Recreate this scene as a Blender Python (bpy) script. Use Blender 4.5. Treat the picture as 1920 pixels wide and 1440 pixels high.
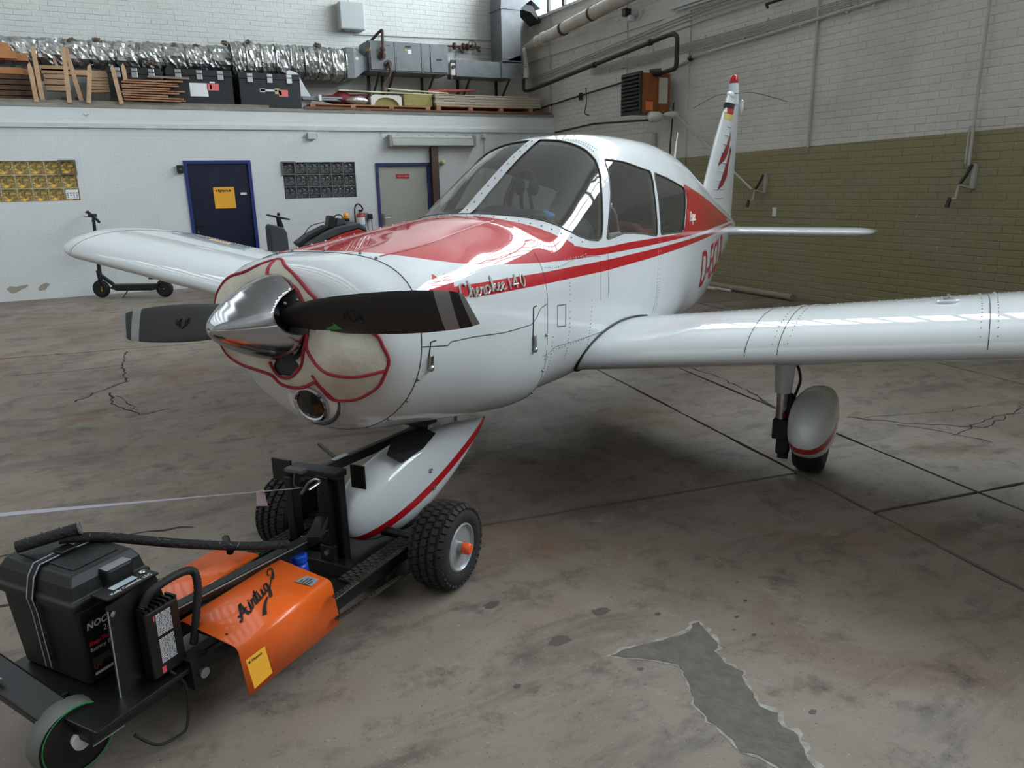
import bpy, bmesh, math, random
import numpy as np
from mathutils import Vector, Matrix, Euler
random.seed(7); rng = np.random.default_rng(7)
for _o in list(bpy.data.objects): bpy.data.objects.remove(_o)
SC = bpy.context.scene; COL = SC.collection
PI = math.pi

# ------------------------------------------------------------------ camera, world, light, exposure
def R_cam(yaw, pit, roll):
    y, p, r = math.radians(yaw), math.radians(pit), math.radians(roll)
    f = Vector((math.sin(y)*math.cos(p), math.cos(y)*math.cos(p), -math.sin(p)))
    rt = Vector((math.cos(y), -math.sin(y), 0)); up = rt.cross(f)
    return rt*math.cos(r)+up*math.sin(r), -rt*math.sin(r)+up*math.cos(r), f
rt, up, fw = R_cam(26.7027, 14.9406, -1.3014)
cam = bpy.data.cameras.new('camera'); cam_o = bpy.data.objects.new('camera', cam); COL.objects.link(cam_o)
cam_o.matrix_world = Matrix(((rt.x, up.x, -fw.x, 0), (rt.y, up.y, -fw.y, 0), (rt.z, up.z, -fw.z, 1.6033), (0, 0, 0, 1)))
cam.sensor_width = 36; cam.lens = 36*1396.1/1920; cam.clip_start = .05; cam.clip_end = 200
SC.camera = cam_o

world = bpy.data.worlds.new('overcast_sky'); SC.world = world; world.use_nodes = True
wn = world.node_tree.nodes; wl = world.node_tree.links
bg = wn['Background']
tc = wn.new('ShaderNodeTexCoord'); sep = wn.new('ShaderNodeSeparateXYZ'); ramp = wn.new('ShaderNodeValToRGB')
wl.new(tc.outputs['Generated'], sep.inputs[0]); wl.new(sep.outputs['Z'], ramp.inputs[0]); wl.new(ramp.outputs[0], bg.inputs['Color'])
ramp.color_ramp.elements[0].position = 0; ramp.color_ramp.elements[0].color = (.96, .98, 1, 1)
ramp.color_ramp.elements[1].position = .7; ramp.color_ramp.elements[1].color = (.97, .985, 1, 1)
bg.inputs['Strength'].default_value = 25
SC.view_settings.view_transform = 'Standard'; SC.view_settings.look = 'None'
SC.view_settings.gamma = 1; SC.view_settings.use_curve_mapping = False
SC.view_settings.exposure = 0.08
SC.cycles.use_denoising = True
SC.cycles.max_bounces = 10; SC.cycles.diffuse_bounces = 6; SC.cycles.glossy_bounces = 5
SC.cycles.transparent_max_bounces = 16; SC.cycles.caustics_reflective = False; SC.cycles.caustics_refractive = False
SC.cycles.sample_clamp_indirect = 6

# the hall: X along the rear wall, Y away from the camera, Z up
XR, YB, YU, XL, YF, ZR = 8.17, 14.061, 15.15, -9.0, -7.0, 7.9
CLZ0, CLZ1, LFT1 = 4.93, 7.25, 6.0                   # clerestory band in the right wall
SKY = [(-8.1+1.3*k, -7.3+1.3*k, -5.5, 13.2) for k in range(6)]
FW = [(-7.6, -.6, 3.4, 6.2), (.2, 7.2, 3.4, 6.2)]                 # glazed hangar door behind the camera   # roof lights x0,x1,y0,y1

def portal(name, loc, rot, sx, sy):
    l = bpy.data.lights.new(name, 'AREA'); l.shape = 'RECTANGLE'; l.size = sx; l.size_y = sy
    l.cycles.is_portal = True
    o = bpy.data.objects.new(name, l); COL.objects.link(o); o.location = loc; o.rotation_euler = rot; return o
portal('roof_daylight', (-4.45, 3.85, ZR+.25), (0, 0, 0), 7.3, 18.7)
for x0, x1, z0, z1 in FW: portal('door_daylight', ((x0+x1)/2, YF-.4, (z0+z1)/2), (-PI/2, 0, 0), x1-x0, z1-z0)
portal('window_daylight', (XR+.35, 4.0, (CLZ0+CLZ1)/2), (0, PI/2, 0), CLZ1-CLZ0, 21)

# ------------------------------------------------------------------ helpers
def lin(c):
    return tuple(((v/255)/12.92 if v/255 <= .04045 else ((v/255+.055)/1.055)**2.4) for v in c)
MATS = {}
def M(name, rgb, rough=.5, metal=0, vary=None, bump=None, coat=0, rgb2=None, spec=None, emit=None):
    """plain procedural material; vary=(scale, amount) mottles the colour, bump=(scale, strength)"""
    if name in MATS: return MATS[name]
    m = bpy.data.materials.new(name); m.use_nodes = True; MATS[name] = m
    n, l = m.node_tree.nodes, m.node_tree.links; b = n['Principled BSDF']
    c = lin(rgb)
    b.inputs['Base Color'].default_value = (*c, 1); b.inputs['Roughness'].default_value = rough; b.inputs['Metallic'].default_value = metal
    if coat: b.inputs['Coat Weight'].default_value = coat; b.inputs['Coat Roughness'].default_value = .02
    if spec is not None: b.inputs['Specular IOR Level'].default_value = spec
    if emit: b.inputs['Emission Color'].default_value = (*lin(emit[0]), 1); b.inputs['Emission Strength'].default_value = emit[1]
    if vary or bump:
        t = n.new('ShaderNodeTexCoord')
    if vary:
        z = n.new('ShaderNodeTexNoise'); z.inputs['Scale'].default_value = vary[0]; z.inputs['Detail'].default_value = 6; z.inputs['Roughness'].default_value = .65
        l.new(t.outputs['Object'], z.inputs['Vector'])
        r = n.new('ShaderNodeValToRGB'); r.color_ramp.elements[0].position = .33; r.color_ramp.elements[1].position = .68
        c2 = lin(rgb2) if rgb2 else tuple(v*(1-vary[1]) for v in c)
        r.color_ramp.elements[0].color = (*c2, 1); r.color_ramp.elements[1].color = (*c, 1)
        l.new(z.outputs['Fac'], r.inputs[0]); l.new(r.outputs[0], b.inputs['Base Color'])
    if bump:
        z2 = n.new('ShaderNodeTexNoise'); z2.inputs['Scale'].default_value = bump[0]; z2.inputs['Detail'].default_value = 5
        l.new(t.outputs['Object'], z2.inputs['Vector'])
        bp = n.new('ShaderNodeBump'); bp.inputs['Strength'].default_value = bump[1]; bp.inputs['Distance'].default_value = .02
        l.new(z2.outputs['Fac'], bp.inputs['Height']); l.new(bp.outputs[0], b.inputs['Normal'])
    return m

def glass(name, tint=(225, 228, 228), rough=.02, f0=.06, veil=0):
    if name in MATS: return MATS[name]
    m = bpy.data.materials.new(name); m.use_nodes = True; MATS[name] = m
    n, l = m.node_tree.nodes, m.node_tree.links
    for x in list(n):
        if x.type != 'OUTPUT_MATERIAL': n.remove(x)
    out = [x for x in n if x.type == 'OUTPUT_MATERIAL'][0]
    tr = n.new('ShaderNodeBsdfTransparent'); tr.inputs[0].default_value = (*lin(tint), 1)
    gl = n.new('ShaderNodeBsdfGlossy'); gl.inputs['Roughness'].default_value = rough
    lw = n.new('ShaderNodeLayerWeight'); lw.inputs[0].default_value = .5
    pw = n.new('ShaderNodeMath'); pw.operation = 'POWER'; pw.inputs[1].default_value = 5; l.new(lw.outputs['Facing'], pw.inputs[0])
    fr = n.new('ShaderNodeMath'); fr.operation = 'MULTIPLY_ADD'; fr.inputs[1].default_value = 1-f0; fr.inputs[2].default_value = f0; l.new(pw.outputs[0], fr.inputs[0])
    if veil:  # pale diffuse mix stands in for reflected light veiling the panes
        df = n.new('ShaderNodeBsdfDiffuse'); df.inputs[0].default_value = (.62, .61, .58, 1); m0 = n.new('ShaderNodeMixShader'); m0.inputs[0].default_value = veil; l.new(tr.outputs[0], m0.inputs[1]); l.new(df.outputs[0], m0.inputs[2]); tr = m0
    mx = n.new('ShaderNodeMixShader'); l.new(fr.outputs[0], mx.inputs[0]); l.new(tr.outputs[0], mx.inputs[1]); l.new(gl.outputs[0], mx.inputs[2])
    l.new(mx.outputs[0], out.inputs[0]); return m

def tag(o, label=None, cat=None, group=None, kind=None):
    if label: o['label'] = label
    if cat: o['category'] = cat
    if group: o['group'] = group
    if kind: o['kind'] = kind
    return o
def thing(name, label, cat, loc=(0, 0, 0), rz=0, group=None):
    o = bpy.data.objects.new(name, None); COL.objects.link(o); o.empty_display_size = .1
    o.location = loc; o.rotation_euler = (0, 0, rz)
    return tag(o, label, cat, group)

class MB:
    """mesh builder: verts, faces, material index per face"""
    def __init__(s): s.v = []; s.f = []; s.m = []; s.mi = 0
    def add(s, vs, fs, T=None):
        k = len(s.v)
        for p in vs:
            p = Vector(p); s.v.append(T @ p if T is not None else p)
        for f in fs: s.f.append(tuple(i+k for i in f)); s.m.append(s.mi)
        return s
    def box(s, c, d, T=None):
        x, y, z = (a/2 for a in d); C = Vector(c)
        vs = [C+Vector((sx*x, sy*y, sz*z)) for sz in (-1, 1) for sy in (-1, 1) for sx in (-1, 1)]
        return s.add(vs, [(0, 2, 3, 1), (4, 5, 7, 6), (0, 1, 5, 4), (2, 6, 7, 3), (0, 4, 6, 2), (1, 3, 7, 5)], T)
    def bb(s, a, b, T=None):
        a, b = Vector(a), Vector(b); return s.box((a+b)/2, [abs(v) for v in (b-a)], T)
    def beam(s, p, q, w, h, upv=(0, 0, 1)):
        """rectangular bar from p to q, w across, h along upv"""
        p, q = Vector(p), Vector(q); d = q-p; L = d.length; d.normalize(); u = Vector(upv)
        sd = d.cross(u)
        if sd.length < 1e-5: sd = d.cross(Vector((1, 0, 0)))
        sd.normalize(); u = sd.cross(d)
        T = Matrix.Translation(p) @ Matrix(((d.x, sd.x, u.x, 0), (d.y, sd.y, u.y, 0), (d.z, sd.z, u.z, 0), (0, 0, 0, 1)))
        return s.box((L/2, 0, 0), (L, w, h), T)
    def tube(s, pts, r, n=10, closed=False, caps=True):
        pts = [Vector(p) for p in pts]; N = len(pts); R = r if hasattr(r, '__len__') else [r]*N
        k = len(s.v); prev = None; rings = []
        for i, p in enumerate(pts):
            a = pts[(i-1) % N] if (closed or i > 0) else p; b = pts[(i+1) % N] if (closed or i < N-1) else p
            t = (b-a)
            t = t.normalized() if t.length > 1e-9 else Vector((0, 0, 1))
            if prev is None:
                u = t.orthogonal().normalized()
            else:
                u = prev-t*prev.dot(t)
                u = u.normalized() if u.length > 1e-6 else t.orthogonal().normalized()
            prev = u; w = t.cross(u)
            for j in range(n):
                a_ = 2*PI*j/n; s.v.append(p+(u*math.cos(a_)+w*math.sin(a_))*R[i])
        M_ = N if closed else N-1
        for i in range(M_):
            for j in range(n):
                a_, b_ = k+i*n, k+((i+1) % N)*n
                s.f.append((a_+j, a_+(j+1) % n, b_+(j+1) % n, b_+j)); s.m.append(s.mi)
        if caps and not closed:
            s.f.append(tuple(k+j for j in range(n))[::-1]); s.m.append(s.mi)
            s.f.append(tuple(k+(N-1)*n+j for j in range(n))); s.m.append(s.mi)
        return s
    def cyl(s, p, q, r, n=20, r2=None): return s.tube([p, q], [r, r if r2 is None else r2], n)
    def lathe(s, prof, p=(0, 0, 0), ax=(0, 0, 1), n=28, closed=False):
        """profile [(radius, height)] turned round axis ax through p"""
        a = Vector(ax).normalized(); u = a.orthogonal().normalized(); w = a.cross(u); p = Vector(p); k = len(s.v); N = len(prof)
        for r, h in prof:
            for j in range(n):
                t = 2*PI*j/n; s.v.append(p+a*h+(u*math.cos(t)+w*math.sin(t))*max(r, 1e-4))
        for i in range(N if closed else N-1):
            a_, b_ = k+i*n, k+((i+1) % N)*n
            for j in range(n):
                s.f.append((a_+j, a_+(j+1) % n, b_+(j+1) % n, b_+j)); s.m.append(s.mi)
        if not closed:
            if prof[0][0] > 1e-3: s.f.append(tuple(k+j for j in range(n))[::-1]); s.m.append(s.mi)
            if prof[-1][0] > 1e-3: s.f.append(tuple(k+(N-1)*n+j for j in range(n))); s.m.append(s.mi)
        return s
    def prism(s, poly, o, u, v, th):
        """flat outline poly [(a,b)] in plane (o,u,v) given thickness th along u x v"""
        o, u, v = Vector(o), Vector(u), Vector(v); w = u.cross(v).normalized()*th; n = len(poly)
        vs = [o+u*a+v*b for a, b in poly]+[o+u*a+v*b+w for a, b in poly]
        fs = [tuple(range(n))[::-1], tuple(range(n, 2*n))]+[(i, (i+1) % n, n+(i+1) % n, n+i) for i in range(n)]
        return s.add(vs, fs)
    def ball(s, c, r, n=14, m=8, sc=(1, 1, 1)):
        c = Vector(c); pr = [(math.sin(PI*i/m)*r, -math.cos(PI*i/m)*r) for i in range(m+1)]
        k = len(s.v); s.lathe(pr, (0, 0, 0), (0, 0, 1), n)
        for i in range(k, len(s.v)): q = s.v[i]; s.v[i] = c+Vector((q.x*sc[0], q.y*sc[1], q.z*sc[2]))
        return s
    def mesh(s, name):
        me = bpy.data.meshes.new(name); me.from_pydata([tuple(p) for p in s.v], [], s.f); return me
    def obj(s, name, mats, parent=None, smooth=False, bevel=0, kind=None, world=False, fix=True):
        me = s.mesh(name)
        if not isinstance(mats, (list, tuple)): mats = [mats]
        for m in mats: me.materials.append(m)
        if len(mats) > 1: me.polygons.foreach_set('material_index', s.m)
        if fix:
            b = bmesh.new(); b.from_mesh(me); bmesh.ops.recalc_face_normals(b, faces=b.faces); b.to_mesh(me); b.free()
        if smooth: sm(me, smooth)
        o = bpy.data.objects.new(name, me); COL.objects.link(o)
        if parent is not None:
            o.parent = parent
            if world: o.matrix_parent_inverse = gm(parent).inverted()
        if bevel:
            d = o.modifiers.new('bevel', 'BEVEL'); d.width = bevel; d.segments = 2; d.limit_method = 'ANGLE'; d.angle_limit = .6
        if kind: o['kind'] = kind
        return o
def gm(o):
    m = Matrix.LocRotScale(o.location, o.rotation_euler, o.scale)
    return (gm(o.parent) @ o.matrix_parent_inverse @ m) if o.parent else m
def sm(me, ang=None):
    ang = .6 if ang is True or ang is None else ang
    me.polygons.foreach_set('use_smooth', [True]*len(me.polygons))
    b = bmesh.new(); b.from_mesh(me)
    for e in b.edges:
        if len(e.link_faces) == 2 and e.calc_face_angle(0) > ang: e.smooth = False
    b.to_mesh(me); b.free()
def smooth_path(pts, k=6, closed=False):
    P = [Vector(p) for p in pts]; out = []; N = len(P)
    for i in range(N if closed else N-1):
        p0 = P[(i-1) % N] if (closed or i > 0) else P[i]; p1 = P[i]; p2 = P[(i+1) % N]; p3 = P[(i+2) % N] if (closed or i < N-2) else p2
        for j in range(k):
            t = j/k
            out.append(.5*((2*p1)+(p2-p0)*t+(2*p0-5*p1+4*p2-p3)*t*t+(3*p1-p0-3*p2+p3)*t**3))
    if not closed: out.append(P[-1])
    return out
def copy_tree(o, parent=None):
    c = o.copy(); COL.objects.link(c)
    if parent is not None: c.parent = parent
    for ch in o.children: copy_tree(ch, c)
    return c
def text_mesh(body, size=1.0, shear=0.0, bold=0.0, align='LEFT'):
    """outline of a word in the built-in font as (verts, faces) in the xy plane"""
    cu = bpy.data.curves.new('t', 'FONT'); cu.body = body; cu.size = size; cu.shear = shear; cu.offset = bold; cu.align_x = align
    cu.resolution_u = 3
    o = bpy.data.objects.new('t', cu); COL.objects.link(o)
    me = bpy.data.meshes.new_from_object(o.evaluated_get(bpy.context.evaluated_depsgraph_get()))
    v = [tuple(x.co) for x in me.vertices]; f = [tuple(p.vertices) for p in me.polygons]
    bpy.data.objects.remove(o); bpy.data.curves.remove(cu); bpy.data.meshes.remove(me)
    return v, f
def put_text(mb, body, o, u, v, size, shear=0, bold=0, align='LEFT', sx=1):
    """flat lettering in plane (o,u,v)"""
    vs, fs = text_mesh(body, size, shear, bold, align); o, u, v = Vector(o), Vector(u), Vector(v)
    return mb.add([o+u*(a*sx)+v*b for a, b, _ in vs], fs)
def ribbon(pts2, wid, closed=False):
    """flat stroke along 2-D points -> verts2d, quads"""
    P = [Vector((p[0], p[1])) for p in pts2]; vs = []; fs = []; N = len(P)
    W = wid if hasattr(wid, '__len__') else [wid]*N
    for i, p in enumerate(P):
        a = P[max(i-1, 0)]; b = P[min(i+1, N-1)]; t = (b-a); t = t.normalized() if t.length > 1e-9 else Vector((1, 0))
        nrm = Vector((-t.y, t.x))*W[i]/2; vs += [p+nrm, p-nrm]
    fs = [(2*i, 2*i+1, 2*i+3, 2*i+2) for i in range(N-1)]
    return vs, fs
# ------------------------------------------------------------------ materials of the hall
def concrete():
    m = bpy.data.materials.new('worn_concrete'); m.use_nodes = True; n, l = m.node_tree.nodes, m.node_tree.links; b = n['Principled BSDF']
    g = n.new('ShaderNodeNewGeometry'); P = g.outputs['Position']
    def noise(sc, det=6, rough=.6, dist=0, vec=None):
        z = n.new('ShaderNodeTexNoise'); z.inputs['Scale'].default_value = sc; z.inputs['Detail'].default_value = det
        z.inputs['Roughness'].default_value = rough; z.inputs['Distortion'].default_value = dist; l.new(vec or P, z.inputs['Vector']); return z.outputs['Fac']
    def ramp(fac, stops):
        r = n.new('ShaderNodeValToRGB'); e = r.color_ramp.elements
        while len(e) < len(stops): e.new(.5)
        for x, (p, c) in zip(e, stops): x.position = p; x.color = (*lin(c), 1)
        l.new(fac, r.inputs[0]); return r.outputs[0]
    def mix(f, a, c, mode='MIX'):
        x = n.new('ShaderNodeMix'); x.data_type = 'RGBA'; x.blend_type = mode
        if isinstance(f, float): x.inputs[0].default_value = f
        else: l.new(f, x.inputs[0])
        l.new(a, x.inputs[6]); l.new(c, x.inputs[7]) if not isinstance(c, tuple) else setattr(x.inputs[7], 'default_value', (*lin(c), 1)); return x.outputs[2]
    def step(fac, a, c):
        r = n.new('ShaderNodeMapRange'); r.inputs[1].default_value = a; r.inputs[2].default_value = c; l.new(fac, r.inputs[0]); return r.outputs[0]
    mp = n.new('ShaderNodeMapping'); mp.inputs['Rotation'].default_value = (0, 0, math.radians(8.4)); mp.inputs['Scale'].default_value = (.55, 1.7, 1); l.new(P, mp.inputs[0])
    base = ramp(noise(.55, 7, .62), [(.3, (104, 92, 82)), (.48, (124, 113, 103)), (.7, (142, 132, 122))])
    base = mix(step(noise(1.1, 5, .6, .4), .54, .72), base, (112, 86, 68))                      # rusty brown bloom
    base = mix(step(noise(2.3, 8, .7, .6, mp.outputs[0]), .52, .74), base, (74, 68, 62))          # dragged oily stains
    base = mix(step(noise(.8, 6, .75, .8), .6, .72), base, (62, 58, 54))
    base = mix(step(noise(3.4, 9, .75), .6, .78), base, (150, 143, 136))                          # pale scuffing
    base = mix(step(noise(38, 4, .7), .64, .76), base, (96, 88, 80))                              # grit
    base = mix(step(noise(55, 3, .6), .69, .75), base, (160, 153, 146))
    base = mix(step(noise(9, 6, .7), .66, .74), base, (74, 69, 66))
    base = mix(step(noise(6.5, 9, .72, .3), .40, .70), base, (150, 138, 126)) if False else mix(step(noise(5.2, 10, .74, .2), .52, .70), base, (80, 71, 64))
    base = mix(step(noise(90, 2, .5), .66, .76), base, (146, 138, 130)); base = mix(step(noise(70, 2, .5), .66, .78), base, (66, 60, 54))
    l.new(base, b.inputs['Base Color'])
    rr = n.new('ShaderNodeMapRange'); rr.inputs[3].default_value = .42; rr.inputs[4].default_value = .8; l.new(noise(2.1), rr.inputs[0]); l.new(rr.outputs[0], b.inputs['Roughness'])
    b.inputs['Specular IOR Level'].default_value = .35
    bp = n.new('ShaderNodeBump'); bp.inputs['Strength'].default_value = .35; bp.inputs['Distance'].default_value = .006; l.new(noise(30, 8, .7), bp.inputs['Height']); l.new(bp.outputs[0], b.inputs['Normal'])
    return m
M_FLOOR = concrete()
def painted_wall(name, white, olive=None, dirt=.5, big=(150, 148, 142), bump=.5, courses=None):
    """masonry paint with grime; olive = dado colour below the sloping paint line of the right wall"""
    m = bpy.data.materials.new(name); m.use_nodes = True; n, l = m.node_tree.nodes, m.node_tree.links; b = n['Principled BSDF']
    g = n.new('ShaderNodeNewGeometry'); P = g.outputs['Position']
    def noise(sc, det=6, rough=.6):
        z = n.new('ShaderNodeTexNoise'); z.inputs['Scale'].default_value = sc; z.inputs['Detail'].default_value = det; z.inputs['Roughness'].default_value = rough; l.new(P, z.inputs['Vector']); return z.outputs['Fac']
    def mr(f, a, c, d=0., e=1.):
        r = n.new('ShaderNodeMapRange'); r.inputs[1].default_value = a; r.inputs[2].default_value = c; r.inputs[3].default_value = d; r.inputs[4].default_value = e; l.new(f, r.inputs[0]); return r.outputs[0]
    def mix(f, a, c):
        x = n.new('ShaderNodeMix'); x.data_type = 'RGBA'; l.new(f, x.inputs[0])
        for i, q in ((6, a), (7, c)):
            if isinstance(q, tuple): x.inputs[i].default_value = (*lin(q), 1)
            else: l.new(q, x.inputs[i])
        return x.outputs[2]
    c = white
    if olive:
        sp = n.new('ShaderNodeSeparateXYZ'); l.new(P, sp.inputs[0])
        ma = n.new('ShaderNodeMath'); ma.operation = 'MULTIPLY_ADD'; l.new(sp.outputs['Y'], ma.inputs[0]); ma.inputs[1].default_value = .0166; l.new(sp.outputs['Z'], ma.inputs[2])
        gt = n.new('ShaderNodeMath'); gt.operation = 'LESS_THAN'; l.new(ma.outputs[0], gt.inputs[0]); gt.inputs[1].default_value = 2.136
        c = mix(gt.outputs[0], white, olive)
    c = mix(mr(noise(.9, 7, .65), .42, .75, 0, dirt), c, big)
    c = mix(mr(noise(14, 4, .6), .70, .76, 0, .6), c, (92, 88, 80))
    c = mix(mr(noise(33, 3, .5), .72, .76, 0, .7), c, (214, 212, 205))
    l.new(c, b.inputs['Base Color']); b.inputs['Roughness'].default_value = .62; b.inputs['Specular IOR Level'].default_value = .3
    bp = n.new('ShaderNodeBump'); bp.inputs['Strength'].default_value = bump; bp.inputs['Distance'].default_value = .012; l.new(noise(18, 7, .65), bp.inputs['Height'])
    nrm = bp.outputs[0]
    if courses:                      # faint hand-painted block joints under thick paint
        mp = n.new('ShaderNodeMapping'); mp.inputs['Rotation'].default_value = (PI/2, 0, 0); l.new(P, mp.inputs[0])
        br = n.new('ShaderNodeTexBrick'); br.inputs['Scale'].default_value = 1; br.inputs['Mortar Size'].default_value = .008; br.inputs['Mortar Smooth'].default_value = .6
        br.inputs['Brick Width'].default_value = courses[0]; br.inputs['Row Height'].default_value = courses[1]; l.new(mp.outputs[0], br.inputs['Vector'])
        b2 = n.new('ShaderNodeBump'); b2.inputs['Strength'].default_value = .22; b2.inputs['Distance'].default_value = .01; b2.invert = True
        l.new(br.outputs['Fac'], b2.inputs['Height']); l.new(nrm, b2.inputs['Normal']); nrm = b2.outputs[0]
    l.new(nrm, b.inputs['Normal']); return m
M_WALLR = painted_wall('white_and_olive_brick_paint', (208, 204, 197), (142, 133, 100), .4, (150, 144, 133))
M_WALLU = painted_wall('white_brick_paint', (212, 213, 210), None, .25, (176, 176, 172), .8)
M_WALLL = painted_wall('white_wall_paint', (214, 217, 218), None, .22, (178, 180, 180), .3, (.5, .25))
M_PLAIN = M('plain_hall_paint', (188, 187, 182), .7)
M_JOINT = M('joint_filler', (42, 38, 35), .9, vary=(6, .5))
M_WHITE = M('white_trim_paint', (208, 210, 208), .5, vary=(3, .15))
M_STEEL = M('dark_steel', (60, 58, 56), .5, .6)
M_BLACK = M('black_paint', (20, 20, 22), .45)
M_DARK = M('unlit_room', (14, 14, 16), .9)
M_SKYG = glass('window_glass', (236, 242, 244))

def struct(o, **k): o['kind'] = 'structure'; return tag(o, **k)
# ------------------------------------------------------------------ floor: slabs with recessed joints
TH = math.radians(8.4); CT, STH = math.cos(TH), math.sin(TH)
def clip_poly(poly, x0, x1, y0, y1):
    for ax, val, sg in ((0, x0, 1), (0, x1, -1), (1, y0, 1), (1, y1, -1)):
        out = []
        for i, p in enumerate(poly):
            q = poly[(i+1) % len(poly)]; a = (p[ax]-val)*sg; b = (q[ax]-val)*sg
            if a >= 0: out.append(p)
            if a*b < 0: t = a/(a-b); out.append((p[0]+(q[0]-p[0])*t, p[1]+(q[1]-p[1])*t))
        poly = out
        if not poly: break
    return poly
fl = MB().bb((XL, YF, -.16), (XR+.3, YU, -.014)).obj('floor', M_JOINT); struct(fl)
U = [(-16, 2.75), (2.75, 3.43), (3.43, 5.6), (5.6, 14)]
Vs = [[-14, -2.3, 3.22, 8.73, 20], [-14, -2.9, 2.66, 8.73, 20], [-14, -2.9, 2.66, 8.73, 20], [-14, -2.9, 2.66, 8.73, 20]]
for (u0, u1), vv in zip(U, Vs):
    for v0, v1 in zip(vv[:-1], vv[1:]):
        g = .011
        def jag(a, b, fix, axis):
            k = max(2, int(abs(b-a)/.22)); return [((a+(b-a)*i/k), fix+random.uniform(-.006, .006)) for i in range(k)]
        e = [(a, f) for a, f in jag(u0+g, u1-g, v0+g, 0)]+[(f, a) for a, f in jag(v0+g, v1-g, u1-g, 1)]
        e += [(a, f) for a, f in jag(u1-g, u0+g, v1-g, 0)]+[(f, a) for a, f in jag(v1-g, v0+g, u0+g, 1)]
        poly = [(u*CT+v*STH, -u*STH+v*CT) for u, v in e]
        poly = clip_poly(poly, XL, XR, YF, YB)
        if len(poly) < 3: continue
        MB().prism(poly, (0, 0, -.013), (1, 0, 0), (0, 1, 0), .013).obj('slab', M_FLOOR, fl)
# open cracks in the slabs (hairlines lying in the surface)
M_CRACK = M('crack_dirt', (38, 34, 31), .95)
def crack(pts, w=.010):
    P = []
    for a, b in zip(pts[:-1], pts[1:]):
        k = max(2, int(math.dist(a, b)/.06))
        for i in range(k): t = i/k; P.append((a[0]+(b[0]-a[0])*t+random.gauss(0, .012), a[1]+(b[1]-a[1])*t+random.gauss(0, .012)))
    P.append(pts[-1]); W = [w*random.uniform(.35, 1.2) for _ in P]; vs, fs = ribbon(P, W)
    MB().add([(x, y, .0012) for x, y in vs], fs).obj('crack', M_CRACK, fl)
crack([(-.16, 8.7), (-.212, 7.86), (-.171, 7.25)], .022); crack([(-.17, 7.25), (-.347, 7.046), (-.55, 6.7)], .02)
crack([(-.3, 6.9), (-.282, 6.5), (-.083, 6.03), (.12, 6.1)], .022); crack([(-.26, 6.75), (-.1, 6.2)], .012); crack([(-1.2, 8.1), (-.55, 7.98), (-.1, 8.0)], .012)
crack([(-.72, 3.856), (-.637, 3.868), (-.3, 3.85), (.1, 3.75)], .02)
crack([(3.98, 3.65), (4.15, 4.1), (4.32, 4.75), (4.3, 5.3)], .02); crack([(3.95, 3.5), (4.1, 3.95)], .012)
crack([(4.28, 3.35), (4.5, 3.05), (4.85, 2.75), (5.6, 2.9), (6.1, 3.0)], .014); crack([(4.4, 3.1), (4.55, 2.8), (4.6, 2.55)], .012); crack([(4.3, 3.3), (5.0, 3.1), (5.3, 3.05)], .008)
crack([(4.5, 2.75), (5.2, 2.85), (5.9, 2.6)], .01)
# worn-through patch with its pale crust near the camera
M_PATCH = M('bare_screed', (104, 97, 88), .85, vary=(16, .35), bump=(40, .4)); M_CRUST = M('lime_crust', (166, 160, 152), .8, vary=(26, .35), rgb2=(118, 111, 102))
core = [(1.724, 1.906), (1.70, 1.83), (1.69, 1.76), (1.648, 1.73), (1.63, 1.66), (1.655, 1.60), (1.62, 1.57), (1.60, 1.50), (1.575, 1.45), (1.60, 1.40), (1.57, 1.345), (1.585, 1.30), (1.56, 1.27), (1.53, 1.22), (1.51, 1.12),
        (1.40, 1.12), (1.44, 1.23), (1.42, 1.29), (1.385, 1.33), (1.40, 1.40), (1.39, 1.47), (1.405, 1.55), (1.44, 1.62), (1.475, 1.68), (1.49, 1.735), (1.44, 1.79), (1.37, 1.84), (1.31, 1.89), (1.40, 1.895), (1.53, 1.875), (1.64, 1.865), (1.69, 1.90)]
def jagged(P, amp, k=4):
    out = []
    for i, p in enumerate(P):
        q = P[(i+1) % len(P)]
        for j in range(k): t = j/k; out.append((p[0]+(q[0]-p[0])*t+random.gauss(0, amp), p[1]+(q[1]-p[1])*t+random.gauss(0, amp)))
    return out
jc = jagged(core, .0028, 3); cx = sum(p[0] for p in jc)/len(jc); cy = sum(p[1] for p in jc)/len(jc)
def fan(poly, z):
    b = bmesh.new(); vs = [b.verts.new((x, y, z)) for x, y in poly]; f = b.faces.new(vs); bmesh.ops.triangulate(b, faces=[f]); me = bpy.data.meshes.new('p')
    b.normal_update()
    if b.faces[0:1] and list(b.faces)[0].normal.z < 0: bmesh.ops.reverse_faces(b, faces=b.faces)
    b.to_mesh(me); b.free(); return me
def offset_poly(poly, d):
    n = len(poly); A = sum(poly[i][0]*poly[(i+1) % n][1]-poly[(i+1) % n][0]*poly[i][1] for i in range(n)); s = 1 if A > 0 else -1; out = []
    for i in range(n):
        a, b = poly[i-2], poly[(i+2) % n]; t = Vector((b[0]-a[0], b[1]-a[1])); t.normalize(); w = d[i] if hasattr(d, '__len__') else d
        out.append((poly[i][0]+t.y*w*s, poly[i][1]-t.x*w*s))
    return out
cw = [max(.002, random.gauss(.010, .006))*(1.4 if p[0] > 1.5 else .9) for p in jc]
for nm, poly, z, m in (('crust_rim', offset_poly(jc, cw), .0010, M_CRUST), ('bare_patch', jc, .0022, M_PATCH)):
    me = fan(poly, z); me.materials.append(m); o = bpy.data.objects.new(nm, me); COL.objects.link(o); o.parent = fl
M_SPOT = M('oil_spot', (76, 69, 63), .6)
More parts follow.
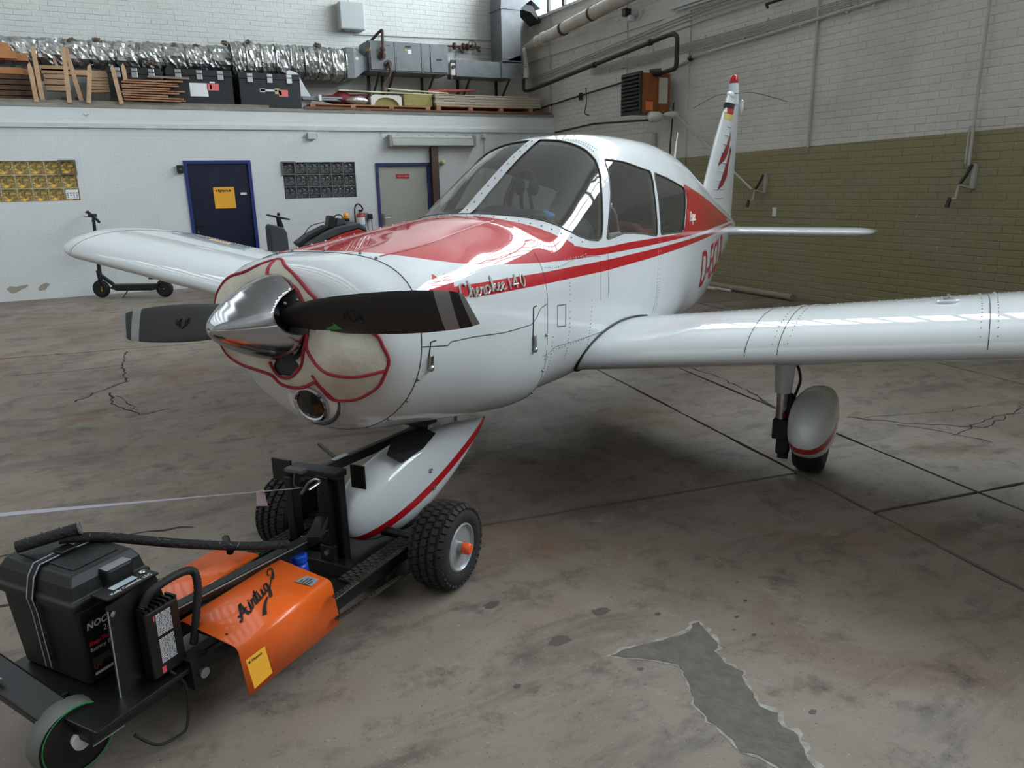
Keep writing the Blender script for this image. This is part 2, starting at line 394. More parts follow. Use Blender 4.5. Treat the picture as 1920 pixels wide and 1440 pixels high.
for x, y, r in [(1.09, 2.39, .05), (1.44, 2.14, .055), (1.62, 2.02, .02), (1.36, 1.78, .018), (2.05, 2.05, .012), (1.87, 1.86, .016), (1.8, 1.80, .013), (1.84, 1.74, .015), (1.95, 1.76, .012), (1.98, 1.93, .013), (1.7, 1.35, .02), (.95, 1.9, .02), (1.2, 2.05, .06)]:
    poly = [(x+math.cos(a)*r*random.uniform(.5, .85), y+.7*math.sin(a)*r*random.uniform(.5, .85)) for a in [2*PI*i/14 for i in range(14)]]
    me = fan(poly, .0011); me.materials.append(M_SPOT); o = bpy.data.objects.new('oil_spot', me); COL.objects.link(o); o.parent = fl

# ------------------------------------------------------------------ walls
def wall_cells(mb, x0, x1, z0, z1, holes, y0, y1):
    """wall slab between y0 and y1 with rectangular openings (x0,x1,z0,z1)"""
    xs = sorted({x0, x1, *[h[0] for h in holes], *[h[1] for h in holes]}); 
    for a, b in zip(xs[:-1], xs[1:]):
        hs = sorted([h for h in holes if h[0] < b-1e-6 and h[1] > a+1e-6], key=lambda h: h[2]); z = z0
        for h in hs:
            if h[2] > z+1e-6: mb.bb((a, y0, z), (b, y1, h[2]))
            z = h[3]
        if z < z1-1e-6: mb.bb((a, y0, z), (b, y1, z1))
D1 = (1.01, 2.09, 0, 2.122); D2 = (4.315, 5.40, 0, 2.06); G1 = (-2.03, -.57, 1.52, 2.13); G2 = (2.62, 3.93, 1.455, 2.085)
mb = MB(); wall_cells(mb, XL, XR, 0, 2.93, [D1, D2, G1, G2], YB, YB+.24); mb.bb((XL, YB+.24, 2.8), (XR, YU, 2.93))
wb = mb.obj('wall_back', M_WALLL); struct(wb)
struct(MB().bb((XL, YB+.7, 0), (XR, YB+.74, 2.8)).obj('wall_inner', M_DARK))  # near-black colour stands for the darkness of the rooms behind
struct(MB().bb((XL, YB-.035, 2.625), (8.246-.09, YB+.01, 2.69)).obj('trim_1', M_WHITE))
struct(MB().bb((XL, YB-.012, 2.93), (XR, YU, 2.985)).obj('trim_2', M('raw_ledge', (150, 146, 138), .8, vary=(4, .3))))
struct(MB().bb((XL, YB+.005, 2.985), (2.5, YB+.11, 3.03)).obj('trim_3', M('weathered_board', (140, 130, 120), .8, vary=(5, .35))))
M_PEEL = M('bare_plaster', (160, 152, 138), .9)
for pts in ([(-1.72, .12), (-1.52, .20), (-1.5, .23), (-1.74, .24), (-1.8, .20)], [(-1.36, .14), (-1.24, .16), (-1.2, .25), (-1.3, .25), (-1.36, .2)], [(-.35, 2.83), (-.28, 2.825), (-.27, 2.80), (-.31, 2.79)]):
    MB().prism(jagged(pts, .008, 3), (0, YB-.0005, 0), (1, 0, 0), (0, 0, 1), .003).obj('bare_plaster', M_PEEL, wb)
# soot stain and small chips on the parapet
# upper rear wall: painted brick
def brick_mesh(name, L, H, D, mat, axis):
    mb = MB(); c = .006
    a, b = L/2, H/2
    o = [(-a, -b), (a, -b), (a, b), (-a, b)]; i = [(-a+c, -b+c), (a-c, -b+c), (a-c, b-c), (-a+c, b-c)]
    if axis == 'y': P = lambda p, d: (p[0], -d, p[1])
    else: P = lambda p, d: (-d, -p[0], p[1])
    vs = [P(p, 0) for p in o]+[P(p, D-c*.6) for p in o]+[P(p, D) for p in i]
    fs = [(k, (k+1) % 4, 4+(k+1) % 4, 4+k) for k in range(4)]+[(4+k, 4+(k+1) % 4, 8+(k+1) % 4, 8+k) for k in range(4)]+[(8, 9, 10, 11)]
    mb.add(vs, fs); me = mb.mesh(name); me.materials.append(mat); return mb, me
CAMP = Vector((0, 0, 1.6033))
def lay_bricks(parent, spots, L, H, D, mat, axis, nparts=300):
    mb0, me = brick_mesh('brick', L, H, D, mat, axis); hmb, hme = brick_mesh('brick', L*.48, H, D, mat, axis)
    spots.sort(key=lambda s: (Vector(s[0])-CAMP).length)
    big = MB()
    for k, (p, half) in enumerate(spots):
        q = Vector(p); d = max(-.003, min(.0035, random.gauss(0, .0017)))
        if axis == 'y': q.y += d
        else: q.x += d
        if k < nparts:
            o = bpy.data.objects.new('brick', hme if half else me); COL.objects.link(o); o.parent = parent; o.location = q
        else:
            b = hmb if half else mb0; big.add([v+q for v in b.v], b.f)
    big.obj('bricks', mat, parent, kind='stuff', fix=False)
def in_frame(p, m=60):
    d = Vector(p)-CAMP; z = d.dot(fw)
    if z < .1: return False
    x = 960+1396*d.dot(rt)/z; y = 720-1396*d.dot(up)/z
    return -m < x < 1920+m and -m < y < 1440+m
wu = MB().bb((XL, YU, 2.93), (XR+.3, YU+.25, ZR)).obj('wall_rear', M_WALLU); struct(wu)
CH, CL = .0833, .25
sp = []
for r in range(int((5.6-2.985)/CH)):
    z = 2.985+CH*(r+.5); off = 0 if r % 2 else CL/2
    for c in range(-14, 36):
        p = (c*CL+off, YU, z)
        if p[0] < XR-.1 and in_frame(p): sp.append((p, False))
lay_bricks(wu, sp, .2455, .0765, .005, M_WALLU, 'y')
# right wall: white over olive brick, concrete pier, clerestory above
mb = MB(); mb.bb((XR, YF, 0), (XR+.3, YU+.25, CLZ0)); mb.bb((XR, YF, CLZ1), (XR+.3, YU+.25, ZR))
for y in (YF, YU-.2): mb.bb((XR, y-.3 if y < 0 else y, CLZ0), (XR+.3, y+.45, CLZ1))
wr = mb.obj('wall_right', M_WALLR); struct(wr)
sp = []
for r in range(int(CLZ0/CH)):
    z = CH*(r+.5); off = 0 if r % 2 else CL/2
    for c in range(4, 60):
        y = c*CL+off; p = (XR, y, z)
        if 9.7 < y < 10.63 or 4.12 < z < 4.3 or y > 14.98: continue
        if in_frame(p) and not (z < 2.9 and y > YB): sp.append((p, False))
lay_bricks(wr, sp, .2455, .0760, .0052, M_WALLR, 'x')
MB().bb((XR-.03, 9.83, 0), (XR+.02, 10.5, 4.12)).obj('pier', M_WALLR, wr)
MB().bb((XR-.035, YF, 4.12), (XR+.02, YU, 4.30)).obj('string_course', M_WALLR, wr)
MB().bb((XR-.06, YF, CLZ0-.05), (XR+.02, YU, CLZ0)).obj('window_ledge', M_WHITE, wr)
for nm_, X_, T_ in (('window_3', XR+.14, CLZ1),):
    rows = [CLZ0, (CLZ0+T_)/2, T_]
    wcl = bpy.data.objects.new(nm_, None); COL.objects.link(wcl); wcl['kind'] = 'structure'; wcl.location = (X_, 0, 0); y = YF+.45
    while y < YU-.3:
        MB().bb((-.03, y-.045, CLZ0), (.03, y+.045, T_)).obj('glazing_bar', M_STEEL, wcl); y2 = min(y+.60, YU-.2)
        for a, b in zip(rows[:-1], rows[1:]): MB().bb((-.003, y+.04, a+.04), (.003, y2-.04, b-.04)).obj('pane', M_SKYG, wcl)
        y = y2
    for z in rows: MB().bb((-.03, YF+.45, z-.04), (.03, YU-.2, z+.04)).obj('rail', M_STEEL, wcl)
struct(MB().bb((XL-.3, YF, 0), (XL, YU, ZR)).obj('wall_left', M_PLAIN))
mb = MB(); wall_cells(mb, XL, XR, 0, ZR, FW, YF-.3, YF); struct(mb.obj('wall_front', M_PLAIN))
for k_, (x0, x1, z0, z1) in enumerate(FW):
    w = bpy.data.objects.new('window_%d' % (10+k_), None); COL.objects.link(w); w['kind'] = 'structure'; w.location = (0, YF-.15, 0)
    for i in range(8): x = x0+(x1-x0)*i/7; MB().bb((x-.03, -.04, z0), (x+.03, .04, z1)).obj('glazing_bar', M_STEEL, w)
    for j in range(5): z = z0+(z1-z0)*j/4; MB().bb((x0, -.035, z-.025), (x1, .035, z+.025)).obj('rail', M_STEEL, w)
    for i in range(7):
        for j in range(4): a_, b_ = x0+(x1-x0)*i/7+.03, x0+(x1-x0)*(i+1)/7-.03; MB().bb((a_, -.003, z0+(z1-z0)*j/4+.025), (b_, .003, z0+(z1-z0)*(j+1)/4-.025)).obj('pane', glass('dimmed_door_glazing', (104, 106, 106), .1), w)  # grey tint added to hold back daylight from the unseen door windows
# roof with long narrow roof lights
mb = MB(); xs = [XL]+[v for s in SKY for v in s[:2]]+[XR+.3]
for i in range(0, len(xs), 2): mb.bb((xs[i], YF, ZR), (xs[i+1], YU+.25, ZR+.2))
for x0, x1, y0, y1 in SKY: mb.bb((x0, YF, ZR), (x1, y0, ZR+.2)); mb.bb((x0, y1, ZR), (x1, YU+.25, ZR+.2))
struct(mb.obj('ceiling', M('roof_boarding', (150, 148, 144), .8)))
for k, (x0, x1, y0, y1) in enumerate(SKY):
    w = bpy.data.objects.new('window_%d' % (4+k), None); COL.objects.link(w); w['kind'] = 'structure'; w.location = (0, 0, ZR+.1)
    n_ = int((y1-y0)/.8)
    for i in range(n_+1):
        yy = y0+(y1-y0)*i/n_; MB().bb((x0, yy-.03, -.05), (x1, yy+.03, .04)).obj('glazing_bar', M_STEEL, w)
        if i < n_: MB().bb((x0, yy+.03, -.003), (x1, yy+(y1-y0)/n_-.03, .003)).obj('pane', glass('dimmed_roof_glazing', (158, 161, 162), .1), w)  # grey tint added to dim the daylight of these unseen roof lights
    

# ------------------------------------------------------------------ doors and glass-block windows of the rear wall
M_BLUE = M('dark_blue_door_paint', (14, 20, 50), .32, vary=(3, .25)); M_BLUEF = M('blue_frame_paint', (28, 46, 108), .4)
M_GREYD = M('grey_green_door_paint', (168, 168, 158), .5, vary=(2, .1)); M_YEL = M('yellow_sticker', (238, 170, 48), .5); M_INK = M('black_ink', (16, 15, 15), .6)
M_REDS = M('red_sign', (176, 44, 52), .5); M_PAPER = M('white_paper', (226, 226, 226), .7); M_SILV = M('bare_metal', (180, 180, 182), .3, 1)
def door(name, D, leaf, frame, hinge_left=True):
    d = bpy.data.objects.new(name, None); COL.objects.link(d); d['kind'] = 'structure'; d.location = (D[0], YB, 0); W = D[1]-D[0]; H = D[3]; f = .055
    mb = MB(); mb.bb((0, -.022, 0), (f, .09, H)); mb.bb((W-f, -.022, 0), (W, .09, H)); mb.bb((f, -.022, H-f), (W-f, .09, H)); mb.obj('door_frame', frame, d)
    MB().bb((f+.003, .022, .012), (W-f-.003, .065, H-f-.003)).obj('door_leaf', leaf, d, bevel=.003)
    return d, W, H
d1, W, H = door('door_1', D1, M_BLUE, M_BLUEF)
mb = MB(); mb.bb((.085, .008, .90), (.125, .022, 1.1)); h = mb.obj('lock_plate', M_BLACK, d1, bevel=.004)
MB().tube(smooth_path([(.105, .01, 1.05), (.105, -.04, 1.05), (.14, -.05, 1.05), (.235, -.05, 1.055)], 4), .010).obj('door_handle', M_BLACK, d1, smooth=True)
MB().cyl((.105, .01, .94), (.105, -.003, .94), .012).obj('key_cylinder', M_SILV, d1)
mb = MB().bb((.425, .018, 1.325), (.765, .0225, 1.68)); st = mb.obj('door_sticker', M_YEL, d1)
mb = MB(); put_text(mb, 'flightparts.de', (.50, .0170, 1.605), (1, 0, 0), (0, 0, 1), .062, bold=.002, sx=.66); mb.add([(.468+.014*math.cos(a), .0170, 1.622+.014*math.sin(a)) for a in [2*PI*i/10 for i in range(10)]], [tuple(range(10))]); mb.obj('lettering', M_INK, st, fix=False)
MB().bb((.865, .019, 1.545), (.965, .0225, 1.585)).obj('name_plate', M_PAPER, d1)
MB().bb((.0, -.30, .0), (W, -.0, .028)).obj('door_sill', M('sill_steel', (74, 70, 66), .5, .5), d1)
d2, W, H = door('door_2', D2, M_GREYD, M('navy_frame_paint', (44, 54, 104), .45))
sg_ = MB().bb((.40, .017, 1.775), (.665, .0225, 1.855)).obj('door_sign', M_REDS, d2)
mb = MB()
for a, b in ((.425, .428), (.445, .462), (.466, .484), (.50, .512), (.535, .55), (.58, .604), (.608, .622), (.626, .646)): mb.bb((a, .0160, 1.806), (b, .0172, 1.826))
mb.obj('lettering', M('faded_pink_print', (206, 140, 146), .7), sg_)
MB().bb((.085, .0, .93), (.125, .022, 1.14)).obj('lock_plate', M_SILV, d2, bevel=.004)
MB().tube([(.105, .0, 1.05), (.105, -.045, 1.05), (.22, -.05, 1.05)], .011).obj('door_handle', M_SILV, d2, smooth=True)

def block_glass(name, c0, c1, tr0, tr1):
    m = bpy.data.materials.new(name); m.use_nodes = True; n, l = m.node_tree.nodes, m.node_tree.links; b = n['Principled BSDF']
    t = n.new('ShaderNodeTexCoord'); z = n.new('ShaderNodeTexNoise'); z.inputs['Scale'].default_value = 11; z.inputs['Detail'].default_value = 2; z.inputs['Distortion'].default_value = 1.6
    l.new(t.outputs['Object'], z.inputs['Vector'])
    r = n.new('ShaderNodeValToRGB'); r.color_ramp.elements[0].position = .4; r.color_ramp.elements[1].position = .62; r.color_ramp.elements[0].color = (*lin(c0), 1); r.color_ramp.elements[1].color = (*lin(c1), 1)
    l.new(z.outputs['Fac'], r.inputs[0])
    bp = n.new('ShaderNodeBump'); bp.inputs['Strength'].default_value = .8; bp.inputs['Distance'].default_value = .03; l.new(z.outputs['Fac'], bp.inputs['Height']); l.new(bp.outputs[0], b.inputs['Normal'])
    l.new(r.outputs[0], b.inputs['Base Color']); b.inputs['Roughness'].default_value = .08; b.inputs['Specular IOR Level'].default_value = .7
    tr = n.new('ShaderNodeBsdfTransparent'); mx = n.new('ShaderNodeMixShader'); out = [x for x in n if x.type == 'OUTPUT_MATERIAL'][0]
    rr = n.new('ShaderNodeMapRange'); rr.inputs[1].default_value = .38; rr.inputs[2].default_value = .62; rr.inputs[3].default_value = tr0; rr.inputs[4].default_value = tr1; l.new(z.outputs['Fac'], rr.inputs[0])
    l.new(r.outputs[0], tr.inputs[0]); l.new(rr.outputs[0], mx.inputs[0]); l.new(b.outputs[0], mx.inputs[1]); l.new(tr.outputs[0], mx.inputs[2]); l.new(mx.outputs[0], out.inputs[0]); return m
def block_window(name, G, nx, nz, gm_, grout, open_at):
    w = bpy.data.objects.new(name, None); COL.objects.link(w); w['kind'] = 'structure'; w.location = (G[0], YB, G[2]); px = (G[1]-G[0])/nx; pz = (G[3]-G[2])/nz
    mb = MB()
    for i in range(nx+1): mb.bb((i*px-.009, .02, 0), (i*px+.009, .075, G[3]-G[2]))
    for j in range(nz+1): mb.bb((0, .021, j*pz-.009), (G[1]-G[0], .074, j*pz+.009))
    mb.obj('mortar_grid', grout, w)
    me = None
    for i in range(nx):
        for j in range(nz):
            c = ((i+.5)*px, 0, (j+.5)*pz)
            if me is None:
                mb = MB(); a, b = px/2-.009, pz/2-.009; k = .022
                vs = [(-a, .07, -b), (a, .07, -b), (a, .07, b), (-a, .07, b), (-a, .014, -b), (a, .014, -b), (a, .014, b), (-a, .014, b), (-a+k*.5, .006, -b+k*.5), (a-k*.5, .006, -b+k*.5), (a-k*.5, .006, b-k*.5), (-a+k*.5, .006, b-k*.5), (-a+k, .016, -b+k), (a-k, .016, -b+k), (a-k, .016, b-k), (-a+k, .016, b-k)]
                fs = [(3, 2, 1, 0)]+[(q*4+e, q*4+(e+1) % 4, q*4+4+(e+1) % 4, q*4+4+e) for q in range(3) for e in range(4)]+[(12, 13, 14, 15)]
                mb.add(vs, fs); o = mb.obj('glass_block', gm_, w); me = o.data
            else: o = bpy.data.objects.new('glass_block', me); COL.objects.link(o); o.parent = w
            o.location = c
    i, j = open_at; c = Vector(((i+.5)*px, 0, (j+.5)*pz)); mb = MB(); a, b = px/2+.012, pz/2+.012; t = .026
    mb.bb(c+Vector((-a, -.03, -b)), c+Vector((-a+t, .01, b))); mb.bb(c+Vector((a-t, -.03, -b)), c+Vector((a, .01, b))); mb.bb(c+Vector((-a+t, -.03, -b)), c+Vector((a-t, .01, -b+t))); mb.bb(c+Vector((-a+t, -.03, b-t)), c+Vector((a-t, .01, b)))
    mb.obj('vent_frame', M('grey_vent_frame', (96, 94, 88), .5), w); return w, px, pz
w1, px, pz = block_window('window_1', G1, 7, 3, block_glass('lit_glass_block', (122, 112, 66), (236, 226, 178), .35, .9), M('pale_mortar', (186, 180, 160), .8), (6, 2))  # light of the room behind is put into the yellow block colour
mb = MB().bb((6.08*px, -.004, .03), (6.92*px, .005, .17)); pa = mb.obj('paper_notice', M_PAPER, w1)
mb = MB()
for i in range(4):
    for j in range(3):
        if random.random() < .75: mb.bb((6.16*px+i*.042, -.006, .05+j*.03), (6.16*px+i*.042+.018, -.0045, .062+j*.03))
mb.obj('print', M_INK, pa)
w2, _, _ = block_window('window_2', G2, 6, 3, block_glass('dark_glass_block', (34, 36, 38), (104, 108, 110), .05, .35), M('grey_mortar', (128, 128, 126), .8), (0, 2))  # darkness of the room behind is put into the grey block colour
# glowing panel added for the lamplight of the room behind window_1
struct(MB().bb((-2.4, YB+.42, 1.3), (-.3, YB+.43, 2.35)).obj('wall_glow_panel', M('lit_room_glow', (210, 180, 110), .9, emit=((255, 222, 150), .8), vary=(3, .7))))
ST=np.array([
#s    w    zt    zb    zc   nt  nb
[.315,.25,1.215,0.87,1.04,2.2,1.55],
[.33,.335,1.265,0.83,1.03,2.4,1.55],
[.36,.405,1.300,0.78,1.02,2.5,1.6],
[.42,.455,1.322,0.69,1.02,2.7,1.75],
[.50,.480,1.330,0.622,1.02,2.8,1.95],
[.60,.500,1.338,0.583,1.02,3.2,2.1],
[.85,.522,1.362,0.545,1.02,3.2,2.4],
[1.15,.540,1.402,0.515,1.02,2.7,3.2],
[1.44,.552,1.440,0.488,1.02,2.5,3.6],
[1.58,.556,1.450,.50,1.02,2.45,3.1],
[1.80,.560,1.560,.495,1.04,2.5,3.2],
[2.00,.565,1.675,.49,1.06,2.6,3.2],
[2.20,.57,1.778,.49,1.08,2.75,3.2],
[2.40,.572,1.858,.49,1.1,2.9,3.2],
[2.70,.575,1.900,.49,1.1,3.0,3.2],
[3.10,.57,1.909,.495,1.1,3.0,3.2],
[3.50,.555,1.905,.505,1.1,2.9,3.2],
[3.85,.525,1.887,.52,1.1,2.7,3.1],
[4.30,.475,1.830,.53,1.12,2.5,3.8],
[4.70,.420,1.752,.545,1.14,2.3,3.7],
[5.30,.325,1.609,.68,1.17,2.2,3.5],
[5.80,.245,1.497,.84,1.18,2.1,3.3],
[6.40,.145,1.355,1.0,1.18,2.0,3.1],
[6.88,.06,1.245,1.10,1.17,2.0,2.0]])
def pchip(x,y,xx):
    h=np.diff(x);d=np.diff(y)/h;m=np.zeros_like(y)
    m[0]=d[0];m[-1]=d[-1]
    for i in range(1,len(x)-1):
        if d[i-1]*d[i]>0:
            w1=2*h[i]+h[i-1];w2=h[i]+2*h[i-1]; m[i]=(w1+w2)/(w1/d[i-1]+w2/d[i])
    xx=np.clip(xx,x[0],x[-1]); k=np.clip(np.searchsorted(x,xx)-1,0,len(h)-1)
    t=(xx-x[k])/h[k]
    return y[k]*(1+2*t)*(1-t)**2+h[k]*m[k]*t*(1-t)**2+y[k+1]*t*t*(3-2*t)+h[k]*m[k+1]*t*t*(t-1)
def fus_params(s): return [pchip(ST[:,0],ST[:,i],np.asarray(s,float)) for i in range(1,7)]
def fpt(s,th,off=0):
    w,zt,zb,zc,nt,nb=fus_params(s); c=np.cos(th);sn=np.sin(th)
    up=c>=0; n=np.where(up,nt,nb); H=np.where(up,zt-zc,zc-zb)
    y=w*np.sign(sn)*np.abs(sn)**(2/n); z=zc+H*np.sign(c)*np.abs(c)**(2/n)
    return np.stack([np.asarray(s,float)+0*y,y,z],-1)
def fus_inside(P):
    s,y,z=P[...,0],P[...,1],P[...,2]
    w,zt,zb,zc,nt,nb=fus_params(s)
    up=z>=zc;n=np.where(up,nt,nb);H=np.where(up,zt-zc,zc-zb)
    f=np.abs(y/w)**n+np.abs((z-zc)/H)**n-1
    return np.where((s<ST[0,0])|(s>ST[-1,0]),1,f)
def fus_theta(P):
    s,y,z=P
    w,zt,zb,zc,nt,nb=fus_params(s); up=z>=zc;n=nt if up else nb;H=zt-zc if up else zc-zb
    return np.arctan2(np.sign(y)*abs(y/w)**(n/2), np.sign(z-zc)*abs((z-zc)/H)**(n/2))
# ------------------------------------------------------------------ the aircraft. s = metres aft of the spinner tip, y = to port, z = up
KA = .964; PITCH = math.radians(.6744); HDG = math.radians(90-237.4005)
plane = thing('light_aircraft', 'white low-wing light aeroplane with red trim, nose wheel on the orange tug', 'aeroplane')
plane.location = (CAMP+(Vector((2.5503, 4.2409, 0))-CAMP)*KA); plane.rotation_euler = (0, -PITCH, HDG); plane.scale = (KA, KA, KA)
def A(s, y, z): return Vector((2.79-s, y, z))
M_PW = M('white_aircraft_paint', (214, 217, 220), .5, coat=1, vary=(2.5, .04), spec=.2); M_PR = M('red_aircraft_paint', (182, 16, 30), .5, coat=1, spec=.2)
M_SEAM = M('seam_shadow', (54, 54, 56), .7); M_CHROME = M('polished_metal', (205, 205, 208), .07, 1, bump=(9, .02)); M_RIVET = M('rivet_head', (178, 180, 182), .3, .6)
M_RUB = M('black_rubber', (19, 19, 20), .65); M_MATT = M('matt_black', (26, 26, 27), .62)
M_CAB = M('cabin_trim', (158, 150, 138), .8); M_PLEX = glass('tinted_plexiglass', (222, 222, 217), .03, .08, .08)

def poly_sdf(poly, X, Y):
    """signed distance (negative inside) of points to a closed polygon, vectorised"""
    P = np.array(poly, float); d = np.full(X.shape, 1e9); ins = np.zeros(X.shape, bool); n = len(P)
    for i in range(n):
        a, b = P[i], P[(i+1) % n]; e = b-a; wx, wy = X-a[0], Y-a[1]; t = np.clip((wx*e[0]+wy*e[1])/max(e@e, 1e-12), 0, 1)
        d = np.minimum(d, (wx-e[0]*t)**2+(wy-e[1]*t)**2)
        c = ((a[1] > Y) != (b[1] > Y)); 
        with np.errstate(divide='ignore', invalid='ignore'): xi = (b[0]-a[0])*(Y-a[1])/(b[1]-a[1]+1e-30)+a[0]
        ins ^= c & (X < xi)
    return np.where(ins, -1, 1)*np.sqrt(d)
def dens(pts, k=5):
    """smooth a closed outline (each corner marked by a repeat stays sharp)"""
    return [(p.x, p.y) for p in smooth_path([(a, b, 0) for a, b in pts], k, True)]
class Patch:
    """parametric skin as polygons over shared (a,b) parameter points; cut() splits it along the zero line of a field"""
    def __init__(s, V, polys): s.V = [tuple(v) for v in V]; s.P = polys
    def cut(s, fld):
        V = np.array(s.V); f = fld(V[:, 0], V[:, 1]); f = np.where(np.abs(f) < 1e-7, 1e-7, f); inn, out = [], []; new = {}
        def mid(i, j):
            k = (min(i, j), max(i, j))
            if k not in new:
                t = f[k[0]]/(f[k[0]]-f[k[1]]); a, b = V[k[0]], V[k[1]]; new[k] = len(s.V); s.V.append(tuple(a+(b-a)*t))
            return new[k]
        for p in s.P:
            sg = [f[i] < 0 for i in p]
            if all(sg): inn.append(p); continue
            if not any(sg): out.append(p); continue
            A_, B_ = [], []
            for i, a in enumerate(p):
                b = p[(i+1) % len(p)]
                (A_ if sg[i] else B_).append(a)
                if sg[i] != sg[(i+1) % len(p)]: m = mid(a, b); A_.append(m); B_.append(m)
            if len(A_) > 2: inn.append(tuple(A_))
            if len(B_) > 2: out.append(tuple(B_))
        V2 = s.V; return Patch(V2, inn), Patch(V2, out)
    def __add__(s, o): return Patch(s.V if len(s.V) >= len(o.V) else o.V, s.P+o.P)
def wrap(t): return np.arctan2(np.sin(t), np.cos(t))
def skin_obj(name, parts, parent, off=0., smooth=.5):
    """parts: [(Patch, material)] -> one mesh"""
    mb = MB(); idx = {}; mats = []
    for pa, m in parts:
        if m not in mats: mats.append(m)
        V = np.array(pa.V) if len(pa.V) else np.zeros((0, 2)); use = sorted({i for p in pa.P for i in p})
        if not use: continue
        q = fpt(V[use, 0], V[use, 1])
        if off:
            e = 1e-3; ds = fpt(V[use, 0]+e, V[use, 1])-fpt(V[use, 0]-e, V[use, 1]); dt = fpt(V[use, 0], V[use, 1]+e)-fpt(V[use, 0], V[use, 1]-e)
            nn = np.cross(ds, dt); nn /= np.linalg.norm(nn, axis=1)[:, None]+1e-12; cen = np.stack([q[:, 0]*0, q[:, 1], q[:, 2]-1.0], -1); nn *= np.sign((nn*cen).sum(1))[:, None]; q = q+nn*off
        loc_ = {}
        for i, p in zip(use, q):
            k = (round(float(p[0]), 6), round(float(p[1]), 6), round(float(p[2]), 6))
            if k not in idx: idx[k] = len(mb.v); mb.v.append(A(*p))
            loc_[i] = idx[k]
        mi = mats.index(m)
        for p in pa.P:
            f = []
            for i in p:
                if not f or loc_[i] != f[-1]: f.append(loc_[i])
            if len(f) > 1 and f[0] == f[-1]: f.pop()
            if len(set(f)) == len(f) > 2: mb.f.append(tuple(f)); mb.m.append(mi)
    return mb.obj(name, mats, parent, smooth=smooth)
def skin_line(pts, n=6, off=.002):
    """points (s, theta) -> 3-D path lying on the skin"""
    out = []
    for (a, b), (c, d) in zip(pts[:-1], pts[1:]):
        for i in range(n): t = i/n; out.append((a+(c-a)*t, b+(d-b)*t))
    out.append(pts[-1]); q = fpt(np.array([p[0] for p in out]), np.array([p[1] for p in out])); c = np.array([0, 0, 1.02])
    res = []
    for p in q: v = np.array([0, p[1], (p[2]-1.02)]); v = v/(np.linalg.norm(v)+1e-9); res.append(A(*(p+v*off)))
    return res
# grid over the whole fuselage skin
ss = np.concatenate([[.315, .3165, .319, .323, .33, .338, .347, .36, .375, .395, .42, .45, .48, .515, .55], np.linspace(.6, 2.6, 64), np.linspace(2.64, 6.88, 84)])
th = np.linspace(-PI, PI, 120, endpoint=False); _e = np.array([.0008, .002, .004, .007, .011, .016, .022, .03, .038, .047, .058, .07, .08, .09, .1, .112, .124, .136, .15, .165, .18, .2, .22, .24, .27, .3, .34, .37, .4])
th = np.unique(np.round(np.concatenate([th]+[c+k*_e for c in (PI/2, -PI/2) for k in (1, -1)]), 6)); NT = len(th)
V = [(a, b) for a in ss for b in th]; polys = []
for i in range(len(ss)-1):
    for j in range(NT):
        if j == NT-1: continue
        polys.append((i*NT+j, i*NT+j+1, (i+1)*NT+j+1, (i+1)*NT+j))
k0 = len(V); V += [(a, PI) for a in ss]
for i in range(len(ss)-1): polys.append((i*NT+NT-1, k0+i, k0+i+1, (i+1)*NT+NT-1))
skin = Patch(V, polys)
WS = [(1.598, -.3), (1.598, 0), (1.602, .13), (1.62, .264), (1.653, .441), (1.697, .626), (1.742, .793), (1.799, .974), (1.877, 1.129), (1.96, 1.235), (2.05, 1.30), (2.09, 1.30), (2.115, 1.25), (2.165, 1.1), (2.215, .968), (2.277, .831), (2.328, .664), (2.346, .493), (2.350, .323), (2.362, .116), (2.375, 0), (2.375, -.3)]
DW = [(2.412, .708), (2.54, .775), (2.669, .838), (2.85, .905), (2.945, .925), (2.962, .96), (2.945, 1.06), (2.92, 1.158), (2.912, 1.3), (2.915, 1.45), (2.90, 1.468), (2.6, 1.435), (2.3, 1.385), (2.165, 1.352), (2.152, 1.335), (2.17, 1.29), (2.21, 1.2), (2.296, 1.039), (2.357, .872), (2.385, .76)]
RW = [(3.03, .955), (3.25, 1.005), (3.45, 1.05), (3.62, 1.08), (3.645, 1.10), (3.62, 1.18), (3.53, 1.38), (3.492, 1.455), (3.47, 1.466), (3.2, 1.468), (3.0, 1.465), (2.983, 1.45), (2.975, 1.3), (2.983, 1.15), (3.0, 1.02)]
RED_F = [(.575, -.1), (.575, 0), (.60, .25), (.63, .36), (.63, 1.7), (1.81, 1.7), (1.81, 1.145), (1.806, 1.145), (1.725, .962), (1.678, .801), (1.629, .594), (1.587, .408), (1.54, .197), (1.525, 0), (1.525, -.1)]
ZL = ([.60, .646, .746, .87, 1.007, 1.25, 1.51, 1.765, 2.112, 2.756, 3.584, 4.853, 6.4], [1.337, 1.327, 1.302, 1.278, 1.261, 1.243, 1.228, 1.222, 1.223, 1.226, 1.234, 1.241, 1.238])
RED_S = [(1.805, 1.29)]+[(1.896, 1.274), (1.974, 1.263), (2.143, 1.26), (2.449, 1.267), (3.478, 1.265), (3.53, 1.30), (3.66, 1.50), (3.66, 1.59), (3.041, 1.655), (3.041, 1.668), (3.309, 1.634), (3.722, 1.592), (4.089, 1.542), (4.653, 1.472), (5.319, 1.379), (6.214, 1.253), (6.4, 1.238)]+[(a, b) for a, b in list(zip(*ZL))[::-1] if a > 1.8 and a < 6.4]+[(1.805, 1.222)]
ST2 = [(.725, 1.196), (1.478, 1.186), (2.136, 1.191), (2.8, 1.20), (3.587, 1.211), (5, 1.217), (6.4, 1.218), (6.4, 1.203), (5, 1.189), (3.591, 1.17), (2.8, 1.148), (2.134, 1.134), (1.473, 1.133), (.996, 1.137), (.735, 1.148)]
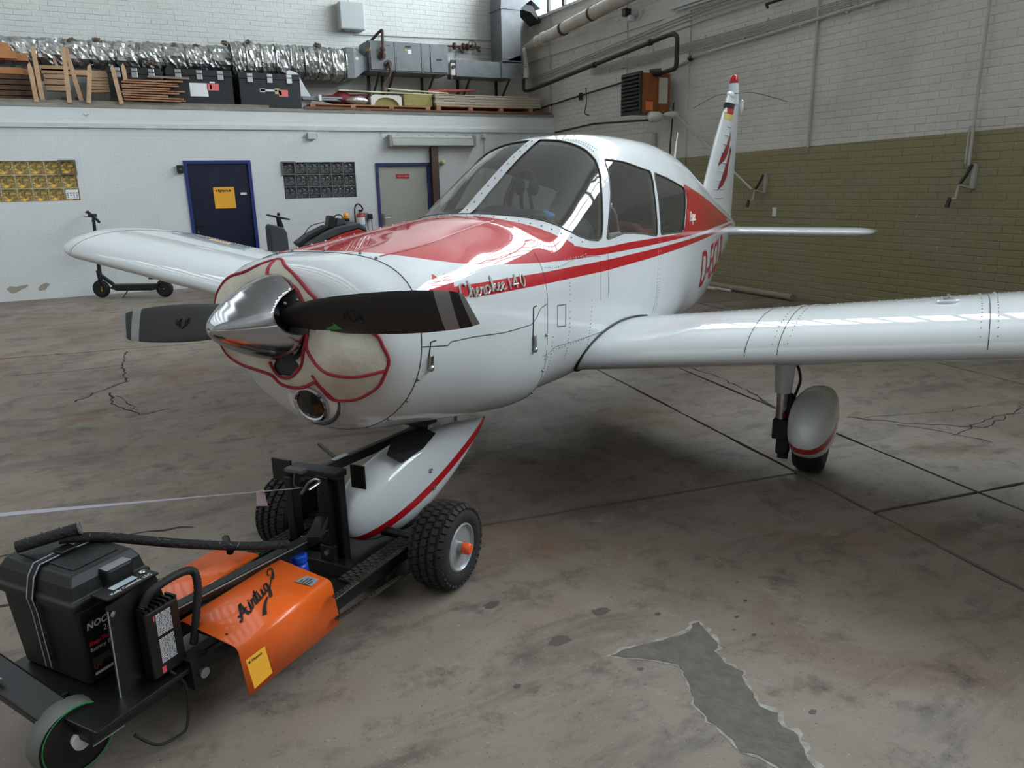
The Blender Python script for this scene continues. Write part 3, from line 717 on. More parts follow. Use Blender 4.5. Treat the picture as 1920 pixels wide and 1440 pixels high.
DT1 = [(.713, 1.272), (.718, 1.22), (.695, 1.15), (.59, 1.15), (.625, 1.19), (.68, 1.235)]; DT2 = [(.778, 1.268), (.785, 1.21), (.755, 1.15), (.655, 1.15), (.69, 1.19), (.745, 1.235)]
Zf = lambda a, b: fpt(a, b)[:, 2]
FZ = lambda poly: (lambda a, b: poly_sdf(poly, a, Zf(a, b)))
FRED = lambda a, b: np.minimum(np.maximum(poly_sdf(RED_F, a, np.abs(b)), np.interp(a, *ZL)-Zf(a, b)), poly_sdf(RED_S, a, Zf(a, b)))
F = lambda poly: (lambda a, b: poly_sdf(poly, a, np.abs(b)))
strip = lambda a, b: np.abs(fpt(a, b)[:, 1])-(.022+.012*np.clip((2.38-a)/.8, 0, 1))
ws_all, rest = skin.cut(F(WS)); post, ws_g = ws_all.cut(strip)
ws_p, ws_s = ws_g.cut(lambda a, b: -b)
dw, rest = rest.cut(F(DW)); rw, rest = rest.cut(F(RW))
dwp, dws = dw.cut(lambda a, b: -b); rwp, rws = rw.cut(lambda a, b: -b)
body = rest
# where the skin ends: bowl | cowling | fuselage
SEAM1, SEAM2 = .555, 1.465
def zone(pa, red=True):
    if not red: return [(pa, M_PW)]
    r, w = pa.cut(FRED); r2, w = w.cut(FZ(ST2)); r3, w = w.cut(FZ(DT1)); r4, w = w.cut(FZ(DT2))
    return [(w, M_PW), (r, M_PR), (r2, M_PR), (r3, M_PR), (r4, M_PR)]
bowl, aft = body.cut(lambda a, b: a-SEAM1)
cowl, fus = aft.cut(lambda a, b: a-SEAM2-.0*b)
o_b = skin_obj('nose_bowl', zone(bowl), plane); o_c = skin_obj('engine_cowling', zone(cowl), plane); o_f = skin_obj('fuselage', zone(fus), plane)
tag(o_f, 'white fuselage with red stripes and registration')
# glazing
for nm, pa in (('windshield', ws_p), ('windshield', ws_s), ('door_window', dwp), ('door_window', dws), ('rear_window', rwp), ('rear_window', rws)):
    skin_obj(nm, [(pa, M_PLEX)], plane, off=-.004)
skin_obj('windshield_post', [(post, M('post_white', (206, 209, 212), .35))], plane, off=.004)
SEAL = M('window_seal', (66, 64, 60), .6)
for poly, nm in ((WS, 'windshield_seal'), (DW, 'window_seal'), (RW, 'window_seal')):
    for sg in (1, -1):
        pp = [(a, b*sg) for a, b in poly]
        if poly is WS: pp = [p for p in pp if p[1]*sg >= 0]
        MB().tube(skin_line(pp if poly is WS else pp+[pp[0]], 4, .0), .0042, 6).obj(nm, SEAL, plane, smooth=True)
# centre post screws
mb = MB()
for i in range(11):
    s_ = 1.64+.70*i/10; w = fpt(np.array([s_]), np.array([0.]))[0]; mb.ball(A(s_-.004, -.004, w[2]+.004), .0045, 6, 4)
mb.obj('screws', M('dark_screw', (60, 60, 62), .4, .8), plane, kind='stuff')
# cabin liner seen through the panes
liner, _ = rest.cut(lambda a, b: np.maximum(np.maximum(1.62-a, a-4.3), np.abs(b)-2.0))
skin_obj('cabin_liner', [(liner, M_CAB)], plane, off=-.028)
# seams
def seam(name, pts, r=.0026, m=M_SEAM, off=-.0005, n=8): return MB().tube(skin_line(pts, n, off), r, 5).obj(name, m, plane)
ring = lambda s, a0, a1, k=26: [(s, a0+(a1-a0)*i/k) for i in range(k+1)]
for sg in (1, -1): seam('cowl_seam', ring(SEAM1, 0, PI*sg), n=3); seam('cowl_seam', ring(SEAM2, 1.0*sg, 2.9*sg), .002, n=3)
seam('cowl_hinge', [(.6, .40), (1.2, .37), (1.50, .36)], .004, M('hinge_red', (150, 40, 46), .4)); seam('cowl_hinge', [(.6, -.40), (1.2, -.37), (1.50, -.36)], .004, MATS['hinge_red'])
seam('panel_line', [(.556, 1.636), (.70, 1.655), (.72, 1.63), (1.0, 1.615), (1.314, 1.592), (1.46, 1.55)], .0024); seam('panel_line', [(1.43, 1.80), (1.8, 1.84), (2.3, 1.90), (2.9, 1.96)], .0016)
seam('panel_line', [(2.05, 1.45), (2.06, 1.62)], .0016); seam('panel_line', [(2.15, 1.44), (2.155, 1.62)], .0016)
seam('inspection_door', [(1.565, 1.571), (1.650, 1.573), (1.652, 1.673), (1.566, 1.657), (1.565, 1.571)], .0026, n=4)
seam('panel_line', [(2.95, 1.5), (2.93, 1.8), (2.9, 1.98)], .0012, MATS['rivet_head'])
# cowl latches
for s_, t0, t1 in ((.60, 1.60, 1.83), (1.333, 1.545, 1.72)):
    la = MB().tube(skin_line([(s_+.03, t0), (s_, t0+.005), (s_-.006, (t0+t1)/2), (s_+.006, t1)], 5, .001), .0026, 6).obj('latch', M_RUB, plane)
    p = skin_line([(s_, (t0+t1)/2), (s_+.006, t1)], 1, .008); MB().beam(p[0], p[1], .024, .008, (0, 1, 0)).obj('latch_lever', M_SILV, la, bevel=.003)
    MB().ball(p[1], .014, 8, 6).obj('latch_foot', M_SILV, la, smooth=True)
# rivet rows and fasteners (too small to pick apart: joined)
mb = MB()
def rivets(pts, n, r=.0035):
    L = len(pts)-1
    P = skin_line(pts, max(1, n//L), .0005)
    for p in P: mb.ball(p, r, 5, 4, (1, 1, 1))
rivets([(1.62, 1.17), (1.9, 1.34), (2.05, 1.42)], 22); rivets([(1.50, 1.20), (1.9, 1.32)], 20); rivets([(1.52, 1.70), (1.52, 2.2)], 14); rivets([(1.7, 1.45), (1.7, 2.0)], 18); rivets([(1.95, 1.6), (1.95, 2.0)], 14)
rivets([(1.45, 1.83), (2.2, 1.88), (2.9, 1.95)], 48); rivets([(2.95, 1.5), (2.93, 1.95)], 22); rivets([(2.99, 1.5), (2.97, 1.95)], 22); rivets([(2.395, .2), (2.385, .55)], 12); rivets([(2.42, .2), (2.43, .55)], 12)
mb.obj('rivets', M_RIVET, plane, kind='stuff')
mb = MB()
for s_, t in ((.566, .43), (.58, .22), (.583, 0), (.582, -.2), (.57, -.36), (.56, 1.95), (.56, 2.2), (.56, 2.5), (1.45, 1.65), (1.45, 1.95), (1.45, 2.3)): mb.ball(skin_line([(s_, t), (s_+.001, t)], 1, .003)[0], .007, 7, 5)
for i in range(9): mb.ball(skin_line([(.72+.09*i, -.42), (.73, -.42)], 1, .004)[0], .007, 6, 4)
for i, t in enumerate(np.linspace(-1.0, 1.2, 20)):
    q = [p for p in WS if p[1] >= 0]; s_ = float(np.interp(abs(t), [p[1] for p in q[:10]], [p[0] for p in q[:10]]))-.042; mb.ball(skin_line([(s_, t), (s_+.001, t)], 1, .001)[0], .0045, 6, 4)
mb.obj('fasteners', M('fastener', (120, 120, 122), .35, .8), plane, kind='stuff')
# white windshield collar strip
# ------------------------------------------------------------------ nose: face plate, spinner, propeller, cover, landing light
def front_s(y, z):
    lo, hi = .316, 1.2
    if fus_inside(np.array([.317, y, z])) < 0: return .315
    for _ in range(30):
        m = (lo+hi)/2
        if fus_inside(np.array([m, y, z])) < 0: hi = m
        else: lo = m
    return hi
face = [(float(p[1]), float(p[2])) for p in fpt(np.full(40, .3151), np.linspace(0, 2*PI, 40, endpoint=False))]
MB().add([A(.3155, a, b) for a, b in face], [tuple(range(40))]).obj('nose_face', M('cowl_inside', (60, 60, 62), .7), plane)
spin = MB(); prof = [(0.0001, 0), (.012, .002), (.026, .010), (.05, .035), (.082, .085), (.112, .145), (.136, .205), (.152, .255), (.160, .29), (.162, .31), (.150, .312), (.01, .312)]
_R = lambda d: np.interp(d, [h for _, h in prof[:10]], [q for q, _ in prof[:10]])
_ds = np.concatenate([[h for _, h in prof[:4]], np.linspace(.05, .31, 36)]); _as = np.linspace(0, 2*PI, 97)
sp_, _ = (None, None); _V = [(d, a) for d in _ds for a in _as]; _P = [(i*97+j, i*97+j+1, (i+1)*97+j+1, (i+1)*97+j) for i in range(len(_ds)-1) for j in range(96)]
def _open(d, a):
    """scoop round each blade root: rounded toward the tip, open at the back plate"""
    f = None
    for c in (RP_, RP_+PI):
        t = np.arctan2(np.sin(a-c-.10), np.cos(a-c-.10))*.155; q = poly_sdf(SCOOP, d, t); f = q if f is None else np.minimum(f, q)
    return f
RP_ = math.radians(5.9)
SCOOP = [(.345, -.075), (.28, -.082), (.225, -.070), (.188, -.035), (.178, .0), (.186, .03), (.205, .055), (.24, .078), (.30, .095), (.345, .10)]
SCOOP = [(p.x, p.y) for p in smooth_path([(a, b, 0) for a, b in SCOOP], 4)]
_, keep = Patch(_V, _P).cut(_open)
mb = MB(); use = sorted({i for q in keep.P for i in q}); mp0 = {}
for i in use: d, a = keep.V[i]; r = float(_R(d)); mp0[i] = len(mb.v); mb.v.append(A(d, r*math.cos(a), 1.108+r*math.sin(a)))
for q in keep.P: mb.f.append(tuple(mp0[i] for i in q)); mb.m.append(0)
M_SPIN = M('satin_polished_spinner', (188, 188, 192), .16, 1, bump=(7, .03))
spn = mb.obj('spinner', M_SPIN, plane, smooth=.7, fix=False); _s = spn.modifiers.new('s', 'SOLIDIFY'); _s.thickness = .003; _s.offset = -1
MB().lathe([(.001, .313), (.150, .313), (.162, .309), (.150, .305), (.001, .305)], A(0, 0, 1.108), (-1, 0, 0), 48).obj('spinner_back_plate', M('back_plate_grey', (150, 150, 150), .4, .4), spn, smooth=.5)
MB().lathe([(.03, .08), (.072, .20), (.080, .30)], A(0, 0, 1.108), (-1, 0, 0), 24).obj('propeller_hub', M('hub_black', (20, 20, 21), .5), spn, smooth=.7)
for c in (RP_, RP_+PI):
    MB().tube([A(d, (float(_R(min(d, .31)))+.001)*math.cos(c+.10+t/.155), 1.108+(float(_R(min(d, .31)))+.001)*math.sin(c+.10+t/.155)) for d, t in SCOOP if d <= .312], .0028, 6).obj('scoop_edge', M_SILV, spn, smooth=True)
mb = MB()
for a, d in ((.5, .235), (.5, .285), (-.62, .235), (-.62, .285), (2.3, .25), (1.2, .27), (-1.3, .27)):
    r = np.interp(d, [h for _, h in prof], [q for q, _ in prof]); mb.ball(A(d, r*math.cos(a), 1.108+r*math.sin(a)), .0075, 8, 6)
mb.obj('spinner_screws', M('screw_steel', (120, 118, 116), .3, .9), spn, kind='stuff')
def spin_patch(a0, a1, d0, d1, name, m, par, e=.0008):
    mb = MB(); n = 10; vs = []
    for i in range(n+1):
        for j in range(n+1):
            d = d0+(d1-d0)*i/n; a = a0+(a1-a0)*j/n; r = np.interp(d, [h for _, h in prof[:10]], [q for q, _ in prof[:10]])+e; vs.append(A(d, r*math.cos(a), 1.108+r*math.sin(a)))
    mb.add(vs, [(i*(n+1)+j, i*(n+1)+j+1, (i+1)*(n+1)+j+1, (i+1)*(n+1)+j) for i in range(n) for j in range(n)]); return mb.obj(name, m, par, smooth=True)
# blade: outline and twist measured from hub to tip
RP = math.radians(5.9)
def blade(sgn):
    R = [.10, .14, .20, .28, .38, .50, .62, .72, .80, .86, .90, .925, .94]; CW = [.088, .10, .125, .148, .158, .162, .160, .153, .142, .131, .12, .108, .10]
    TW = [38, 37, 34, 30, 26, 22.5, 20, 18, 17, 16, 15.5, 15, 15]; TK = [.040, .038, .034, .028, .022, .018, .015, .012, .010, .008, .007, .006, .004]
    mb = MB(); K = 16; N = len(R); ca, sa = math.cos(RP), math.sin(RP)
    # spanwise subdivision
    Rf = np.concatenate([np.linspace(R[i], R[i+1], 4, endpoint=False) for i in range(N-1)]+[[R[-1]]]); pts = []
    for r in Rf:
        c, tw, tk = (np.interp(r, R, q) for q in (CW, TW, TK)); tw = math.radians(tw)
        for k in range(K):
            a = 2*PI*k/K; u = c/2*math.cos(a); w = tk/2*math.sin(a)*(1 if math.sin(a) > 0 else .5)
            # chord direction: along z (rotated) with twist toward the shaft
            cz = u*math.cos(tw)-w*math.sin(tw); cs = u*math.sin(tw)+w*math.cos(tw)
            yy, zz = r*sgn, cz*sgn
            rr = r-.03*max(0, (r-.86)/.08)*(math.cos(a)*.5+.5)
            yy = rr*sgn; pts.append((.262-cs, yy*ca-zz*sa, 1.108+yy*sa+zz*ca))
    m = len(Rf); mb.v = [A(*p) for p in pts]
    for i in range(m-1):
        r = (Rf[i]+Rf[i+1])/2; mi = 1 if (r > .915 or .80 < r < .862) else 0
        for k in range(K): mb.f.append((i*K+k, i*K+(k+1) % K, (i+1)*K+(k+1) % K, (i+1)*K+k)); mb.m.append(mi)
    mb.f.append(tuple((m-1)*K+k for k in range(K))); mb.m.append(1); mb.f.append(tuple(range(K))); mb.m.append(0)
    return mb.obj('propeller_blade', [M('matt_black_blade', (30, 29, 29), .5), M('silver_blade_band', (150, 150, 152), .35, .5)], plane, smooth=.7)
bp_ = blade(1); bs_ = blade(-1)
def blade_pt(r, u, sgn, e=.012):
    tw = math.radians(np.interp(r, [.2, .5, .8], [34, 22.5, 17])); ca, sa = math.cos(RP), math.sin(RP); cz = u*math.cos(tw)-e*math.sin(tw); cs = u*math.sin(tw)+e*math.cos(tw); yy, zz = r*sgn, cz*sgn
    return A(.262-cs, yy*ca-zz*sa, 1.108+yy*sa+zz*ca)
# blade cut-outs of the spinner and blade decals
mb = MB(); P = lambda r, u: blade_pt(r, u, 1)
mb.add([P(.315, .0), P(.355, -.05), P(.275, -.052)], [(0, 1, 2)]); gd = mb.obj('blade_sticker', M('green_sticker', (52, 140, 62), .3), bp_)
mb = MB(); mb.add([P(.22, -.052), P(.29, -.054), P(.30, -.072), P(.21, -.070)], [(0, 1, 2, 3)]).obj('blade_sticker', M_PAPER, bp_)
for sg, r0, bl in ((1, .43, bp_), (-1, .50, bs_)):
    mb = MB()
    for k in range(3):
        for e in (1, -1):
            pts = [(r0+e*(.010+.036*t), .013-.009*k-.008*t+.004*math.sin(5*t)) for t in np.linspace(0, 1, 6)]
            for a, b in zip(pts[:-1], pts[1:]): mb.tube([blade_pt(a[0], a[1], sg, .011), blade_pt(b[0], b[1], sg, .011)], .0022, 4)
    mb.tube([blade_pt(r0+.02*math.cos(a), .003+.022*math.sin(a), sg, .011) for a in np.linspace(0, 2*PI, 14)], .002, 4); mb.obj('maker_emblem', M('gloss_black_print', (6, 6, 6), .25), bl)
# fabric cowl cover with red piping
CREAM = M('cream_canvas', (206, 198, 184), .85, vary=(9, .12), bump=(30, .25)); PIPE = M('red_piping', (150, 34, 50), .7)
cov = thing('cowl_cover', 'cream canvas inlet cover with red piping fitted over the aeroplane nose', 'cover')
cov.parent = None; cov.matrix_world = gm(plane)
OUT = [(-.42, 1.06), (-.415, 1.14), (-.36, 1.20), (-.28, 1.247), (-.17, 1.275), (-.06, 1.318), (.03, 1.30), (.10, 1.272), (.18, 1.215), (.26, 1.165), (.34, 1.12), (.425, 1.075), (.447, 1.02), (.45, .96), (.425, .90), (.385, .85), (.32, .81), (.26, .795), (.20, .80), (.165, .865), (.10, .842), (.04, .835), (-.02, .845), (-.06, .875), (-.15, .89), (-.25, .90), (-.34, .93), (-.40, .98)]
def cover_s(y, z):
    d = .013
    if y > .12: d += .055*math.exp(-((y-.31)**2/.012+(z-.95)**2/.018))
    if y < -.12: d += .03*math.exp(-((y+.27)**2/.01+(z-1.05)**2/.02))
    d += .006*math.sin(31*y+7*z)*math.sin(23*z)*(1 if y > .1 else .5)
    return max(front_s(y, z), .318)-d
yy_ = np.linspace(-.46, .48, 64); zz_ = np.linspace(.76, 1.34, 42)
pv = [(a, b) for a in yy_ for b in zz_]; pp = [(i*42+j, i*42+j+1, (i+1)*42+j+1, (i+1)*42+j) for i in range(63) for j in range(41)]
cp, _ = Patch(pv, pp).cut(lambda a, b: poly_sdf(dens(OUT, 3), a, b))
hole = lambda a, b: .162-np.hypot(a-.012, b-1.095)
cp, _ = cp.cut(hole); _, cp2 = cp.cut(lambda a, b: poly_sdf([(.005, .98), (.06, .97), (.10, .93), (.05, .885), (-.03, .88), (-.05, .91)], a, b))
mb = MB(); use = sorted({i for p in cp2.P for i in p}); mp_ = {}
for i in use: y, z = cp2.V[i]; mp_[i] = len(mb.v); mb.v.append(A(cover_s(y, z), y, z))
for p in cp2.P: mb.f.append(tuple(mp_[i] for i in p)); mb.m.append(0)
ob = mb.obj('canvas', CREAM, cov, smooth=.8); sd = ob.modifiers.new('s', 'SOLIDIFY'); sd.thickness = .004; sd.offset = 0
def pipe(pts, r=.0068, closed=False, e=.004):
    q = smooth_path([(a, b, 0) for a, b in pts], 5, closed); return MB().tube([A(cover_s(p.x, p.y)-e, p.x, p.y) for p in q], r, 7, closed=closed).obj('piping', PIPE, cov, smooth=True)
pipe(OUT, closed=True); pipe([(.165, 1.06), (.16, 1.0), (.20, .96), (.28, .925), (.36, .91), (.435, .925)])
pipe([(.165, 1.06), (.13, .97), (.10, .92), (.05, .88), (-.01, .875), (-.045, .90), (-.06, .93)]); pipe([(-.06, 1.315), (-.045, 1.27), (-.02, 1.25), (.06, 1.245), (.12, 1.22), (.165, 1.16)]); pipe([(.16, .90), (.185, .85), (.21, .80)], .0055)
# landing light
LN = Vector((.93, .12, -.25)).normalized(); LC = A(front_s(.085, .768), .085, .768)+LN*.008
lt = MB().lathe([(.001, .0), (.080, .0), (.088, -.004), (.092, -.02), (.090, -.06), (.08, -.10)], LC, LN, 40).obj('landing_light_fairing', M_PW, plane, smooth=.8)
for v in lt.data.vertices: v.co.y += (v.co-LC).y*.42
MB().lathe([(.062, .0), (.062, .022), (.068, .027), (.078, .024), (.080, .0)], LC-LN*.006, LN, 36).obj('light_ring', M_CHROME, lt, smooth=.8)
MB().lathe([(.001, -.012), (.03, -.008), (.055, .006), (.062, .016)], LC-LN*.006, LN, 32).obj('light_reflector', M('lamp_reflector', (150, 148, 146), .12, 1), lt, smooth=True)
MB().lathe([(.001, .026), (.035, .024), (.062, .016)], LC-LN*.006, LN, 32).obj('light_lens', glass('lamp_lens', (190, 190, 188), .02), lt, smooth=True)
MB().cyl(LC-LN*.014, LC-LN*.0, .012).obj('bulb', M_SILV, lt, smooth=True)
gp = []
for a in np.linspace(-1.75, .25, 22):
    v = Vector((0, .133*math.cos(a), .094*math.sin(a))); q = LC+v; s_ = front_s(q.y, max(q.z, .63)); gp.append(LC+v*.98-LN*.012)
MB().tube(gp, [.002+.007*math.sin(PI*i/21) for i in range(22)], 6).obj('light_recess_gap', M_SEAM, plane, smooth=True)
# ------------------------------------------------------------------ wings
def foil(t=.15, m=.028, p=.42, n=26, x0=0., x1=1.):
    """upper surface aft-to-front then lower front-to-aft, unit chord"""
    be = np.linspace(0, PI, n); x = x0+(x1-x0)*(1-np.cos(be))/2 if x0 == 0 else np.linspace(x0, x1, max(5, n//3))
    yt = 5*t*(.2969*np.sqrt(x)-.126*x-.3516*x**2+.2843*x**3-.1036*x**4)
    yc = np.where(x < p, m/p**2*(2*p*x-x*x), m/(1-p)**2*((1-2*p)+2*p*x-x*x))
    return [(a, c+b) for a, b, c in zip(x, yt, yc)][::-1]+[(a, c-b) for a, b, c in zip(x, yt, yc)][1:]
CHD = 1.6
def wing_sec(y, pts):
    """place unit-chord points at span y: returns aircraft (s,y,z)"""
    a = abs(y); le, ch, k = 1.92, CHD, 1.0
    if a < 1.35: d = .10*(1-(a-.4)/.95)*0
    tip = max(0, (a-4.22)/.35)
    if tip > 0:
        e = math.sqrt(max(0, 1-min(tip, 1)**2)); le += .42*(1-e)**1.0*.85; ch -= (.42*.85+.16)*(1-e); k = max(.04, e**.8)
    z0 = .600+.1245*a; inc = math.radians(2-2.2*(a/4.57))
    return [(le+x*ch*math.cos(inc), y, z0+.02*tip-x*ch*math.sin(inc)+zz*CHD*k) for x, zz in pts]
def loft(secs, name, mat, parent, smooth=.55, caps=True):
    mb = MB(); n = len(secs[0]); 
    for sc_ in secs:
        for p in sc_: mb.v.append(A(*p))
    for i in range(len(secs)-1):
        for j in range(n-1): mb.f.append((i*n+j, i*n+j+1, (i+1)*n+j+1, (i+1)*n+j)); mb.m.append(0)
        mb.f.append((i*n+n-1, i*n, (i+1)*n, (i+1)*n+n-1)); mb.m.append(0)
    if caps: mb.f += [tuple(range(n)), tuple((len(secs)-1)*n+j for j in range(n))]; mb.m += [0, 0]
    return mb.obj(name, mat, parent, smooth=smooth)
main = foil(n=30, x0=0, x1=.775); 
be = (1-np.cos(np.linspace(0, PI*.66, 30)))/2; be = be/be[-1]*.775
def foil_x(x, t=.15, m=.028, p=.42):
    x = np.asarray(x); yt = 5*t*(.2969*np.sqrt(x)-.126*x-.3516*x**2+.2843*x**3-.1036*x**4); yc = np.where(x < p, m/p**2*(2*p*x-x*x), m/(1-p)**2*((1-2*p)+2*p*x-x*x)); return yc+yt, yc-yt
U_, L_ = foil_x(be); main = [(a, b) for a, b in zip(be, U_)][::-1]+[(a, b) for a, b in zip(be, L_)][1:]
xr = np.linspace(.782, 1, 8); U2, L2 = foil_x(xr); rear = [(a, b) for a, b in zip(xr, U2)][::-1]+[(a, b) for a, b in zip(xr, L2)]
Uf = foil_x(np.linspace(.765, 1, 8)); full_x = np.concatenate([be, np.linspace(.8, 1, 8)]); Uu, Ll = foil_x(full_x); full = [(a, b) for a, b in zip(full_x, Uu)][::-1]+[(a, b) for a, b in zip(full_x, Ll)][1:]
def wing_pt(y, x, up=1, off=.002):
    u, l = foil_x(np.array([x])); return wing_sec(y, [(x, float(u[0])+off/CHD if up else float(l[0])-off/CHD)])[0]
def wing(sg):
    w = loft([wing_sec(sg*y, main) for y in (.40, .8, 1.3, 1.55, 2.4, 3.3, 4.22)], 'wing', M_PW, plane)
    loft([wing_sec(sg*y, full) for y in (4.225, 4.28, 4.34, 4.40, 4.46, 4.50, 4.53, 4.552, 4.565, 4.5698)], 'wing_tip', M_PW, w)
    loft([wing_sec(sg*y, rear) for y in (.55, 1.5, 2.42)], 'flap', M_PW, w); loft([wing_sec(sg*y, rear) for y in (2.44, 3.3, 4.21)], 'aileron', M_PW, w)
    loft([wing_sec(sg*y, [(x, b) for x, b in full if x >= .77]) for y in (.40, .545)], 'root_fairing', M_PW, w)
    xs = np.concatenate([[0, .004, .012, .03, .06], np.linspace(.1, .77, 16)])
    for y, x1 in ((1.38, .77), (1.53, .77), (2.36, .77), (4.2, .77)):
        MB().tube([A(*wing_pt(sg*y, x, 1, .0003)) for x in xs if x <= x1], .0022, 5).obj('panel_line', M_SEAM, w)
    mb = MB()
    for y in (1.50, 1.57, 2.33, 2.39): 
        for x in np.linspace(.02, .76, 26): mb.ball(A(*wing_pt(sg*y, x, 1, .0008)), .0036, 5, 4)
    for x in (.44, .765):
        for y in np.linspace(.62, 4.15, 90): mb.ball(A(*wing_pt(sg*y, x, 1, .0005)), .003, 5, 4)
    mb.obj('rivets', M_RIVET, w, kind='stuff')
    c = A(*wing_pt(sg*2.2, .28, 1, .0)); n_ = Vector((-.03, -.12*sg, 1)).normalized()
    MB().lathe([(.052, -.004), (.052, .007), (.045, .012), (.001, .013)], c, n_, 26).obj('fuel_cap', M_PW, w, smooth=.6)
    k = MB().beam(c+n_*.014+Vector((0, -.022, 0)), c+n_*.016+Vector((0, .022, 0)), .012, .008); k.cyl(c+n_*.012, c+n_*.036, .006).obj('cap_handle', M_SILV, w)
    if sg < 0: return w
    mb = MB(); p = [A(*wing_pt(sg*y, x, 1, .0012)) for y, x in ((1.98, .345), (2.12, .345), (2.12, .355), (1.98, .355))]; mb.add(p, [(0, 1, 2, 3)]).obj('placard', M('faint_placard', (206, 196, 198), .4), w)
    return w
wl_ = wing(1); wr_ = wing(-1)
# black weather strip where the port wing meets the fuselage
pts = []
for x, up_ in [(x, 0) for x in (.16, .10, .05, .02, .006)]+[(0, 1)]+[(x, 1) for x in (.004, .012, .03, .06, .1, .15, .2, .26, .32, .4, .48, .56)]:
    for y in np.linspace(.30, .66, 181):
        p = wing_pt(y, x, up_, .0)
        if fus_inside(np.array(p)) > 0: pts.append(A(*p)); break
MB().tube(smooth_path(pts, 3), .0105, 8).obj('wing_root_seal', M_RUB, plane, smooth=True)
# ------------------------------------------------------------------ tail
sym = [(a, b) for a, b in zip(full_x, 5*.10*(.2969*np.sqrt(full_x)-.126*full_x-.3516*full_x**2+.2843*full_x**3-.1036*full_x**4))]
symc = sym[::-1]+[(a, -b) for a, b in sym[1:]]
def stab_sec(y):
    a = abs(y); tip = max(0, (a-1.36)/.16); e = math.sqrt(max(0, 1-min(1, tip)**2)); le = 6.06+.22*(1-e); ch = .74-.30*(1-e)
    return [(le+x*ch, y, 1.135+z*.80*max(.05, e)*1.15) for x, z in symc]
loft([stab_sec(y) for y in (-1.5198, -1.515, -1.50, -1.48, -1.45, -1.40, -1.36, 0, 1.36, 1.40, 1.45, 1.48, 1.50, 1.515, 1.5198)], 'stabilator', M_PW, plane)
def fin_le(z): return np.interp(z, [1.30, 1.56, 2.0, 2.46], [5.40, 5.795, 6.10, 6.49])
def fin_sec(z, x0=0, x1=1):
    le = fin_le(z); te = np.interp(z, [1.1, 2.5], [6.90, 6.99]); ch = te-le; th_ = np.interp(z, [1.2, 2.5], [.95, .62])
    q = [(x, b) for x, b in symc if x0-1e-6 <= x <= x1+1e-6]; return [(le+x*ch, b*1.05*th_, z) for x, b in q]
zs = [1.28, 1.4, 1.56, 1.8, 2.05, 2.3, 2.46]
SX = [x for x in full_x]; XH = SX[28]
fin = loft([fin_sec(z, 0, XH) for z in zs]+[[(6.52+(s-6.49)*.9, y*.55, 2.50) for s, y, z in fin_sec(2.46, 0, XH)]], 'fin', M_PW, plane)
rud = loft([fin_sec(z, XH, 1) for z in [1.16]+zs[1:]]+[[(6.53+(s-6.49)*.92, y*.55, 2.50) for s, y, z in fin_sec(2.46, XH, 1)]], 'rudder', M_PW, plane)
def fin_y(s, z):
    le = fin_le(z); te = np.interp(z, [1.1, 2.5], [6.90, 6.99]); x = (s-le)/(te-le); return float(np.interp(x, [q[0] for q in sym], [q[1] for q in sym]))*1.05*float(np.interp(z, [1.2, 2.5], [.95, .62]))
RIB = [(2.183, 6.42, 6.60), (2.094, 6.335, 6.56), (2.004, 6.28, 6.55), (1.92, 6.22, 6.54), (1.82, 6.15, 6.51), (1.735, 6.08, 6.53), (1.645, 6.01, 6.54), (1.56, 5.94, 6.52), (1.475, 5.89, 6.46)]
for z, a, b in RIB:
    for sg in (1, -1): MB().tube([A(s_, sg*(fin_y(s_, z)+.001), z) for s_ in np.linspace(a, b, 6)], [.001, .007, .007, .007, .007, .001], 6).obj('fin_rib', M_PW, fin, smooth=True)
def fin_decal(name, P, mat, e=.0035):
    for sg in (1, -1):
        b = bmesh.new(); vs = [b.verts.new((s_, 0, z)) for s_, z in P]; f = b.faces.new(vs); bmesh.ops.triangulate(b, faces=[f])
        bmesh.ops.subdivide_edges(b, edges=b.edges[:], cuts=3, use_grid_fill=True); bmesh.ops.triangulate(b, faces=b.faces[:])
        for v in b.verts: v.co = A(v.co.x, sg*(fin_y(v.co.x, v.co.z)+e), v.co.z)
        me = bpy.data.meshes.new(name); b.to_mesh(me); b.free(); me.materials.append(mat); o = bpy.data.objects.new(name, me); COL.objects.link(o); o.parent = fin
M_FLAG = [M('flag_black', (24, 24, 26), .4), M('flag_red', (170, 40, 44), .4), M('flag_gold', (212, 196, 104), .4)]
for (t0, t1), m in zip(((0, .33), (.33, .67), (.67, 1)), M_FLAG):
    q = lambda t, e: (6.42+e*.26-.075*t, 2.42-.17*t); fin_decal('flag_stripe', [q(t0, 0), q(t0, 1), q(t1, 1), q(t1, 0)], m)
M_DEC = M('dark_red_decal', (142, 30, 44), .3)
fin_decal('sail_decal', [(6.579, 2.175), (6.496, 2.065), (6.406, 1.995), (6.248, 1.898), (6.121, 1.784), (6.311, 1.834), (6.428, 1.891), (6.503, 1.96), (6.549, 2.068)], M_DEC, .0085)
fin_decal('sail_decal', [(6.59, 2.003), (6.556, 1.908), (6.445, 1.811), (6.335, 1.716), (6.227, 1.623), (6.104, 1.544), (6.333, 1.597), (6.496, 1.691), (6.519, 1.786), (6.589, 1.882), (6.636, 1.965)], M_DEC, .0085)
bcn = MB().lathe([(.062, -.20), (.055, -.08), (.052, .0), (.050, .01), (.0, .012)], A(6.73, 0, 2.62), (0, 0, 1), 20).obj('beacon_mount', M_PW, plane, smooth=.7)
MB().lathe([(.042, .012), (.044, .02), (.040, .06), (.028, .088), (.001, .10)], A(6.73, 0, 2.62), (0, 0, 1), 20).obj('red_beacon', M('red_lens', (186, 14, 36), .15), bcn, smooth=.9)
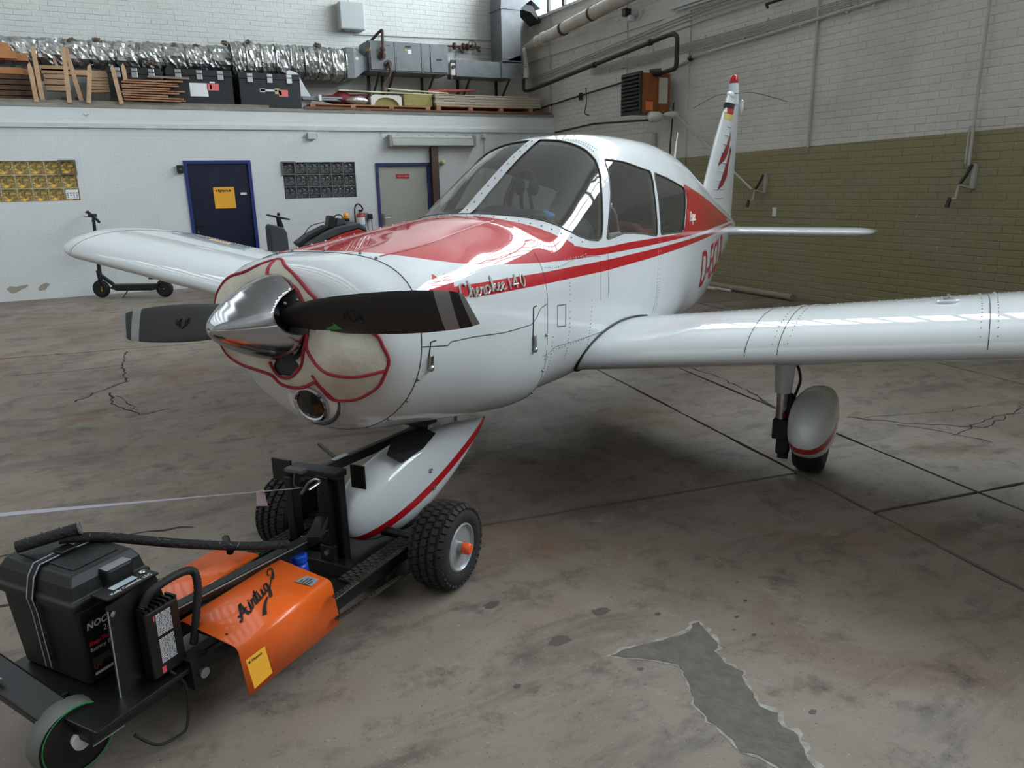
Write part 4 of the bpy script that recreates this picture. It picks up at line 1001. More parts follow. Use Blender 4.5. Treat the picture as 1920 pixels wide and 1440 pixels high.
MB().lathe([(.047, .004), (.047, .016)], A(6.73, 0, 2.62), (0, 0, 1), 20).obj('beacon_ring', M_MATT, bcn)
fr = MB().ball(A(6.62, 0, 2.50), .055, 12, 8, (1.6, .75, .8)).obj('aerial_fairing', M_PW, plane, smooth=True)
for sg in (1, -1): MB().tube(smooth_path([A(6.66, sg*.03, 2.52), A(6.8, sg*.20, 2.53), A(6.98, sg*.50, 2.44)], 5), .0035, 5).obj('whip_aerial', M_STEEL, fr)
MB().lathe([(.001, -.05), (.018, -.03), (.022, .02), (.018, .07), (.001, .1)], A(6.93, .045, 2.44), (0.2, 0, -1), 12).obj('tail_light', M_PW, plane, smooth=True)
MB().tube([A(4.86, 0, 1.70), A(4.92, 0, 1.92), A(4.96, 0, 2.04)], [.012, .007, .004], 8).obj('radio_aerial', M('aerial_cream', (222, 216, 200), .5), plane, smooth=True)
# ------------------------------------------------------------------ lettering on the fuselage
def skin_y(s, z):
    w, zt, zb, zc, nt, nb = [float(q) for q in fus_params(s)]; up_ = z >= zc; n = nt if up_ else nb; H = zt-zc if up_ else zc-zb; t = min(1, abs((z-zc)/H)); return w*(1-t**n)**(1/n)
def skin_text(name, body, fn, size, mat, parent, shear=0, bold=0, cuts=2, e=.0025, sx=1):
    vs, fs = text_mesh(body, size, shear, bold); b = bmesh.new(); bv = [b.verts.new((v[0]*sx, v[1], 0)) for v in vs]
    for f in fs:
        try: b.faces.new([bv[i] for i in f])
        except ValueError: pass
    bmesh.ops.triangulate(b, faces=b.faces[:])
    if cuts: bmesh.ops.subdivide_edges(b, edges=b.edges[:], cuts=cuts, use_grid_fill=True); bmesh.ops.triangulate(b, faces=b.faces[:])
    for v in b.verts: s_, z = fn(v.co.x, v.co.y); v.co = A(s_, skin_y(s_, z)+e, z)
    me = bpy.data.meshes.new(name); b.to_mesh(me); b.free(); me.materials.append(mat); o = bpy.data.objects.new(name, me); COL.objects.link(o); o.parent = parent; return o
skin_text('registration', 'D-ECLR', lambda a, b: (4.16+a*1.02+.10*b, .80+.055*a+b), .405, M('registration_red', (164, 34, 48), .3), o_f, bold=.004, sx=.98)
M_SCR = M('silver_script', (196, 192, 188), .3, .4)
def skin_strokes(name, strokes, fn, wd, mat, parent, e=.004, n=5):
    mb = MB()
    for st in strokes:
        q = smooth_path([(a, b, 0) for a, b in st], n)
        P = []
        for p in q: s_, z = fn(p.x, p.y); P.append(A(s_, skin_y(s_, z)+e, z))
        mb.tube(P, wd, 5)
    return mb.obj(name, mat, parent, smooth=True)
CHER = [[(.17, .40), (.12, .5), (.03, .46), (0, .25), (.02, .06), (.10, 0), (.2, .06), (.27, .3), (.27, .58), (.25, .4), (.255, .02), (.29, .24), (.34, .26), (.355, .05), (.38, .0), (.42, .1)],
        [(.42, .1), (.48, .2), (.46, .27), (.42, .2), (.425, .04), (.48, .0), (.53, .1), (.55, .27), (.57, .2), (.63, .25), (.62, .05), (.66, .0), (.69, .05)],
        [(.77, .27), (.70, .24), (.69, .06), (.75, .0), (.80, .1), (.79, .25), (.75, .27), (.82, .2), (.87, .05), (.90, .1)],
        [(.89, .05), (.93, .4), (.92, .58), (.905, .4), (.90, .02), (.94, .22), (.985, .26), (1.0, .2), (.95, .15), (1.02, .02), (1.06, .1)],
        [(1.06, .1), (1.13, .2), (1.11, .27), (1.07, .2), (1.075, .04), (1.13, .0), (1.18, .1), (1.26, .2), (1.24, .27), (1.20, .2), (1.205, .04), (1.27, .0), (1.33, .08)]]
skin_strokes('name_script', CHER, lambda a, b: (.80+a*.245, 1.143+.115*b+.004*a), .0042, M_SCR, o_c)
skin_strokes('type_number', [[(0, 0), (.0, .42)], [(.22, 0), (.22, .42), (.22, .42), (.12, .14), (.12, .14), (.28, .14)], [(.40, .05), (.37, .2), (.41, .4), (.48, .4), (.51, .2), (.47, .03), (.41, .02)]], lambda a, b: (1.155+a*.245, 1.143+.125*b), .0042, M_SCR, o_c)
skin_strokes('maker_script', [[(.1, -.05), (.12, .5), (.3, .5), (.3, .25), (.12, .22)], [(.4, .3), (.42, 0), (.5, .1)], [(.55, -.35), (.58, .3), (.7, .3), (.68, .03), (.58, .02)], [(.75, .15), (.9, .2), (.85, .3), (.77, .1), (.9, .0)], [(.98, 0), (1.0, .3), (1.1, .28)], [(.0, -.05), (1.15, -.05)]], lambda a, b: (3.69+a*.17, 1.345+.10*b), .0045, M('white_script', (226, 222, 218), .4), o_f)
# ------------------------------------------------------------------ landing gear
def pant_sec(u, c, fwd, rt_, upv, L, W, H, zoff=0, n=28, flat=.0):
    """teardrop fairing section at u in 0..1 along its length"""
    e = (u**.5*1.9*(1-u)**.75)
    e = math.sin(PI*u**.62)**.85 if u not in (0, 1) else .012
    zc = zoff*(u-.42); pts = []
    for k in range(n):
        a = 2*PI*k/n; ca, sa = math.cos(a), math.sin(a); pts.append(c+fwd*(L*(.42-u))+rt_*(W/2*e**.9*np.sign(ca)*abs(ca)**.8)+upv*(zc+H/2*e*np.sign(sa)*abs(sa)**.8))
    return pts
def pant(name, c, fwd, upv, L, W, H, zoff, parent, stripe):
    fwd = Vector(fwd).normalized(); rt_ = fwd.cross(Vector(upv)).normalized(); up2 = rt_.cross(fwd); us = [0, .004, .015, .035, .07, .12, .18, .25, .33, .42, .5, .58, .66, .74, .82, .9, .96, 1]
    mb = MB(); n = 28
    for u in us: mb.v += pant_sec(u, Vector(c), fwd, rt_, up2, L, W, H, zoff)
    fs = [(i*n+k, i*n+(k+1) % n, (i+1)*n+(k+1) % n, (i+1)*n+k) for i in range(len(us)-1) for k in range(n)]+[tuple(range(n)), tuple((len(us)-1)*n+k for k in range(n))]
    # split along the stripe planes so the stripe is crisp
    b = bmesh.new(); vs = [b.verts.new(v) for v in mb.v]
    for f in fs: b.faces.new([vs[i] for i in f])
    o_, nr = Vector(c)+up2*stripe[0]+fwd*0, (up2-fwd*stripe[2]).normalized()
    for d in (0, stripe[1]): bmesh.ops.bisect_plane(b, geom=b.verts[:]+b.edges[:]+b.faces[:], plane_co=o_+nr*d, plane_no=nr)
    b.normal_update(); bmesh.ops.recalc_face_normals(b, faces=b.faces)
    for f in b.faces: h = (f.calc_center_median()-o_).dot(nr); f.material_index = 1 if 0 < h < stripe[1] else 0
    me = bpy.data.meshes.new(name); b.to_mesh(me); b.free(); me.materials.append(M_PW); me.materials.append(M_PR); sm(me, .7)
    o = bpy.data.objects.new(name, me); COL.objects.link(o); o.parent = parent; return o
def tyre(p, ax, R, W, parent, name='tyre'):
    w = W/2; prof = [(R*.55, -w*.8), (R*.72, -w), (R*.9, -w*.92), (R*.985, -w*.55), (R, 0), (R*.985, w*.55), (R*.9, w*.92), (R*.72, w), (R*.55, w*.8)]
    return MB().lathe(prof, p, ax, 36).obj(name, M_RUB, parent, smooth=.9)
# nose gear: leg turned with the wheel sitting on the tug
NF = Vector((.93, -.125, -.27)).normalized()          # pant nose direction (forward, slightly to starboard and down)
NP = A(.93, .085, .262)
npnt = pant('nose_wheel_fairing', NP, NF, (0, 0, 1), 1.02, .25, .37, -.02, plane, (-.07, .042, -.05))
tyre(A(.86, .085, .19), (.13, 1, 0), .16, .12, plane, 'nose_tyre')
ng = MB().cyl(A(1.12, .03, .58), A(1.10, .03, .44), .045, 18).obj('nose_strut', M_MATT, plane, smooth=.6)
MB().cyl(A(1.10, .03, .46), A(1.07, .04, .34), .030, 18).obj('strut_piston', M_CHROME, ng, smooth=.6)
MB().box(A(1.10, .03, .50), (.12, .15, .06)).obj('strut_collar', M_MATT, ng, bevel=.01)
mb = MB(); mb.beam(A(1.16, .05, .49), A(1.25, .05, .40), .04, .012); mb.beam(A(1.25, .05, .40), A(1.13, .06, .34), .04, .012); mb.obj('torque_link', M_PW, ng)
MB().tube(smooth_path([A(1.05, .07, .45), A(1.0, .13, .40), A(.96, .15, .36)], 4), .008, 6).obj('hose', M_RUB, ng)
mb = MB(); mb.add([NP+Vector(p) for p in ((.16, .10, .135), (.02, .115, .165), (-.10, .10, .20), (-.12, .0, .215), (.08, -.02, .198), (.18, .03, .168))], [tuple(range(6))]); mb.obj('fairing_cutout', M_MATT, npnt)
for p in ((-.02, .128, .045), (-.04, .128, -.05)): MB().lathe([(.011, 0), (.011, .004), (.004, .006), (.001, .003)], NP+Vector(p)-Vector((0, .006, 0)), (0, 1, 0), 12).obj('fairing_screw', M_SILV, npnt)
MB().cyl(A(1.42, .03, .52), A(1.40, .03, .33), .013, 12).obj('drain_tube', M_SILV, plane, smooth=.6)
MB().lathe([(.11, 0), (.10, -.04), (.06, -.055), (.001, -.06)], A(1.33, .03, .515), (0, 0, 1), 20).obj('exhaust_fairing', M_PW, plane, smooth=True)
# main gear
def main_gear(sg):
    g = MB().lathe([(.060, .0), (.056, -.10), (.047, -.22), (.046, -.24), (.001, -.24)], A(2.70, sg*1.435, .655), (0, 0, 1), 20).obj('main_strut', M_PW, plane, smooth=.7)
    MB().cyl(A(2.70, sg*1.435, .43), A(2.70, sg*1.435, .20), .034, 16).obj('strut_piston', M_CHROME, g, smooth=.6)
    mb = MB(); mb.box(A(2.70, sg*1.44, .20), (.09, .09, .12)); mb.box(A(2.70, sg*1.455, .11), (.07, .07, .12)); mb.box(A(2.71, sg*1.475, .30), (.04, .03, .22)); mb.obj('axle_housing', M_MATT, g, bevel=.008)
    MB().box(A(2.69, sg*1.46, .05), (.03, .06, .06)).obj('jack_point', M_MATT, g, bevel=.006)
    MB().tube(smooth_path([A(2.72, sg*1.48, .62), A(2.72, sg*1.52, .5), A(2.71, sg*1.495, .38), A(2.70, sg*1.49, .25)], 5), .008, 6).obj('brake_hose', M_RUB, g)
    w = pant('wheel_fairing', A(2.76, sg*1.615, .272), (1, 0, -.02), (0, 0, 1), 1.0, .25, .375, .0, plane, (.01, .05, -.32))
    tyre(A(2.79, sg*1.60, .155), (0, 1, 0), .215, .17, plane, 'main_tyre'); return g
main_gear(1); main_gear(-1)
# ------------------------------------------------------------------ cockpit seen through the plexiglass
M_PANEL = M('cockpit_black', (30, 30, 32), .7); M_SEAT = M('dark_red_upholstery', (116, 44, 50), .75, bump=(40, .2))
mb = MB(); n = 12; vs = []
for s_ in (1.62, 1.75, 1.95, 2.05):
    for k in range(n+1): y = -.44+.88*k/n; vs.append(A(s_, y*(1 if s_ > 1.7 else .9), 1.395-.42*abs(y)**2.2-(.0 if s_ < 2 else .02)))
mb.add(vs, [(i*(n+1)+k, i*(n+1)+k+1, (i+1)*(n+1)+k+1, (i+1)*(n+1)+k) for i in range(3) for k in range(n)]); mb.obj('glareshield', M_PANEL, plane, smooth=.8)
MB().box(A(2.03, 0, 1.19), (.04, .92, .34)).obj('instrument_panel', M_PANEL, plane, bevel=.02)
def seat(y):
    s_ = MB().box(A(2.80, y, .86), (.46, .44, .14)).obj('seat', M_SEAT, plane, bevel=.04)
    mb = MB(); P = [(-.22, 0), (.22, 0), (.215, .30), (.19, .42), (.12, .48), (0, .5), (-.12, .48), (-.19, .42), (-.215, .30)]
    q = [A(2.92+b*.22, y+a, .86+b) for a, b in P]; q2 = [A(3.03+b*.22, y+a, .86+b) for a, b in P]; k = len(P)
    mb.add(q+q2, [tuple(range(k)), tuple(range(k, 2*k))]+[(i, (i+1) % k, k+(i+1) % k, k+i) for i in range(k)]); mb.obj('seat_back', M_SEAT, s_, bevel=.02, smooth=.7)
seat(.25); seat(-.25)
MB().box(A(3.65, 0, 1.02), (.14, .9, .34)).obj('rear_bench_back', M_PANEL, plane, bevel=.03)
# door latch hanging inside the port window
mb = MB(); mb.tube(smooth_path([A(2.30, .50, 1.33), A(2.31, .49, 1.40), A(2.36, .48, 1.455), A(2.42, .48, 1.455), A(2.45, .49, 1.40), A(2.455, .50, 1.32)], 5), .006, 6); lt2 = mb.obj('window_latch_hoop', M_SILV, plane, smooth=True)
MB().box(A(2.375, .505, 1.31), (.17, .02, .03)).obj('latch_bar', M('latch_ivory', (206, 198, 186), .5), lt2, bevel=.004); MB().box(A(2.375, .51, 1.275), (.17, .02, .03)).obj('latch_bar', MATS['latch_ivory'], lt2, bevel=.004)
MB().ball(A(2.385, .475, 1.475), .016, 8, 6).obj('latch_knob', M_SILV, lt2, smooth=True)
pm = gm(plane)
def loose(name, label, cat, mb, mat, smooth=True):
    o = mb.obj(name, mat, None, smooth=smooth); o.matrix_world = pm; return tag(o, label, cat)
def lump(c, r, sc_, seed, amp=.18):
    mb = MB().ball(c, r, 22, 14, sc_); R_ = random.Random(seed); ph = [R_.uniform(0, 6) for _ in range(6)]
    C_ = Vector(c)
    for i, v in enumerate(mb.v):
        d = v-C_; k = 1+amp*(math.sin(17*d.x+ph[0])*math.sin(13*d.y+ph[1])+.6*math.sin(31*d.y+ph[2]+20*d.z)); mb.v[i] = C_+d*k
    return mb
M_BAG = M('navy_black_fabric', (36, 37, 46), .7, bump=(25, .3))
loose('jacket', 'dark folded jacket lying on the glareshield behind the windshield post', 'clothing', lump(A(1.88, .10, 1.435), .16, (.8, 1.35, .30), 3), M_BAG)
loose('headset_bag', 'black padded bag on the starboard end of the glareshield', 'bag', lump(A(1.92, -.24, 1.425), .13, (.8, 1.2, .34), 5), M('black_padded_fabric', (26, 26, 28), .75))
loose('blue_cloth', 'small bright blue cloth tucked beside the jacket in the windshield', 'cloth', lump(A(1.97, .27, 1.43), .05, (.9, 1.2, .5), 6), M('bright_blue_cloth', (56, 128, 214), .7))
loose('satchel', 'dark grey crumpled bag in the port corner of the windshield', 'bag', lump(A(2.10, .40, 1.33), .12, (1.1, .7, .8), 8), M('dark_grey_bag', (48, 48, 54), .7))
mb = MB(); mb.add([A(3.22, .22, 1.20), A(3.24, .42, 1.20), A(3.30, .42, 1.30), A(3.28, .22, 1.31), A(3.4, .42, 1.20), A(3.4, .22, 1.20)], [(0, 1, 2, 3), (3, 2, 4, 5)]); loose('orange_vest', 'folded orange vest on the seat in the side window', 'clothing', mb, M('orange_cloth', (226, 98, 40), .8), False)
hs = MB(); hs.tube(smooth_path([A(2.10, .10, 1.58), A(2.11, .115, 1.48), A(2.12, .12, 1.38)], 5), .010, 8); hs.tube(smooth_path([A(2.10, .06, 1.58), A(2.11, .05, 1.48), A(2.12, .09, 1.38)], 5), .010, 8)
hb = thing('headset', 'black headset with cable hanging from the windshield post', 'headset'); hb.matrix_world = pm
hs.obj('cable', M_RUB, hb, smooth=True)
MB().tube(smooth_path([A(2.12, .03, 1.62), A(2.12, .05, 1.665), A(2.12, .11, 1.66), A(2.12, .13, 1.60)], 5), .012, 8).obj('headband', M_PANEL, hb, smooth=True)
for y in (.035, .125): MB().ball(A(2.12, y, 1.585), .042, 12, 8, (1, .6, 1.2)).obj('ear_cup', M_PANEL, hb, smooth=True)
# ------------------------------------------------------------------ the orange tug (own axes: x toward its caster, y to the camera side)
tug = thing('aircraft_tug', 'orange and black electric tug holding the nose wheel, battery box on its rear end', 'tug', (.718, 3.013, 0), math.atan2(-.6, -.8))
M_ORG = M('orange_powder_coat', (232, 98, 28), .32, coat=.3, vary=(4, .06)); M_BLK = M('black_powder_coat', (15, 15, 16), .38, vary=(8, .25)); M_BOX = M('black_battery_plastic', (21, 22, 24), .5, vary=(14, .18), bump=(60, .1))
M_TYRE = M('turf_tyre_rubber', (38, 36, 34), .8, vary=(30, .3)); M_RIM = M('silver_rim_paint', (172, 174, 178), .35, .4, vary=(9, .15)); M_GREY = M('grey_sticker', (128, 132, 136), .5); M_EDGE = M('worn_bright_edge', (178, 178, 180), .3, .8)
# turf wheels
def wheel(y, out):
    R, W = .178, .165; w = W/2
    wh = MB().lathe([(.090, -w*.72), (.104, -w*.95), (.135, -w*1.0), (.156, -w*.9), (.168, -w*.62), (.170, 0), (.168, w*.62), (.156, w*.9), (.135, w*1.0), (.104, w*.95), (.090, w*.72)], (0, y, R), (0, 1, 0), 48).obj('wheel', M_TYRE, tug, smooth=.9)
    MB().lathe([(.112, w*.80), (.103, w*.90), (.094, w*.96), (.088, w*.86), (.083, w*.3), (.074, w*-.1), (.066, w*-.05), (.034, w*.0), (.032, w*.55), (.028, w*.58), (.001, w*.58)], (0, y, R), (0, out, 0), 40).obj('rim', M_RIM, wh, smooth=.6)
    MB().cyl((0, y+out*w*.6, R), (0, y+out*w*1.02, R), .026, 20).obj('hub', M_SILV, wh, smooth=.6)
    MB().lathe([(.024, w*1.0), (.024, w*1.32), (.018, w*1.42), (.001, w*1.44)], (0, y, R), (0, out, 0), 18).obj('hub_cap', M('orange_cap', (232, 88, 40), .4), wh, smooth=.7)
    MB().cyl((.05, y+out*w*.35, R+.035), (.052, y+out*w*.75, R+.04), .006).obj('valve_stem', M_RUB, wh)
    # tread lugs: wavy turf blocks
    lug = MB(); a = [(-.013, -.013), (-.004, -.017), (.006, -.012), (.015, -.014), (.013, .008), (.005, .013), (-.005, .009), (-.015, .012)]; k = len(a)
    lug.add([(x, q, 0) for x, q in a]+[(x*.86, q*.86, .011) for x, q in a], [tuple(range(k, 2*k))]+[(i, (i+1) % k, k+(i+1) % k, k+i) for i in range(k)]); me = None
    n = 34
    for row, (v, tilt) in enumerate(((-.066, -.62), (-.036, -.12), (0, 0), (.036, .12), (.066, .62))):
        rr = [.160, .169, .170, .169, .160][row]
        for i in range(n):
            t = 2*PI*(i+(.5 if row % 2 else 0))/n
            if me is None: o = lug.obj('tread_block', M_TYRE, wh); me = o.data
            else: o = bpy.data.objects.new('tread_block', me); COL.objects.link(o); o.parent = wh
            rad = Vector((math.sin(t), 0, math.cos(t))); ax = Vector((0, 1, 0)); nrm = (rad*math.cos(tilt)+ax*math.sin(tilt)).normalized(); tn = Vector((math.cos(t), 0, -math.sin(t))); bi = nrm.cross(tn)
            o.matrix_local = Matrix.Translation(Vector((0, y+v, R))+rad*rr) @ Matrix(((tn.x, bi.x, nrm.x, 0), (tn.y, bi.y, nrm.y, 0), (tn.z, bi.z, nrm.z, 0), (0, 0, 0, 1)))
    return wh
wheel(.475, 1); wheel(-.335, -1)
MB().cyl((0, -.26, .178), (0, .40, .178), .02, 16).obj('axle', M_BLK, tug, smooth=.6)
# chassis
CY = .05
mb = MB()
mb.beam((1.345, CY+.06, .155), (.56, CY+.10, .155), .05, .07); mb.beam((1.345, CY-.16, .155), (.56, CY-.125, .155), .05, .07)
mb.beam((1.32, CY-.18, .155), (1.32, CY+.085, .155), .05, .07); mb.beam((.56, CY-.30, .155), (.56, CY+.30, .155), .05, .06)
mb.beam((.56, CY+.24, .155), (-.34, CY+.24, .135), .09, .05); mb.beam((.56, CY-.24, .155), (-.34, CY-.24, .135), .09, .05); mb.beam((.22, CY-.3, .10), (.22, CY+.3, .10), .06, .05)
mb.obj('chassis', M_BLK, tug, bevel=.004)
for a, b in (((1.345, CY+.087, .191), (1.05, CY+.101, .191)), ((.64, CY+.285, .183), (.40, CY+.285, .180)), ((1.345, CY+.087, .1205), (1.25, CY+.092, .1205))): MB().beam(a, b, .003, .003).obj('worn_edge', M_EDGE, tug)
MB().bb((-.36, CY-.20, .075), (.20, CY+.20, .085)).obj('lift_plate', M_BLK, tug)
# serrated treads on the two ramps
for sg in (1, -1):
    tr = MB().beam((.42, CY+sg*.24, .184), (-.30, CY+sg*.24, .166), .07, .006).obj('ramp_tread', M('grip_pad', (34, 33, 33), .9), tug)
    for i in range(22):
        for j in (-1, 0, 1):
            x = .40-.031*i+(.012 if j == 0 else 0); z = .184-.025*(.42-x)/.72+.006
            MB().box((x, CY+sg*.24+j*.022, z), (.020, .017, .006), None).obj('grip_block', MATS['grip_pad'], tr)
# spine bar on top of the covers
MB().beam((1.04, CY+.005, .318), (.30, CY+.055, .295), .045, .035).obj('spine_bar', M_BLK, tug, bevel=.004); MB().beam((1.03, CY+.029, .332), (.33, CY+.079, .310), .003, .003).obj('worn_edge', M_EDGE, tug)
# folded orange covers
def cover(sg, name):
    y = lambda v: CY+sg*v; x0, x1 = .555, .990; pr = [(.045, .292), (.055, .300), (.272, .270), (.284, .265), (.292, .254), (.313, .105)]
    mb = MB(); k = len(pr); mb.add([(x, y(a), b) for x in (x0, x1) for a, b in pr], [(i, i+1, k+i+1, k+i) for i in range(k-1)]); o = mb.obj(name, M_ORG, tug, smooth=.27); s_ = o.modifiers.new('s', 'SOLIDIFY'); s_.thickness = .004; s_.offset = 0; return o
cr_ = cover(1, 'cover'); cl_ = cover(-1, 'cover')
# lettering on the near cover: plane axes along -x (reading direction toward the axle) on the sloping top
TOPN = Vector((0, -.016, 0)); fold = lambda v: float(np.interp(v, [.045, .055, .272, .284], [.292, .300, .270, .265]))
def on_top(px, py):
    """decal coordinates measured on the photograph crop -> cover: px along the tug (toward axle), py across (down = outward)"""
    return Vector((px, CY+py, fold(py)+.0045))
def strokes(name, items, mat, parent, wd, place):
    mb = MB()
    for st, w in items:
        q = smooth_path([(a, b, 0) for a, b in st], 6); n = len(q); W = [w[0]+(w[1]-w[0])*i/(n-1) for i in range(n)] if hasattr(w, '__len__') else [w]*n
        vs, fs = ribbon([(p.x, p.y) for p in q], [v*wd for v in W]); mb.add([place(v.x, v.y) for v in vs], fs)
    return mb.obj(name, mat, parent, fix=False)
# brush script, unit = cap height, baseline along +a
AIR = [([(-.12, .12), (-.02, .0), (.10, .18), (.30, .78), (.42, 1.0)], (.08, .15)), ([(.42, 1.0), (.44, .6), (.50, .2), (.60, -.02)], .15), ([(-.08, .42), (.2, .34), (.55, .42), (.66, .46)], .09), ([(.62, .0), (.74, -.02), (.82, .14)], .10),
       ([(.80, .05), (.88, .5), (.90, .52), (.86, .1), (.94, .03), (1.02, .16)], .09), ([(.93, .70), (.95, .76)], .11),
       ([(1.0, .12), (1.12, .55), (1.10, .5), (1.28, .52), (1.26, .42), (1.22, .1), (1.30, .03), (1.38, .16)], .09),
       ([(1.36, .12), (1.52, .85), (1.48, .6), (1.44, .1), (1.54, .03), (1.64, .18)], .10), ([(1.30, .62), (1.70, .66)], .10),
       ([(1.64, .55), (1.66, .1), (1.76, .02), (1.88, .2), (1.94, .55), (1.92, .1), (2.0, .03), (2.08, .14)], .09),
       ([(2.42, .5), (2.26, .56), (2.14, .3), (2.2, .04), (2.36, .16), (2.44, .54)], .09), ([(2.44, .54), (2.40, .0), (2.28, -.42), (2.14, -.38), (2.3, -.1), (2.6, .2), (3.0, .58)], .08),
       ([(3.0, .58), (3.28, .86), (3.2, 1.12), (2.98, 1.12), (2.86, .9), (2.92, .74)], .06), ([(3.28, .86), (3.12, .52), (2.94, .34)], (.06, .12)), ([(2.0, -.28), (1.72, -.42), (1.42, -.72), (1.24, -1.0)], (.10, .26))]
# the word runs diagonally up the cover: baseline measured from (455,1160) to (500,1110)
BO, BA, BB = Vector((.892, .210)), Vector((-.074, -.021)), Vector((-.040, -.085))
strokes('cover_lettering', AIR, M_INK, cr_, 1.35, lambda a, b: on_top(*(BO+BA*a+BB*b*.72)))
mb = MB(); mb.add([on_top(*p) for p in ((.635, .195), (.585, .205), (.575, .255), (.622, .262))], [(0, 1, 2, 3)]); rp = mb.obj('rating_plate', M_GREY, cr_, fix=False)
mb = MB()
for i, (a, b) in enumerate(((.15, .5), (.15, .8), (.1, .9), (.2, .7))):
    P = lambda t, v: on_top(.635-.012*0-(.052*v), .202+.055*t)+Vector((0, 0, .0006)); t0 = .15+.2*i; mb.add([P(t0, a), P(t0, b), P(t0+.08, b), P(t0+.08, a)], [(0, 1, 2, 3)])
mb.obj('print', M_INK, rp, fix=False)
def on_side(x, v): return Vector((x, CY+.2935+.02*v+.0035, .243-.14*v))       # lower apron of the near cover
mb = MB(); mb.add([on_side(*p) for p in ((.975, .17), (.895, .17), (.890, .86), (.968, .90))], [(0, 1, 2, 3)]); ys = mb.obj('cover_sticker', M_YEL, cr_, fix=False)
mb = MB(); vs, fs = text_mesh('flightparts.de', 1, bold=.02); mb.add([on_side(.955-a*.0083, .29-b*.085)+Vector((0, .0012, 0)) for a, b, _ in vs], fs); mb.add([on_side(.964+.004*math.cos(t), .265+.03*math.sin(t))+Vector((0, .0012, 0)) for t in [2*PI*i/8 for i in range(8)]], [tuple(range(8))]); mb.obj('lettering', M_INK, ys, fix=False)
MB().lathe([(.004, 0), (.004, .002), (.001, .003)], on_top(.965, .22), (0, 0, 1), 8).obj('cover_screw', M_INK, cr_)
# mast carrying the winch hook
mb = MB(); mb.beam((.20, CY-.19, .05), (.20, CY-.19, .46), .04, .05, (1, 0, 0)); mb.beam((.20, CY-.01, .05), (.20, CY-.01, .49), .06, .045, (1, 0, 0)); mb.beam((.17, CY+.03, .05), (.17, CY+.03, .50), .04, .04, (1, 0, 0)); mast = mb.obj('mast', M_BLK, tug, bevel=.004)
MB().beam((.18, CY-.20, .485), (.18, CY+.06, .495), .07, .03, (0, 0, 1)).obj('mast_head', M_BLK, mast, bevel=.004)
MB().bb((.195, CY-.285, .43), (.205, CY-.185, .525)).obj('end_plate', M_BLK, mast); MB().bb((.08, CY+.03, .40), (.088, CY+.10, .50)).obj('end_plate', M_BLK, mast)
MB().bb((.225, CY-.165, .503), (.26, CY-.075, .516)).obj('worn_bracket', M('scuffed_steel', (110, 108, 106), .5, .5), mast)
for i in range(8): MB().cyl((.2235, CY-.01, .12+.042*i), (.226, CY-.01, .12+.042*i), .006, 8).obj('adjuster_hole', M_RUB, mast)
MB().bb((.21, CY-.04, .10), (.235, CY+.03, .19)).obj('mast_sleeve', M_BLK, mast, bevel=.003); MB().cyl((.235, CY+.0, .165), (.246, CY+.0, .165), .010, 8).obj('bolt', M_SILV, mast)
MB().bb((.27, CY-.10, .20), (.275, CY-.06, .235)).obj('tag_plate', M_GREY, mast)
mb = MB(); mb.tube(smooth_path([(.24, CY-.10, .49), (.27, CY-.10, .505), (.30, CY-.08, .47), (.29, CY-.04, .46)], 5), .0035, 6); mb.obj('safety_wire', M_STEEL, mast)
# lever bar: grip, taped arm, stub
P3 = [(1.14, -.19, .592), (1.05, -.12, .572), (.898, .012, .507), (.70, .095, .420), (.52, .118, .348)]
P3 = [Vector(p) for p in P3]
tb = MB().tube(smooth_path(P3, 8), .0155, 12).obj('lever_arm', M('taped_black', (24, 23, 24), .7, vary=(60, .5), bump=(70, .6)), tug, smooth=True)
MB().tube([(1.225, -.262, .590), (1.16, -.205, .604), (1.095, -.153, .616)], .0185, 14).obj('lever_grip', MATS['taped_black'], tb, smooth=.9)
MB().lathe([(.009, 0), (.0195, 0), (.021, .006), (.009, .007)], (1.097, -.155, .6155), (-.74, .58, .14), 16).obj('frayed_grip_end', M('frayed_white_tape', (150, 148, 146), .8, vary=(80, .7)), tb)
M_FRAY = MATS['frayed_white_tape']; R_ = random.Random(3); Q = smooth_path(P3, 8)
for i in range(26):
    c = Q[R_.randrange(2, len(Q)-1)]; a = R_.uniform(-1.2, 1.2); c = c+Vector((.004*math.sin(a), .0155*math.sin(a), .0155*math.cos(a))); d = Vector((R_.uniform(-1, 1), R_.uniform(-1, 1), R_.uniform(-.2, .6)))*.016; MB().tube([c-d*.5, c, c+d], .0011, 4).obj('loose_thread', M_FRAY, tb)
for p, d in (((1.17, -.216, .604), .0200), ((1.135, -.185, .611), .0203), ((1.205, -.243, .597), .0198)):
    MB().tube([Vector(p)+Vector((-.10*d*math.sin(t), .6*d*math.cos(t), d*math.sin(t))) for t in np.linspace(.1, 2.8, 10)], .0013, 4).obj('loose_thread', M_FRAY, tb)
MB().cyl((.60, -.105, .365), (.66, -.02, .355), .013, 12).obj('lever_stub', M_BLK, tug, smooth=.6)
MB().beam((.42, CY+.10, .325), (.27, CY+.02, .33), .05, .03).obj('lever_pivot', M_BLK, tug, bevel=.004)
# lift arm running back under the aeroplane nose
la = MB().beam((.10, CY-.10, .462), (-.56, CY-.05, .448), .035, .04).obj('lift_arm', M_BLK, tug, bevel=.004); MB().beam((.04, CY-.095, .486), (-.04, CY-.09, .486), .02, .006).obj('white_label', M_PAPER, la)
MB().cyl((-.173, -.308, .45), (-.042, -.093, .45), .009, 8).obj('release_rod', M_BLK, la)
